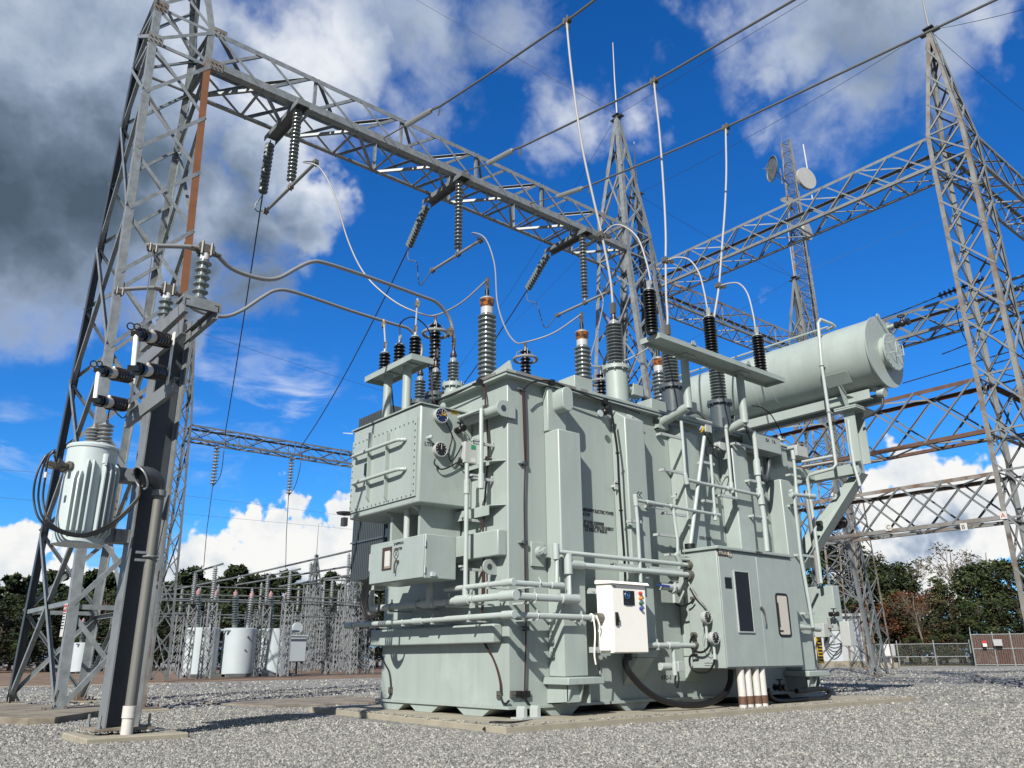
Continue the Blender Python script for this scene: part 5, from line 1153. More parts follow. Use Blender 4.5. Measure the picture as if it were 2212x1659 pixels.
# main girder over the yard
G1=girder('lattice_girder','long lattice girder running from the left tower over the transformer',(-2.68,8.41,BZ),15.35,0,1.54,BH,1.37,.14,.078,GALV,None,mb=GALV,big=True)
for x in (-.31,5.07,10.4):
    b=B().chan((x-.0,8.1,BZ-.06),(x,10.25,BZ-.06),.34,.16,.014,(0,0,1)).box((x-.17,8.09,BZ-.22),(x+.17,8.1,BZ-.06));part('insulator_bracket',b,GALVF,G1)
zsb=[.07,1.82,3.5,5.2,6.86,8.6,10.2,11.83,13.45,15.08,16.13,17.6,19.0,20.4,21.7]
pr2=plin([(0,.74,2.21),(15.05,.74,.77),(16.13,.73,.75),(21.7,.07,.07)])
T2=tower('lattice_tower','lattice tower with a lightning rod behind the three gantry insulators, where the long girder ends',13.42,9.18,pr2,zsb,.17,.07,lambda c:GALV2 if c==(1,-1) else GALV,True,None,zsx=[.07,3.5,6.86,10.2,13.45,15.08,16.13,19.0,21.7],horiz=(15.08,16.13),mb=GALV,rod=25.4)
prb=plin([(0,.56,1.7),(15.05,.56,.56),(16.13,.55,.55),(20.2,.06,.06)])
zsm=[.07,1.5,3.,4.4,5.8,7.2,8.6,10.,11.3,12.6,13.85,15.05,16.13,17.3,18.4,19.4,20.2]
T2b=tower('lattice_tower','second lattice tower close behind the one with the tall rod',16.55,11.0,prb,zsm,.12,.052,GALVF,True,None,zsx=zsm[::2],horiz=(15.05,16.13),merge=False,rod=22.9)
pr3=plin([(0,.56,.56),(15.05,.56,.56),(16.13,.55,.55),(20.2,.06,.06)])
T3=tower('lattice_tower','tall weathered lattice tower with rusty legs at the right edge',16.56,-1.66,pr3,zsm,.125,.05,lambda c:STAIN if c[0]<0 else GALV2,True,None,horiz=(4.25,5.5,6.6,8.2,15.05,16.13),mb=GALV2,rod=21.6)
G2=girder('lattice_girder','high lattice girder sloping up to the right tower',(16.0,-1.1,15.02),11.5,1,1.1,1.08,1.1,.10,.046,GALV2,GALV2,None,posts=0)
G3=girder('lattice_girder','rusty deep lattice girder behind the oil tank',(16.0,-1.1,6.6),11.5,1,1.1,1.6,1.64,.115,.05,RUSTL,RUST,None,posts=0,mb=GALVF,full=True)
G4=girder('lattice_girder','lowest rusty lattice girder carrying the phase letters',(16.0,-1.1,4.24),11.5,1,1.1,1.28,1.27,.11,.05,STAIN,RUSTL,None,posts=0,mb=GALVF)
for px,ch,m in ((1919,'C',INK),(2082,'B',INK),(2267-100,'A',REDM)):
    c=PX(px,1139 if px<1950 else (1138 if px<2100 else 1113),15.97);o=part('phase_plate',B().box((15.965,c.y-.09,c.z-.1),(15.97,c.y+.09,c.z+.1)),SIGNW,G4);text(ch,.17,m,o,(15.962,c.y+.06,c.z-.06),ROT_END)
G5=girder('lattice_girder','lattice girder running away behind the tower with the rod',(17.1,10.45,15.05),11.6,0,1.1,1.08,1.1,.10,.046,GALV2,STAIN,None,posts=4)
G7=girder('lattice_girder','lattice girder running off to the right from the right tower',(17.1,-2.2,15.02),12.0,0,1.1,1.08,1.1,.10,.046,GALV2,None,None,posts=0,merge=False)
G7b=girder('lattice_girder','low lattice girder running off to the right from the right tower',(17.1,-2.2,6.6),12.0,0,1.1,1.6,1.6,.12,.055,RUSTL,RUST,None,posts=0,mb=GALVF)
T7=tower('lattice_tower','partly hidden lattice tower behind the right tower',29.7,-1.66,pr3,zsm[:13],.14,.055,GALV2,False,None,mb=GALVF,merge=False)
t6=PY(1716,600,11.0);pr6=plin([(0,.56,1.7),(15.05,.56,.56),(16.13,.55,.55),(t6.z,.06,.06)])
T6=tower('lattice_tower','narrow lattice tower standing in front of the antenna mast',t6.x,11.0,pr6,zsm[:13]+[17.6,19.,t6.z],.14,.055,GALVF,True,None,zsx=zsm[0:13:2]+[17.6,t6.z],rod=t6.z+3.6)
# a further girder seen between the oil tank and the right tower
k=1.08/(PX(1942,678,16).z-PX(1942,734,16).z);dd=(16-CAM.x)*k;X8=CAM.x+dd;z8=H+(PX(1942,734,16).z-H)*k;y8=PX(1935,700,X8).y
print('G8',X8,z8,y8)
G8=girder('lattice_girder','distant grey lattice girder just above the manhole end of the oil tank',(X8,-1.2 if y8>-1.2 else y8-8,z8),max(6,y8+4),1,1.1,1.08,1.2,.12,.055,GALVF,None,None,posts=0)
# T4 foot and others
p4=PZ(1838,1446,0);q4=gp(1852,57);c4x,c4y=q4.x+1.75,q4.y
pr4=plin([(0,1.6,.8),(15,.6,.6),(16.1,.6,.6),(21,.08,.08)])
T4=tower('lattice_tower','lattice tower standing before the white building at the right',c4x,c4y,plin([(0,1.75,.56),(15,.6,.56),(16.1,.6,.6),(21,.08,.08)]),[.07,2,3.9,5.8,7.6,9.4,11.1,12.8,14.4,16.1,18.5,21],.10,.05,RUSTL,True,None,mb=GALVF,zsx=None)
pp=gp(1907,70)+V((2,0,0))
# T5 and G6, far left
h5=plin([(0,.42,1.35),(11.1,.36,.42),(11.85,.36,.42),(16.9,.05,.05)])
T5=tower('lattice_tower','slim lattice tower seen just right of the rusty tower leg',4.35,30.4,h5,[.07,1.1,2.2,3.3,4.4,5.5,6.6,7.7,8.8,9.9,11.05,11.85,13.1,14.4,15.7,16.9],.11,.05,GALVF,True,None,zsx=[.07,2.2,4.4,6.6,8.8,11.05,11.85,14.4,16.9],mb=GALVF)
G6=girder('lattice_girder','slender lattice girder in the distance holding two hanging disc strings',(4.71,30.0,11.07),19,0,.8,.74,1.35,.09,.042,GALVF,None,None,posts=2,mb=GALVF)
G6b=girder('lattice_girder','stub of lattice girder left of the slim tower',(-1.5,30.0,11.07),5.4,0,.8,.74,1.35,.09,.042,GALVF,None,None,mb=GALVF) if 0 else None
# ================================================================ insulators and conductors
def sheds_string(name,p,q,rs,k,m,label,cat='insulator',group=None,rc=None,n=16,metal=GALV):
    p,q=V(p),V(q);d=(q-p).normalized();T=thing(name,label,cat,p,group);L_=(q-p).length
    part('shed_stack',B().sheds(p+d*.09,q-d*.09,rc or rs*.45,rs,k,n),m,T);part('end_fitting',B().cyl(p,p+d*.1,rs*.33,10),metal,T);part('end_fitting',B().cyl(q-d*.1,q,rs*.4,10),metal,T);return T
def discs(name,p,q,rs,k,m,label,group=None,n=18,cat='insulator'):
    p,q=V(p),V(q);d=(q-p).normalized();T=thing(name,label,cat,p,group);L_=(q-p).length-.2;st=L_/k
    for i in range(k):
        s=p+d*(.1+i*st);part('disc',B().lathe(s,d,[(0,rs*.28),(st*.3,rs*.32),(st*.38,rs*.5),(st*.55,rs),(st*.66,rs*.98),(st*.7,rs*.5),(st*.98,rs*.22)],n),m,T)
    part('end_fitting',B().cyl(p,p+d*.1,.02,8),CLAMP,T);part('end_fitting',B().cyl(q-d*.1,q,.025,8),CLAMP,T);return T
PG='grey post insulators hanging under the long girder';SG='slanting disc strings tied back under the long girder'
posl=('nearest the left tower','in the middle','nearest the tower with the rod')
POSTS=[];STR=[]
for i,(x,pb) in enumerate(((-.31,(608,392)),(5.07,(966,537)),(10.4,(1236,640)))):
    zb=PY(pb[0],pb[1],8.45);q=V((x,8.45,PX(pb[0],pb[1],x).z));q=V((x,8.45,zb.z))
    sheds_string('post_insulator',(x,8.45,BZ-.08),q,.125,19,PORC,'grey ribbed post insulator under the girder, '+posl[i],group=PG);POSTS.append(q)
tg=[(PY(492,950,30.3)),(PY(690,985,30.3)),None]
for i,(x,pe) in enumerate(((-.31,(575,420)),(5.07,(890,547)),(10.4,(1138,642)))):
    s=V((x,10.2,BZ-.15))
    e=PX(pe[0],pe[1],x+(1.0,1.0,1.0)[i]*.35)
    # end of the string lies towards the far girder
    far=(V((6.4,30.1,11.6)),V((10.5,30.1,11.6)),V((16.5,30.1,11.6)))[i]
    d=(far-s);d.z-=3.2;d=d.normalized();L_=2.1;e=s+d*L_
    discs('strain_string',s,e,.14,13,PORC,'slanting grey disc string under the girder, '+posl[i],SG,20)
    STR.append(e)
    solo('conductor_wire',B().tube(sag(e,far,.5),.022,7),DARKW,('dark cable dropping from the left slanting string to the distant girder','dark cable dropping from the middle slanting string behind the tap changer','dark cable dropping from the right slanting string behind the tall bushings')[i],'cable')
    if i<2:
        sx=(465,628)[i];top=PY((468,629)[i],(975,1003)[i],30.3);bot=PY((464,627)[i],(1052,1072)[i],30.3)
        discs('disc_string',(top.x,30.3,11.07),(top.x,30.3,bot.z),.16,12,PORCL,('hanging disc string under the distant girder, the left of two','hanging disc string under the distant girder, the right of two')[i],'disc strings under the distant girder',14)
        solo('jumper_wire',B().tube(bez([far,far+V((-.05,-.25,-1.0)),V((top.x+.25,30.1,bot.z+.6)),V((top.x,30.3,bot.z))],6),.02,6),DARKW,('curved dark jumper beside the left hanging disc string','curved dark jumper beside the right hanging disc string')[i],'cable')
        gd=PY((440,617)[i],(1225,1228)[i],36)
        solo('drop_wire',B().tube([(top.x,30.3,bot.z),((top.x+gd.x)/2-.1,33.,(bot.z+gd.z)/2-.1),gd],.018,6),WIRE,('thin wire falling from the left disc string to the breakers','thin wire falling from the right disc string to the breakers')[i],'cable')
# bus sticks under the post insulators with jumpers to the tall bushings
def clampm(c,s=.09,m=CLAMP,ax=(0,1,0)):
    c=V(c);b=B();d,u,w=frame(ax);b.bar(c-d*s,c+d*s,s*1.3,s*1.1,(0,0,1))
    for a in (-.6,.6):
        for e in (-.55,.55): b.cyl(c+d*s*a+u*s*e-V((0,0,s*.9)),c+d*s*a+u*s*e+V((0,0,s*.9)),s*.2,6)
    return b
for i,q in enumerate(POSTS):
    e=(STR[0],None,None)[i]
    y0,y1=(10.1,7.0) if i==0 else (9.9,7.3)
    z_=q.z-.06
    t=thing('bus_stick',('short bus tube below the post insulator nearest the left tower','short bus tube below the middle post insulator','short bus tube below the post insulator nearest the tower with the rod')[i],'bus tube',(q.x,8.45,z_),'bus tubes under the long girder')
    part('tube',B().cyl((q.x,y0,z_),(q.x,y1,z_),.045,12),ALU,t)
    for yy in (y1+.05,8.45,y0-.1): part('clamp',clampm((q.x,yy,z_),.085),CLAMP,t)
    if i==0: pts=[STR[0],STR[0]+V((-.15,.1,-.35)),STR[0]+V((-.1,0,-.6)),STR[0]+V((.15,-.1,-.5)),V((q.x,y0,z_))]
    else: pts=[STR[i],STR[i]+V((.0,-.05,-.45)),STR[i]+V((.05,-.5,-.75)),V((q.x,y0+.6,z_-.25)),V((q.x,y0,z_))]
    solo('jumper_wire',B().tube(bez(pts,6),.018,7),WIRE,('looped jumper at the foot of the left slanting string','drooping jumper at the foot of the middle slanting string','drooping jumper at the foot of the right slanting string')[i],'cable')
    ys=y1
    if i==0: mid=[(655,350,6.6),(690,362,6.2),(722,420,5.8),(752,520,5.2),(790,595,4.7),(850,650,4.2),(905,676,3.85)]
    elif i==1: mid=[(1020,503,6.8),(1048,515,6.4),(1068,570,5.9),(1074,650,5.2),(1090,705,4.6),(1112,738,4.1)]
    else: mid=[(1292,620,6.7),(1303,650,6.3),(1290,720,5.2),(1275,780,4.2)]
    pts=[V((q.x,y1,z_))]+[PY(a,b_,c) for a,b_,c in mid]+[AR[i]+V((0,0,.03))]+[AR[i].lerp(TB[i],.5)+V((0,0,-.10)),TB[i]]
    solo('jumper_cable',B().tube(bez(pts,7),.018,9),ALU,('large hanging jumper from the left bus tube to the first tall bushing','hanging jumper from the middle bus tube to the second tall bushing','hanging jumper from the right bus tube to the third tall bushing')[i],'cable')
# upper line conductors with dead-end insulators and dropper rods
for i,(x,ia,ib,yk,pts_,ext) in enumerate(((2.32,(875,272),(935,236),(950,230),((1225,45),(1285,0)),0),(5.1,(1050,355),(1112,322),(1125,318),((1413,175),(1715,0)),0),(7.95,(1200,426),(1262,405),(1275,400),((1568,275),(2150,0)),0))):
    s=V((x,8.4,BZ+.12));A=PX(*ia,x);B_=PX(*ib,x);C=PX(*yk,x);D=[PX(*q,x) for q in pts_]
    lab=('first, nearest the left tower','middle one','last, nearest the tower with the rod')[i]
    t=sheds_string('dead_end_insulator',A,B_,.075,20,PORCL,'thin pale dead end insulator above the long girder, '+lab,group='dead end insulators above the long girder')
    part('rod',B().cyl(s,A,.018,8),CLAMP,t);part('yoke',B().bar(B_,C,.05,.04).bar(C,C+V((0,.05,-.25)),.07,.012),CLAMP,t)
    D2=D[-1]+(D[-1]-D[0]).normalized()*14
    solo('line_conductor',B().tube([C]+bez([C.lerp(D[0],.5)-V((0,0,.03)),D[0],D[-1],D2],6),.029,9),WIRE,('thick overhead conductor, leftmost of the three crossing the sky','thick overhead conductor, middle of the three crossing the sky','thick overhead conductor, rightmost of the three crossing the sky')[i],'cable')
    lab2=('leftmost of the three','middle of the three','rightmost of the three')[i]
    dp=(((1226,70),(1234,150),(1247,250),(1262,340),(1282,430),(1300,508),(1318,600)),((1415,200),(1425,290),(1433,400),(1438,500),(1438,563),(1439,640),(1442,680)),((1568,300),(1569,370),(1566,450),(1560,530),(1553,618),(1545,670),(1541,700)))[i]
    y0,y1=D[0].y,HV[i].y;n=len(dp);P_=[D[0]]+[PY(a,b_,y0+(y1-y0)*(k+1)/n) for k,(a,b_) in enumerate(dp)]+[HV[i]]
    t=thing('dropper_rod','bright dropper rod down to a high voltage bushing, '+lab2,'dropper rod',HV[i],'dropper rods over the transformer')
    part('rod',B().tube(bez(P_,4),.024,10),ALUW,t);part('top_clamp',clampm(D[0],.09,ax=(0,1,0)).cyl(D[0],D[0]+V((0,0,-.22)),.05,10),CLAMP,t)
    part('base_clamp',B().box(HV[i]+V((-.035,-.05,-.2)),HV[i]+V((.035,.05,.02))),CLAMP,t)
    ck=(6,5,5)[i];CP=P_[ck];part('tap_clamp',clampm(CP,.08,ax=(1,0,0)).bar(CP,CP+V((.25,0,.05)),.07,.06),CLAMP,t)
    br_=(((1325,487),(1350,490),(1378,515),(1396,565),(1406,612)),((1465,556),(1490,562),(1510,590),(1521,630),(1527,662)),((1575,612),(1597,613),(1615,635),(1627,680),(1632,712)))[i]
    m_=len(br_);pts=[CP]+[PY(a,b_,CP.y+(HA[i].y-CP.y)*(k+1)/(m_+1)) for k,(a,b_) in enumerate(br_)]+[HA[i]]
    solo('tap_rod',B().tube(bez(pts,5),.016,9),ALUW,'curved tap rod from a dropper to its surge arrester, '+lab2,'rod','tap rods to the surge arresters')
# static wires
def wire(a,b,s,lab,r=.008,m=DARKW,n=14,name='static_wire',group=None): return solo(name,B().tube(sag(a,b,s,n),r,5,False),m,lab,'wire',group)
K2=V((13.42,9.18,21.75));K3=V((16.56,-1.66,20.2));K2b=V((16.55,11.0,20.2));K6=V((t6.x,11.,t6.z))
wire(K2,PY(900,0,14),.0,'thin wire rising up left from the rod tower');wire(K2,V((16.5,-1.5,20.3)),.35,'thin wire between the rod tower and the right tower') if 0 else wire(K2,PX(1560,62,13.2)+(PX(1700,0,13.2)-PX(1560,62,13.2))*2,.0,'thin wire climbing right from the rod tower beside the middle conductor')
wire(K2b,K3,.25,'thin wire slung between the second tower and the right tower peak')
wire(K3,PX(2212,240,22),.05,'thin wire falling right from the right tower peak');wire(K3,PX(2212,20,11),.05,'thin wire climbing right from the right tower peak')
wire(K2b,K6,.3,'thin wire between the second tower and the tower by the antenna mast');wire(K6,PY(1450,760,24),.0,'thin wire going down left from the tower by the antenna mast')
wire(V((4.35,30.4,16.8)),PY(830,845,30.4),.05,'thin wire from the slim tower passing behind the transformer')
wire(K2,PY(860,960,40),1.0,'thin wire descending left behind the tall bushings');wire(K2b,PY(980,800,60),.8,'second thin wire descending left behind the tall bushings')
for i,(a,b_) in enumerate((((-30,1012),(180,1028)),((-30,1072),(190,1092)),((300,1058),(830,1124)),((360,1106),(830,1150)))):
    wire(PY(*a,70),PY(*b_,70),.0,('upper faint wire left of the pole transformer','lower faint wire left of the pole transformer','upper faint wire across the low white cloud','lower faint wire across the low white cloud')[i],.012,WIRE)
# dark brown disc strings at the right tower
for i,(a,b_,X_) in enumerate((((2020,643),(2135,599),19.5),((2155,715),(2262,680),19.5),((2236,757),(2300,735),19.5))):
    p,q=PX(*a,X_),PX(*b_,X_);discs('brown_disc_string',p,q,.125,10,DBROWN,('highest dark brown disc string at the right tower','second dark brown disc string at the right tower','lowest dark brown disc string at the right tower')[i],'brown disc strings at the right tower',14)
    e=PX((1880,2035,2130)[i],(697,765,790)[i],X_+.0);wire(p,e,.02,('wire leaving the highest brown disc string','wire leaving the second brown disc string','wire leaving the lowest brown disc string')[i],.02,DARKW,8,'conductor_wire')
wire(PX(1950,828,19.5),PX(2180,760,19.5),.0,'dark conductor crossing the gap right of the oil tank end',.02,DARKW,6,'conductor_wire')
solo('jumper_wire',B().tube(bez([PX(*q,19.5) for q in ((2065,665),(2075,710),(2100,755),(2150,800),(2200,815))],6),.016,6),DARKW,'long drooping jumper inside the right tower','cable')
for i,(px,py) in enumerate(((1777,1152),(1790,1148),(1808,1147))):
    c=PX(px,py-16,11.0);discs('brown_disc_string',c+V((.25,.35,0)),c+V((-.25,-.35,0)),.15,3,DBROWN,'short brown disc string beyond the transformer end, '+('left','middle','right')[i]+' of three','brown disc strings beyond the transformer end',14)
# ================================================================ steel column with pole transformer
cb_=PZ(258,1570,.13);KX_,KY_=cb_.x,cb_.y+.05
print('column',KX_,KY_)
co_=thing('steel_column','dark H section steel column standing on a square concrete block at the left','column',(KX_,KY_,.1))
HX=.185;HYW=.16;CT=PX(405,668,KX_).z
part('web',B().box((KX_-HX+.02,KY_-.009,.13),(KX_+HX-.02,KY_+.009,CT)),DSTEEL,co_)  # web darker than the flanges: the flange's shade is put into its colour
for s in (-1,1): part('flange',B().box((KX_+s*HX-.009,KY_-HYW,.13),(KX_+s*HX+.009,KY_+HYW,CT)),GALV2,co_)
bp=part('base_plate',B().box((KX_-.33,KY_-.3,.105),(KX_+.33,KY_+.3,.13)),CONCD,co_)
bb=B()
for dx in (-.27,.27):
    for dy in (-.24,.24): bb.cyl((KX_+dx,KY_+dy,.07),(KX_+dx,KY_+dy,.27),.016,8).cyl((KX_+dx,KY_+dy,.13),(KX_+dx,KY_+dy,.16),.03,6)
part('anchor_bolt',bb,GALV,co_)
b=B().prism([(KX_-.48,KY_-.62,-.1),(KX_+.62,KY_-.62,-.1),(KX_+.62,KY_+.5,-.1),(KX_-.48,KY_+.5,-.1)],(0,0,.165));o=struct('column_footing',b,CONC);md=o.modifiers.new('bevel','BEVEL');md.width=.012
# cable riser beside the column
pv=PZ(271,1600,0);vx,vy=pv.x,pv.y
if vy>KY_-.12: vy=KY_-.12
rt=PY(335,1062,vy);rzt=rt.z;rx2=max(min(rt.x,vx+.12),vx-.12)
ris=thing('riser_pipe','stained cable riser pipe with an open hooded elbow strapped to the steel column','pipe',(vx,vy,0))
part('pipe',B().cyl((vx,vy,.34),(vx,vy,rzt),.058,20),mat('stained riser pipe',(.20,.20,.18),.55,.2,0,1.4,col2=(.27,.17,.09),n2=(.30,.42)),ris)
part('pvc_sleeve',B().cyl((vx,vy,-.02),(vx,vy,.24),.066,20).cyl((vx,vy,.24),(vx,vy,.37),.076,20),PVC,ris)
el=[];c=V((vx-.17,vy-.05,rzt))
for i in range(10):
    a=R(i*14);el.append(V((vx-.16+.16*math.cos(a),vy-.05*(i/9),rzt+.17*math.sin(a))))
hd=part('hood',B().tube(el,[.065]+[.07+.009*i for i in range(9)],20,False),DSTEEL,ris)
b=B();b.torus(el[-1],(el[-1]-el[-2]),.145,.012,24,6);b.cyl((vx,vy,rzt-.05),(vx,vy,rzt+.02),.085,16);part('rim',b,GALV,hd)
part('bore',B().cyl(el[-1]-(el[-1]-el[-2]).normalized()*.03,el[-1]-(el[-1]-el[-2]).normalized()*.035,.138,20),RUB,hd)
for z in (2.0,):
    part('strap',B().box((KX_-HX+.01,vy-.02,z),(vx+.1,vy+.0,z+.03)).box((KX_-HX+.01,vy-.02,z+.09),(vx+.1,vy+.0,z+.12)).torus((vx,vy,z+.06),(0,0,1),.085,.012,18,6),GALV,ris)
# cross arms on the column
xf=KX_-HX-.03
def yz(px,py,x=xf): return PX(px,py,x)
def arm(pn,pf,w,dp,x,lab,n=(-1,0,0),m=GALV2):
    a,b_=PX(*pn,x),PX(*pf,x);z=(a.z+b_.z)/2;return part('cross_arm',B().chan((x,a.y,z),(x,b_.y,z),w,dp,.012,n),m,co_,lab)
a3n,a3f=yz(394,705),yz(293,792)
zz3=(a3n.z+a3f.z)/2;part('cross_arm',B().chan((xf-.002,a3n.y,zz3),(xf-.002,a3f.y,zz3),.20,.06,.012,(-1,0,0)),GALV2,co_)
a4n,a4f=yz(374,835),yz(271,905)
zz4=(a4n.z+a4f.z)/2;part('cross_arm',B().chan((xf-.002,a4n.y,zz4),(xf-.002,a4f.y,zz4),.20,.06,.012,(-1,0,0)),GALV2,co_)
tn,tf=PX(445,648,KX_+.1),PX(315,740,KX_-.1)
ztop=PX(400,640,xf).z
yn_=PX(398,640,xf-.02).y;yf_=PX(305,718,xf-.02).y
for s in (-1,1):
    part('top_channel',B().chan((KX_+s*(HX+.03),yn_,ztop-.12),(KX_+s*(HX+.03),yf_,ztop-.12),.18,.06,.012,(s,0,0)),GALV2,co_)
for yy in (yn_+.0,yf_-.32): part('top_plate',B().box((KX_-HX-.06,yy,ztop-.01),(KX_+HX+.06,yy+.32,ztop+.02)).box((KX_-HX-.06,yy,ztop-.12),(KX_+HX+.06,yy+.01,ztop-.011)),GALV,co_)
PIN=[]
for k,(yy,lab) in enumerate(((yn_+.16,'grey post insulator on the near end of the column top'),(yf_-.16,'grey post insulator on the far end of the column top'))):
    zt_=PX((419,340)[k],(572,655)[k],KX_).z;zt_=max(zt_,ztop+.4)
    t=thing('post_insulator',lab,'insulator',(KX_,yy,ztop+.02),'post insulators on the column top')
    part('shed_stack',B().sheds((KX_,yy,ztop+.02),(KX_,yy,zt_-.10),.060,.100,6,20),PORC,t);part('top_fitting',B().cyl((KX_,yy,zt_-.10),(KX_,yy,zt_),.06,16),CERAM,t)
    part('clamp',clampm((KX_,yy,zt_+.05),.10,ax=(1,0,0)).box((KX_-.2,yy-.05,zt_+.01),(KX_+.2,yy+.05,zt_+.03)),CLAMP,t);PIN.append(V((KX_,yy,zt_+.06)))
print('pins',PIN,ztop,yn_,yf_)
# bus tubes from the column to the tap changer bushings
p=PIN[0];q=LV[0]
def bl(px,py,t,a,b_): return PY(px,py,a.y+(b_.y-a.y)*t)
P1=[PY(315,530,p.y),p]+[bl(*k,p,q) for k in ((500,580,.1),(560,601,.15),(600,601,.2),(640,580,.3),(672,566,.35),(705,569,.4),(800,600,.6),(905,638,.85),(945,655,.95))]+[PY(972,690,q.y),q]
bt=thing('bus_tube','upper bent bus tube from the steel column to the nearest tap changer bushing','bus tube',p);part('tube',B().tube(bez(P1,5),.030,10),ALU,bt);part('clamp',clampm(P1[-2]+V((0,0,-.25)),.07,ax=(0,0,1)),CLAMP,bt)
part('end_clamp',clampm(PY(330,537,p.y),.06,ax=(1,0,0)),CLAMP,bt)
p=PIN[1];q=LV[2]
P2=[PY(246,626,p.y),PY(340,655,p.y) if 0 else p]+[bl(*k,p,q) for k in ((420,668,.15),(478,684,.25),(520,672,.3),(565,643,.35),(597,627,.4),(640,632,.5),(760,672,.75),(850,700,.9),(885,712,.97))]+[q+V((0,0,.25)),q]
bt=thing('bus_tube','lower bent bus tube from the steel column to the tap changer arresters','bus tube',p);part('tube',B().tube(bez(P2,5),.029,10),ALU,bt)
part('end_clamp',clampm(PY(258,630,p.y),.06,ax=(1,0,0)),CLAMP,bt)
for k,(a,b_) in enumerate((((829,690),LA[0]),((902,645),LA[2]))):
    top=PX(*a,b_.x);t=thing('arrester_riser',('thin riser rod above the left black arrester','thin riser rod above the right black arrester')[k],'rod',b_,'riser rods above the black arresters')
    part('rod',B().cyl(b_,top,.016,8),ALUW,t);part('top_clamp',clampm(top+V((0,0,-.1)),.05,mat('bronze clamp %d'%k,(.36,.29,.18),.5,.5,.3,30),ax=(0,0,1)),MT['bronze clamp %d'%k],t);part('bottom_clamp',clampm(b_,.045,ax=(0,0,1)),CLAMP,t)
# fused cutouts
for k,(top,bot,px0) in enumerate((((495-0,0),0,0),)):pass
cc=lambda x,y:(172.8+.2396*x,553+.2396*y)
for k,(ut,lt,ub,lb,bt_,bb_) in enumerate((((510,700),(480,1010),(800,770),(760,1060),(850,690),(785,1160)),((170,1030),(135,1300),(450,1090),(405,1345),(490,1105),(425,1440)))):
    X0=xf-.05;u=PX(*cc(*ub),X0);l=PX(*cc(*lb),X0)
    t=thing('fused_cutout',('open fuse cutout with black ribbed insulators, the upper one on the column','open fuse cutout with black ribbed insulators, the lower one on the column')[k],'cutout',u,'fuse cutouts on the steel column')
    mpt,mpb=PX(*cc(*bt_),X0),PX(*cc(*bb_),X0)
    part('back_strap',B().bar(mpt,mpb,.07,.015,(-1,0,0)),CREAM,t)
    # insulators reach out along -X
    d=V((-1,0,.0));Lh=.62
    ends=[]
    for c,e in ((u,PX(*cc(*ut),X0-.6)),(l,PX(*cc(*lt),X0-.6))):
        e=V((e.x,e.y,e.z));d=(e-c).normalized()
        Lk=(e-c).length/.66;print('cutout',Lk)
        e=c+d*.62*Lk
        i_=part('insulator',B().cyl(c,c+d*.06,.06,14).sheds(c+d*.06,c+d*.38*Lk,.060,.098,6,18),DBROWN,t)
        part('collar',B().cyl(c+d*.0,c+d*.05,.075,16),CERAM,i_);part('cap',B().cyl(c+d*.38*Lk,c+d*.5*Lk,.072,16),BREAKW,i_)
        part('contact',B().cyl(c+d*.5*Lk,c+d*.56*Lk,.076,12).bar(c+d*.53*Lk,c+d*.68*Lk,.10,.06).box(c+d*.6*Lk-V((.04,.06,.06)),c+d*.6*Lk+V((.04,.06,.06))),BLKM,i_);ends.append(c+d*.66*Lk)
    fu=part('fuse_tube',B().cyl(ends[0]+V((0,0,-.02)),ends[1]+V((0,0,.02)),.028,12),CREAM,t)
    part('pull_ring',B().torus(ends[0]+V((-.07,0,.07)),(0,1,0),.04,.008,16,5).torus(ends[0]+V((-.0,0.02,.09)),(0,1,0),.035,.008,16,5),BLKM,fu)
    if k==0: CU=ends
solo('tap_wire',B().tube([P1[0].lerp(P1[1],.12),CU[0]+V((.05,0,.1))],.007,5),WIRE,'thin wire hanging from the upper bus tube end to the cutout','wire')
# pole transformer
q0=PX(170,1180,KX_-.72);canx,cany=KX_-HX-.62,KY_+.03
zb_=PX(165,1184,canx).z;yt=None
zt_=PX(205,975,canx).z;zb_=PY(170,1178,cany).z;zt_=PY(203,975,cany).z
lx_,rx_=PY(112,1165,cany).x,PY(226,1165,cany).x;canx=(lx_+rx_)/2;cr_=(rx_-lx_)/2
print('can',canx,cany,zb_,zt_,cr_)
pt_=thing('pole_transformer','pale grey finned pole transformer can bolted to the steel column at the left','transformer',(canx,cany,zb_))
part('can',B().lathe((canx,cany,zb_),(0,0,1),[(0,cr_*1.02),(.02,cr_*1.02),(.021,cr_),(zt_-zb_,cr_)],48),CANP,pt_)
part('can_lid',B().lathe((canx,cany,zt_+.001),(0,0,1),[(0,cr_*1.04),(.03,cr_*1.05),(.05,cr_*1.0),(.085,cr_*.6),(.09,.02)],48),CANP,pt_)
hh=zt_-zb_
for i,(a,zt2) in enumerate(((-128,.74),(-119,.74),(-108,.86),(-97,.86),(-74,.86),(-62,.86),(-50,.86),(-38,.86))):
    d=V((math.cos(R(a)),math.sin(R(a)),0));c=V((canx,cany,zb_))+d*(cr_-.002);s=d.cross(V((0,0,1)))*.011
    pr=[c+V((0,0,.06)),c+d*.075+V((0,0,.13)),c+d*.085+V((0,0,hh*zt2-.12)),c+d*.05+V((0,0,hh*zt2-.03)),c+V((0,0,hh*zt2))]
    part('fin',B().prism([p_-s/1 for p_ in pr],s*2),CANP,pt_,bev=.004)
for dx,dy,hb in ((.10,-.02,.26),(.22,.03,.26) if 0 else (-.02,.06,.20),):
    c=V((canx+dx,cany+dy,zt_+.07));part('bushing',B().lathe(c,(0,0,1),[(0,.09),(.04,.085)],20).sheds(c+V((0,0,.04)),c+V((0,0,.04+hb)),.05,.092,5,20).cyl(c+V((0,0,.04+hb)),c+V((0,0,.09+hb)),.02,8),CANP if 0 else PORCL,pt_)
    TPB=c+V((0,0,.1+hb)) if dx>.05 else TPB
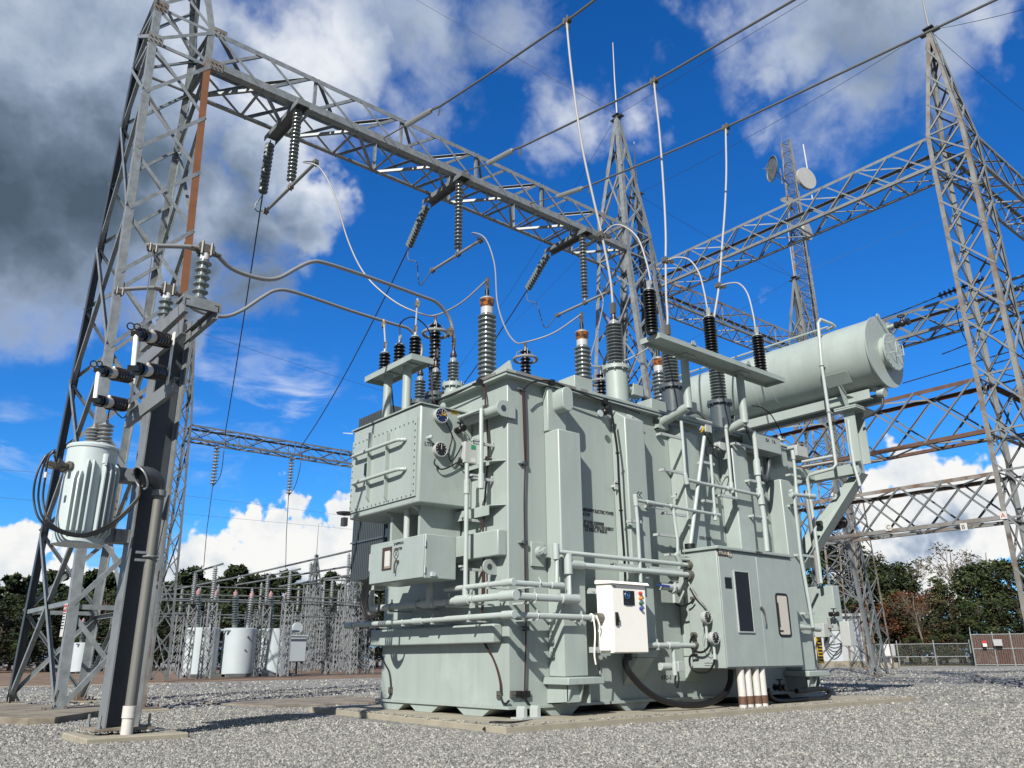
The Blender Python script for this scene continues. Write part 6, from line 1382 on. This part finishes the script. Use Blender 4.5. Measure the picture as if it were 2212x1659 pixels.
a=R(-75);d=V((math.cos(a),math.sin(a),0));c=V((canx,cany,zt_-.14))+d*cr_;part('lift_hook',B().bar(c,c+d*.06,.03,.12).bar(c+d*.06+V((0,0,.05)),c+d*.06+V((0,0,-.09)),.05,.02),CANP,pt_)
LVT=[]
for a in (-150,-170,172):
    d=V((math.cos(R(a)),math.sin(R(a)),0));c=V((canx,cany,zt_-.25))+d*cr_;part('low_voltage_terminal',B().cyl(c,c+d*.035,.055,16).cyl(c+d*.035,c+d*.12,.022,10).bar(c+d*.12,c+d*.2+V((0,0,.02)),.05,.05),CLAMP,pt_);LVT.append(c+d*.2)
for z in (zb_+.14,zt_-.26):
    b=B().box((canx+cr_*.75,cany-.08,z-.09),(KX_-HX-.18,cany+.08,z+.09)).box((KX_-HX-.179,cany-.12,z-.08),(KX_-HX-.012,cany+.12,z+.08)).cyl((KX_-HX-.1,cany-.13,z+.03),(KX_-HX-.1,cany-.14,z+.03),.02,6)
    part('mounting_bracket',b,GALV2,pt_)
# cables: three loops from the terminals down and across into the hood
mouth=el[-1]
for k in range(3):
    o_=.035*k;s=LVT[k]
    yq=cany-.2;pts=[s,s+V((-.04,-.02,.08)),PY(118,978-3*k,yq),PY(98+3*k,986+2*k,yq),PY(78+10*k,1030,yq),PY(73+10*k,1080,yq),PY(88+9*k,1125,cany-.3),PY(135+3*k,1152-2*k,cany-.34),PY(190,1158-3*k,cany-.36),PY(250,1130-4*k,cany-.34),PY(300,1075-3*k,(cany-.34+vy)/2),mouth+V((0,.02*k,-.03))]
    part('lead',B().tube(bez(pts,6),.0125,8),RUB,pt_)
part('tape_band',B().cyl(PY(100,1020,cany-.3),PY(98,1032,cany-.3),.02,8),CERAM,pt_)
part('cable_conduit',B().tube([LVT[1]+V((.05,-.02,-.12)),PY(120,1140,cany+.2)],.03,8),DSTEEL,pt_) if 0 else None
solo('tap_wire',B().tube(bez([TPB,TPB+V((.02,0,.15)),PX(*cc(380,1460),xf-.1),PX(*cc(430,1420),xf-.05)],6),.008,6),RUB,'thin curved lead from the can bushing up to the lower cutout','wire')
# ================================================================ switchyard in the distance on the left
cs=lambda x,y:(345.6+.2344*x,1166.4+.2344*y)
def zat(px,py,p):
    d=ray(px,py);h=math.hypot(d.x,d.y);return H+d.z/h*math.hypot(p.x-CAM.x,p.y-CAM.y)
def stand(px,pbase,ptop,pins,w,label,pin_m=PORCL,n=12,name='lattice_stand',group='lattice stands among the breakers'):
    p=PZ(px,pbase,0);zt=zat(px,ptop,p);k=max(4,int(zt/ (w*1.15)));zz=[.05+(zt-.05)*i/k for i in range(k+1)]
    T=tower(name,label,p.x,p.y,lambda z:(w/2,w/2),zz,.06,.032,GALVS,False,group,merge=True,base=False,cat='stand')
    part('top_plate',B().box((p.x-w*.6,p.y-w*.6,zt),(p.x+w*.6,p.y+w*.6,zt+.05)),GALVF,T)
    if pins:
        zi=zat(px,pins,p);sheds_string('post_insulator',(p.x,p.y,zt+.06),(p.x,p.y,zi),.13,14,pin_m,'post insulator on the '+label,group='post insulators on the lattice stands',rc=.075,n=12)
        return V((p.x,p.y,zi))
    return V((p.x,p.y,zt))
ST={}
for key,(x,pb,pt,pi,lab) in dict(a=(215,1288,590,290,'lattice stand at the left end of the breaker row'),b=(400,1290,570,235,'lattice stand in front of the leftmost breaker'),c=(915,1268,600,330,'lattice stand between the second and third breaker'),d=(1125,1268,575,285,'lattice stand in front of the third breaker'),
    e=(1535,1245,630,370,'lattice stand left of the far pale cabinet'),f=(1762,1245,612,370,'lattice stand beside the radiators of the transformer'),g=(1320,1225,410,205,'tall lattice stand right of the breaker control box'),h=(1680,1228,350,120,'tallest lattice stand below the climbing bus pipe'),i=(1900,1240,600,None,'lattice stand half hidden by the drive cabinet'),j=(1375,1215,400,None,'second tall lattice stand right of the control box')).items():
    X_,_=cs(x,0);ST[key]=stand(X_,cs(0,pb)[1],cs(0,pt)[1],cs(0,pi)[1] if pi else None,.46 if key in 'abcdef' else .62,lab)
for k_,(px,pb,pt,pi,lab) in enumerate(((412,1455,1322,1268,'slender stand behind the leftmost breaker, left side'),(452,1456,1318,1262,'slender stand behind the leftmost breaker, right side'),(528,1454,1324,1270,'slender stand in the gap after the second breaker'),(548,1452,1318,1258,'slender stand touching the second breaker'),(632,1450,1322,1266,'slender stand behind the breaker control box'),(688,1449,1316,1255,'slender stand right of the tall stands'),(722,1452,1326,1275,'slender stand near the far pale cabinet'),(742,1450,1318,1262,'slender stand left of the radiators'),(372,1458,1325,1270,'slender stand behind the slim tower foot'),(232,1456,1330,1280,'slender stand seen between the tower and the H column'),(90,1450,1340,1295,'slender stand at the left border behind the first leg'))):
    stand(px,pb,pt,pi,.5,'lattice '+lab)
# short bus pipe on the first two stands, long climbing bus pipes
def pipe(a,b_,r,lab,m=GALVF,ext=0):
    a,b_=V(a),V(b_);d=(b_-a).normalized()*ext;return solo('bus_pipe',B().cyl(a-d,b_+d,r,8),m,lab,'bus pipe','bus pipes of the distant switchyard')
pipe(ST['a'],ST['b'],.05,'short bus pipe joining the two leftmost post insulators',GALVF,.5)
pipe(ST['c'],ST['d'],.05,'short bus pipe joining the insulators before the third breaker',GALVF,.6)
pipe(ST['e'],ST['f'],.05,'short bus pipe left of the radiators',GALVF,.6)
for i,(a,b_,Y0) in enumerate((((60,470),(640,360),46),((640,360),(1760,100),44),((700,415),(1760,240),47),((1100,430),(1770,320),40))):
    A=PY(*cs(*a),Y0);D=PX(*cs(*b_),A.x);pipe(A,D,.055,('bus pipe climbing right over the second breaker','long bus pipe climbing right to the radiators','lower long bus pipe climbing right','third bus pipe climbing right behind the stands')[i])
    if i==0:A2=A
for i,(y0,y1,Y0) in enumerate(((505,545,42),(548,580,40),(562,606,38),(690,715,44),(430,470,50),(715,745,52))):
    pipe(PY(*cs(-300,y0-15),Y0),PY(*cs(1900,y1),Y0),.045,('highest level bus pipe behind the breakers','second level bus pipe behind the breakers','third level bus pipe behind the breakers','level bus pipe at tank top height','topmost faint bus pipe before the pines','lowest level bus pipe behind the breakers')[i])
# circuit breakers: one built, the rest copied
def breaker(p,h,r,label,box=False):
    T=thing('oil_breaker',label,'breaker',p,'breaker tanks in the distant switchyard');x,y=p.x,p.y
    part('tank',B().lathe((x,y,.15),(0,0,1),[(0,r),(h-.15,r),(h-.12,r*.92),(h-.1,.1)],36),PTANK,T)
    part('skid',B().box((x-r*1.05,y-r*1.0,.02),(x+r*1.05,y-r*.9,.18)).box((x-r*1.05,y+r*.7,.02),(x+r*1.05,y+r*.8,.18)),GALVF,T)
    part('top_frame',B().box((x-r*.9,y-.25,h-.25),(x+r*.9,y+.25,h-.0)).cyl((x-r*1.2,y-r*.5,h-.1),(x+r*1.4,y-r*.5,h-.1),.07,10),PTANK,T)
    part('valve',B().cyl((x+.1,y-r,h*.82),(x+.1,y-r-.08,h*.82),.05,8).cyl((x,y-r,h*.55),(x,y-r-.06,h*.55),.04,8),RUST,T)
    for s in (-1,1):
        a=V((x+s*r*.45,y+s*.15,h-.02));d=V((s*.09,s*.05,1)).normalized();o=part('bushing',B().cyl(a,a+d*.25,.15,14).sheds(a+d*.25,a+d*1.75,.10,.19,12,16),PORC if s<0 else PORCL,T)
        part('cap',B().lathe(a+d*1.75,d,[(0,.11),(.02,.13),(.2,.13),(.24,.07),(.34,.03)],14),PINK,o)
    return T
bp=[PZ(cs(350,0)[0],cs(0,1268)[1],0),PZ(cs(700,0)[0],cs(0,1262)[1],0),PZ(cs(1030,0)[0],cs(0,1256)[1],0)]
hb=zat(cs(370,0)[0],cs(0,815)[1],bp[0]);rb=31/1740*(bp[0]-CAM).length*1.02
print('breaker',bp,hb,rb)
BR=breaker(bp[0],hb,rb,'pale breaker tank, leftmost of the row behind the lattice stands')
copy_tree(BR,'pale breaker tank, second of the row, crossed by lattice shadows',bp[1]);copy_tree(BR,'pale breaker tank, third of the row, next to its control box',bp[2])
pz=PZ(cs(1220,0)[0],cs(0,1240)[1],0);hz_=zat(cs(1220,0)[0],cs(0,890)[1],pz)
t=thing('breaker_control_box','pale control box on legs right of the third breaker','cabinet',pz);part('box',B().box((pz.x-.55,pz.y-.5,.75),(pz.x+.55,pz.y+.5,hz_)),PTANK,t,bev=.03);part('roof',B().box((pz.x-.6,pz.y-.55,hz_+.001),(pz.x+.6,pz.y+.55,hz_+.08)),PTANK,t)
for dx in (-.4,.4):
    for dy in (-.4,.3): part('leg',B().box((pz.x+dx-.05,pz.y+dy,.0),(pz.x+dx+.05,pz.y+dy+.1,.75)),GALVF,t)
part('reel',B().cyl((pz.x-.1,pz.y-.52,hz_+.5),(pz.x-.1,pz.y-.3,hz_+.5),.33,20).cyl((pz.x-.1,pz.y-.4,hz_),(pz.x-.1,pz.y-.4,hz_+.3),.05,8),PTANK,t)
for (px,py,sc,lab) in ((172,1455,.86,'pale breaker tank seen between the legs of the left tower'),(cs(1480,0)[0],1444,.9,'far pale breaker tank right of the tall stands'),(cs(1710,0)[0],1442,.9,'farthest pale breaker tank beside the radiators'),(150,1450,.8,'pale breaker tank partly behind the first tower leg')):
    p=PZ(px,py,0);copy_tree(BR,lab,p,R(20),sc)
# lattice rack with brown insulators at the far left
rk=PZ(60,1452,0)
def rack(p,label,n=7):
    T=thing('switch_rack',label,'rack',p,'switch racks at the far left');x,y=p.x,p.y;zt=zat(60,1388,rk);W_=5.2
    for sx in (-W_/2,-W_/6,W_/6,W_/2):
        for sy in (-.6,.6): part('leg',B().bar((x+sx*1.12,y+sy,0),(x+sx,y+sy,zt),.10,.10),GALVF,T)
    b=B()
    for i in range(3):
        for sy in (-.6,.6):
            x0,x1=x-W_/2+i*W_/3,x-W_/2+(i+1)*W_/3
            for k in range(3): b.bar((x0,y+sy,zt*k/3),(x1,y+sy,zt*(k+1)/3),.05,.05).bar((x1,y+sy,zt*k/3),(x0,y+sy,zt*(k+1)/3),.05,.05)
    for k in (1,2): b.bar((x-W_/2,y-.6,zt*k/3),(x+W_/2,y-.6,zt*k/3),.05,.05)
    part('bracing',b,GALVF,T);part('top_beam',B().box((x-W_/2-.3,y-.7,zt),(x+W_/2+.3,y-.5,zt+.15)).box((x-W_/2-.3,y+.5,zt),(x+W_/2+.3,y+.7,zt+.15)),GALVF,T)
    for i in range(n):
        xx=x-W_/2+.2+i*(W_-.4)/(n-1);o=part('insulator',B().sheds((xx,y-.6,zt+.15),(xx,y-.6,zt+1.9),.06,.13,9,12),DBROWN,T);part('cap',B().cyl((xx,y-.6,zt+1.9),(xx,y-.6,zt+2.1),.09,10),PTANK,o)
    return T
rk1=rack(rk,'lattice switch rack with dark brown insulators at the left edge')
copy_tree(rk1,'second lattice switch rack farther right behind the left tower',PZ(215,1450,0)+V((1,6,0)));copy_tree(rk1,'third switch rack behind the breakers',PZ(520,1448,0)+V((0,6,0)));copy_tree(rk1,'fourth switch rack beyond the control box',PZ(700,1444,0)+V((0,4,0)))
# far small towers with rods
for px,pt,pr_,lab in ((668,1199,1130,'tiny far lattice tower with a rod above the bus pipes'),(754,1180,1105,'tiny far lattice tower touching the radiators')):
    p=gp(px,75);zt=zat(px,pt,p);zr=zat(px,pr_,p);tower('lattice_tower',lab,p.x,p.y,plin([(0,1.2,1.2),(zt*.7,.5,.5),(zt,.08,.08)]),[0+zt*i/9 for i in range(10)],.14,.07,GALVF,True,None,merge=True,base=False,rod=zr)
pa,pb2=gp(640,62),gp(760,62)
# ================================================================ antenna mast with dishes
cm=PY(1701,308,34);cmx,cmy,cmz=cm.x,34.,cm.z
M_=thing('antenna_mast','slender three sided antenna mast with dishes rising behind the girders','mast',(cmx,cmy,0))
def mc(k,z):
    r=.72+ (1-z/cmz)*1.3;a=R(90+120*k+25);return V((cmx+r*math.cos(a),cmy+r*math.sin(a),z))
zz=[cmz*i/40 for i in range(41)]
for k in range(3): part('leg',B().tube([mc(k,z) for z in (0,cmz*.5,cmz)],.12,6),RUSTL if k!=1 else GALVF,M_)
b=B()
for i in range(40):
    for k in range(3):
        b.tube([mc(k,zz[i]),mc((k+1)%3,zz[i+1])],.05,4);b.tube([mc(k,zz[i+1]),mc((k+1)%3,zz[i+1])],.05,4);b.tube([mc((k+1)%3,zz[i]),mc(k,zz[i+1])],.045,4)
part('bracing',b,GALVF,M_)
b=B()
for i in range(int(cmz/.5)): b.bar((cmx-.28,cmy-.35,i*.5),(cmx+.28,cmy-.35,i*.5),.035,.035)
b.bar((cmx-.28,cmy-.35,0),(cmx-.28,cmy-.35,cmz),.05,.05);b.bar((cmx+.28,cmy-.35,0),(cmx+.28,cmy-.35,cmz),.05,.05);part('ladder',b,ALU,M_)
part('feed_cable',B().tube([(cmx+.5,cmy-.1,0),(cmx+.5,cmy-.1,cmz*.97)],.09,6),RUB,M_)
def dish(px,py,r,ax,lab,back=False,solid=True):
    c=PY(px,py,cmy-1.0);ax=V(ax).normalized()
    T=thing('dish_antenna',lab,'dish',c)
    pr=[(0,.05),(r*.06,r*.35),(r*.16,r*.65),(r*.32,r),(r*.40,r*1.02),(r*.41,r*.98),(r*.34,r*.95)] if not back else [(0,r*.98),(r*.25,r*1.0),(r*.3,r*.9),(r*.42,r*.5),(r*.45,.05)]
    part('reflector',B().lathe(c-ax*r*.2,ax,pr,32),CONCW if back else GALVF,T)
    if not back: part('feed',B().cyl(c,c+ax*r*.9,.05,8).tube([c+ax*r*.1+V((0,0,r*.9)),c+ax*r*.75,c+ax*r*.1-V((0,0,r*.9))],.03,5),GALVF,T)
    else: part('hub',B().cyl(c+ax*r*.2,c+ax*r*.6,r*.18,12),DSTEEL,T)
    m=V((cmx,cmy,c.z));part('mount',B().tube([c,c.lerp(m,.75)],.07,6).tube([c+V((0,0,-r*.5)),c.lerp(m,.7)],.05,6).tube([c.lerp(m,.35)+V((0,0,-r*.7)),c.lerp(m,.35)+V((0,0,r*.7))],.08,6),GALVF,T)
dd=PY(1700,365,34);pxm=dd.x
w1_=(PY(1722,365,33).x-PY(1700,365,33).x)
dish(1672,365,1.5,(-.80,.58,.0),'large dish antenna on the mast facing left')
dish(1740,387,1.45,(.25,.95,.02),'round drum dish on the mast seen from behind',True)
dish(1742,500,1.15,(-.1,.95,.02),'smaller dish lower on the mast partly behind the girder',True)
dish(1700,434,.75,(-.6,-.6,.5),'tiny pale dish on the mast just above the girder')
c=PY(1735,312,33);e=PY(1755,430,33);solo('whip_antenna',B().tube([e,c],.07,7),CERAM,'white whip antenna right of the mast top','antenna')
c=PY(1687,290,33);solo('whip_antenna',B().tube([PY(1689,320,33),c],.035,6),GALVF,'thin whip antenna on the mast top left','antenna')
for i,(a,b_) in enumerate((((1715,600),(1660,560)),((1755,580),(2040,462)))):
    wire(PY(*a,33.5),PY(*b_,(30,60)[i]),.0,('guy wire leaving the mast to the left','guy wire leaving the mast to the right')[i],.02,WIRE,6)
# ================================================================ right background: building, fence, pedestal
bA,bB=gp(1788,74),gp(1869,74);zt=zat(1860,1331,bB);d=(bB-bA).normalized();n_=V((d.y,-d.x,0));n_=-n_ if n_.dot(bA-V((CAM.x,CAM.y,0)))<0 else n_
bl_=thing('white_building','plain white flat roofed building behind the lattice tower at the right','building',bB)
part('wall',B().prism([bA-d*1,bB,bB+n_*7,bA-d*1+n_*7],(0,0,zt)),BLDG,bl_);part('roof',B().prism([bA-d*1.3-n_*.3+V((0,0,zt+.01)),bB+d*.3-n_*.3+V((0,0,zt+.01)),bB+d*.3+n_*7.3+V((0,0,zt+.01)),bA-d*1.3+n_*7.3+V((0,0,zt+.01))],(0,0,.22)),CONCW,bl_)
part('foundation',B().prism([bA-d*1.05-n_*.05,bB+d*.05-n_*.05,bB+d*.05+n_*7.05,bA-d*1.05+n_*7.05],(0,0,.45)),CONCD,bl_)
part('door',B().prism([bA+d*1.2-n_*.04+V((0,0,.46)),bA+d*2.2-n_*.04+V((0,0,.46)),bA+d*2.2-n_*.04+V((0,0,2.6)),bA+d*1.2-n_*.04+V((0,0,2.6))],n_*.02),CONCW,bl_)
fl=[gp(x,80) for x in (1860,1878,1942,2022,2100)];ft=zat(2000,1391,fl[3])
fn=thing('chain_link_fence','low chain link fence in front of the trees at the right','fence',fl[2])
def linkmat():
    m=bpy.data.materials.new('chain link');m.use_nodes=True;nt=m.node_tree;N=nt.nodes;L=nt.links;p=N['Principled BSDF'];p.inputs['Base Color'].default_value=(.30,.31,.30,1);p.inputs['Metallic'].default_value=.4
    g=N.new('ShaderNodeNewGeometry');a=[]
    for s in (1,-1):
        v=N.new('ShaderNodeVectorMath');v.operation='DOT_PRODUCT';L.new(g.outputs['Position'],v.inputs[0]);v.inputs[1].default_value=(s*9,s*9,12)
        f=N.new('ShaderNodeMath');f.operation='FRACT';L.new(v.outputs['Value'],f.inputs[0]);c=N.new('ShaderNodeMath');c.operation='LESS_THAN';L.new(f.outputs[0],c.inputs[0]);c.inputs[1].default_value=.03;a.append(c)
    mx=N.new('ShaderNodeMath');mx.operation='MAXIMUM';L.new(a[0].outputs[0],mx.inputs[0]);L.new(a[1].outputs[0],mx.inputs[1]);L.new(mx.outputs[0],p.inputs['Alpha']);return m
LINK=linkmat()
for p in fl: part('post',B().cyl(p,p+V((0,0,ft+.3)),.05,8),GALV,fn)
part('rail',B().tube([p+V((0,0,ft)) for p in fl],.03,6).tube([p+V((0,0,ft*.42)) for p in fl],.03,6),GALV,fn)
b=B()
for p,q in zip(fl,fl[1:]): b.add([p+V((0,0,.05)),q+V((0,0,.05)),q+V((0,0,ft)),p+V((0,0,ft))],[(0,1,2,3)])
part('mesh',b,LINK,fn,smooth=False)
gl=[gp(x,78) for x in (2106,2153,2192,2245)];gt=zat(2110,1371,gl[0])
gt_=thing('fence_gate','taller chain link gate panel with two signs at the right edge','gate',gl[0])
for p in gl: part('post',B().cyl(p,p+V((0,0,gt+.2)),.055,8),GALV,gt_)
for p in gl[:1]+gl[3:]: part('barb_arm',B().cyl(p+V((0,0,gt+.15)),p+V((.3,.1,gt+.6)),.03,6),GALV,gt_)
part('rail',B().tube([p+V((0,0,gt)) for p in gl],.035,6).tube([p+V((0,0,gt*.55)) for p in gl],.03,6).tube([p+V((0,0,.1)) for p in gl],.03,6),GALV,gt_)
b=B()
for p,q in zip(gl,gl[1:]): b.add([p+V((0,0,.05)),q+V((0,0,.05)),q+V((0,0,gt)),p+V((0,0,gt))],[(0,1,2,3)])
part('mesh',b,LINK,gt_,smooth=False)
SL=mat('red brown privacy slats',(.115,.060,.045),.8,0,.3,5)
b=B()
u=(gl[3]-gl[0]).normalized();nn=V((-u.y,u.x,0));Lg_=(gl[3]-gl[0]).length
for i in range(int(Lg_/.16)):
    p=gl[0]+u*(i*.16+.08)+nn*.03;b.bar(p+V((0,0,.1)),p+V((0,0,gt-.05)),.125,.008,nn)
part('slats',b,SL,gt_)
for px0,px1,py0,py1,m,nm in ((2129,2138,1384,1397,REDM,'red_sign'),(2153,2172,1381,1395,CONCW,'grey_sign')):
    p,q=gp(px0,77.6),gp(px1,77.6);z1,z0=zat(px0,py0,p),zat(px0,py1,p);o=part('sign',B().bar((p+q)/2+V((0,0,z0)),(p+q)/2+V((0,0,z1)),(q-p).length,.03,nn),SIGNW if nm=='red_sign' else m,gt_)
    if nm=='red_sign': part('header',B().bar((p+q)/2-nn*.03+V((0,0,z0+(z1-z0)*.6)),(p+q)/2-nn*.03+V((0,0,z1)),(q-p).length,.02,nn).bar((p+q)/2+nn*.03+V((0,0,z0+(z1-z0)*.6)),(p+q)/2+nn*.03+V((0,0,z1)),(q-p).length,.02,nn),REDM,o)
p=gp(1924,70);zp=zat(1924,1392,p)
t=thing('service_pedestal','small white service box on two pipe legs by the fence','box',p);part('box',B().box((p.x-.35,p.y-.3,zp-.85),(p.x+.35,p.y+.3,zp)),CERAM,t,bev=.05)
for k in (-.12,.2): part('leg',B().cyl((p.x+k,p.y+k*.8,0),(p.x+k*.8,p.y+k*.8,zp-.85),.05,8),CERAM,t)
struct('tower_footing',B().cyl((pp.x-2,pp.y,-.1),(pp.x-2,pp.y,.35),1.1,12),CONC)
# breeze of low ground cover under the trees
struct('grass_bank',B().add([tuple(gp(1700,83)+V((0,0,.01))),tuple(gp(2330,81)+V((0,0,.01))),tuple(gp(2330,300)+V((0,0,.01))),tuple(gp(1700,300)+V((0,0,.01)))],[(0,1,2,3)]),GRASS)
# ================================================================ trees
protos={}
def proto(kind,leaf,i,name,loc,label):
    k=(kind,leaf.name,i)
    if k in protos: return copy_tree(protos[k],label,loc)
    protos[k]=tree(kind,10,hash(str(i)+kind)%1000 if 0 else 31*i+len(kind),leaf,name,label,V(loc));return protos[k]
rng=random.Random(5)
sky_l=[(-60,1250),(0,1243),(45,1246),(85,1238),(135,1275),(180,1236),(212,1248),(262,1262),(300,1262),(345,1262),(385,1232),(420,1262),(462,1248),(486,1226),(530,1252),(575,1245),(612,1238),(655,1258),(700,1238),(735,1268),(770,1262),(815,1240),(860,1262)]
def lbl(px,extra): return extra
names_l=['at the left border','just right of the left border','left of the first tower leg','beside the first tower leg','behind the tower legs','above the horizontal tower strut','seen through the left tower','behind the H column','right of the H column','behind the rusty tower leg','behind the slim tower','right of the slim tower','above the leftmost breaker','with the tallest crown above the first breakers','above the second breaker','behind the climbing bus pipes','above the third breaker','right of the third breaker','above the control box','behind the tall stands','left of the radiators','touching the radiators','behind the transformer end']
for i,(px,py) in enumerate(sky_l):
    dist=100+rng.uniform(-8,12);p=gp(px,dist);h=ztopf(px,py+rng.uniform(-3,3),dist)
    o=proto('pine',PINEL,i%5,'pine_tree',p,'dark pine '+names_l[i]);o['group']='pines behind the switchyard';s=h/10;o.scale=(s*rng.uniform(.9,1.15),s,s);o.rotation_euler=(0,0,rng.uniform(0,6.28));o.location=p
for i in range(17):
    px=-60+i*56;dist=86+rng.uniform(-4,4);p=gp(px,dist);h=ztopf(px,1296+rng.uniform(-22,14),dist)
    o=proto('leafy',LEAFD,i%3,'shrub',p,'low dark thicket bush, number %s from the left'%('one two three four five six seven eight nine ten eleven twelve thirteen fourteen fifteen sixteen seventeen'.split()[i]));o['group']='thicket below the pines';o['category']='shrub';s=h/10;o.scale=(s*1.5,s*1.5,s);o.rotation_euler=(0,0,rng.uniform(0,6.28));o.location=p
for i in range(15):
    px=-40+i*62;dist=96+rng.uniform(-3,3);p=gp(px,dist);h=ztopf(px,1285+rng.uniform(-16,12),dist)
    o=proto('leafy',LEAFD,i%3,'shrub',p,'taller dark thicket bush of the back row, number %s from the left'%('one two three four five six seven eight nine ten eleven twelve thirteen fourteen fifteen'.split()[i]));o['group']='thicket below the pines';o['category']='shrub';s=h/10;o.scale=(s*1.5,s*1.5,s);o.rotation_euler=(0,0,rng.uniform(0,6.28));o.location=p
R_=[(1690,1215,'leafy',LEAFG,102),(1740,1205,'leafy',LEAFD,104),(1800,1180,'leafy',LEAFG,100),(1835,1163,'leafy',LEAFD,99),(1868,1180,'leafy',LEAFG,98),(1900,1200,'leafy',LEAFD,102),(1935,1212,'leafy',LEAFG,104),(1905,1165,'bare',LEAFO,108),(1968,1215,'leafy',LEAFD,106),(1985,1200,'bare',LEAFO,108),(2010,1262,'leafy',LEAFG,110),(2045,1262,'leafy',LEAFR,108),(2085,1240,'leafy',LEAFG,104),(2105,1172,'bare',LEAFO,106),(2125,1215,'leafy',LEAFD,100),(2165,1208,'leafy',LEAFG,98),(2175,1180,'bare',LEAFO,103),(2210,1205,'leafy',LEAFG,98),(2250,1200,'leafy',LEAFD,96),
 (1790,1300,'leafy',LEAFD,92),(1850,1290,'leafy',LEAFG,91),(1905,1300,'leafy',LEAFR,90),(1950,1285,'leafy',LEAFO,90),(1985,1275,'leafy',LEAFR,91),(2030,1290,'leafy',LEAFO,90),(2075,1300,'leafy',LEAFD,90),(2000,1275,'bare',LEAFR,87),(2130,1295,'leafy',LEAFG,90),(2180,1290,'leafy',LEAFD,90),(2230,1290,'leafy',LEAFG,90),
 (1820,1375,'leafy',LEAFD,86),(1870,1370,'leafy',LEAFO,86),(1925,1378,'leafy',LEAFD,86),(1975,1372,'leafy',LEAFG,86),(2025,1376,'leafy',LEAFD,86),(2075,1370,'leafy',LEAFD,86),(2130,1372,'leafy',LEAFO,86),(2185,1372,'leafy',LEAFD,86),(2235,1370,'leafy',LEAFD,86)]
kn={'leaf':'leafy'}
cn={LEAFG.name:'green',LEAFD.name:'dark green',LEAFR.name:'reddish autumn',LEAFO.name:'olive'}
for i,(px,py,kd,lf,dist) in enumerate(R_):
    p=gp(px,dist);h=ztopf(px,py,dist);row='skyline' if i<19 else ('middle' if i<30 else 'front')
    pos='%s row, %s'%(row,('first second third fourth fifth sixth seventh eighth ninth tenth eleventh twelfth thirteenth fourteenth fifteenth sixteenth seventeenth eighteenth nineteenth'.split()[i if i<19 else (i-19 if i<30 else i-30)])+' from the left')
    o=proto(kd,lf,i%3 if kd=='leafy' else 0,'leafy_tree' if kd=='leafy' else 'sparse_tree',p,'%s %s tree of the right wood, %s'%(cn[lf.name],'leafy' if kd=='leafy' else 'sparse twiggy',pos));o['group']='trees of the right wood';s=h/10;wx=1.35 if row!='skyline' and kd=='leafy' else 1.1;o.scale=(s*wx,s*wx,s);o.rotation_euler=(0,0,rng.uniform(0,6.28));o.location=p
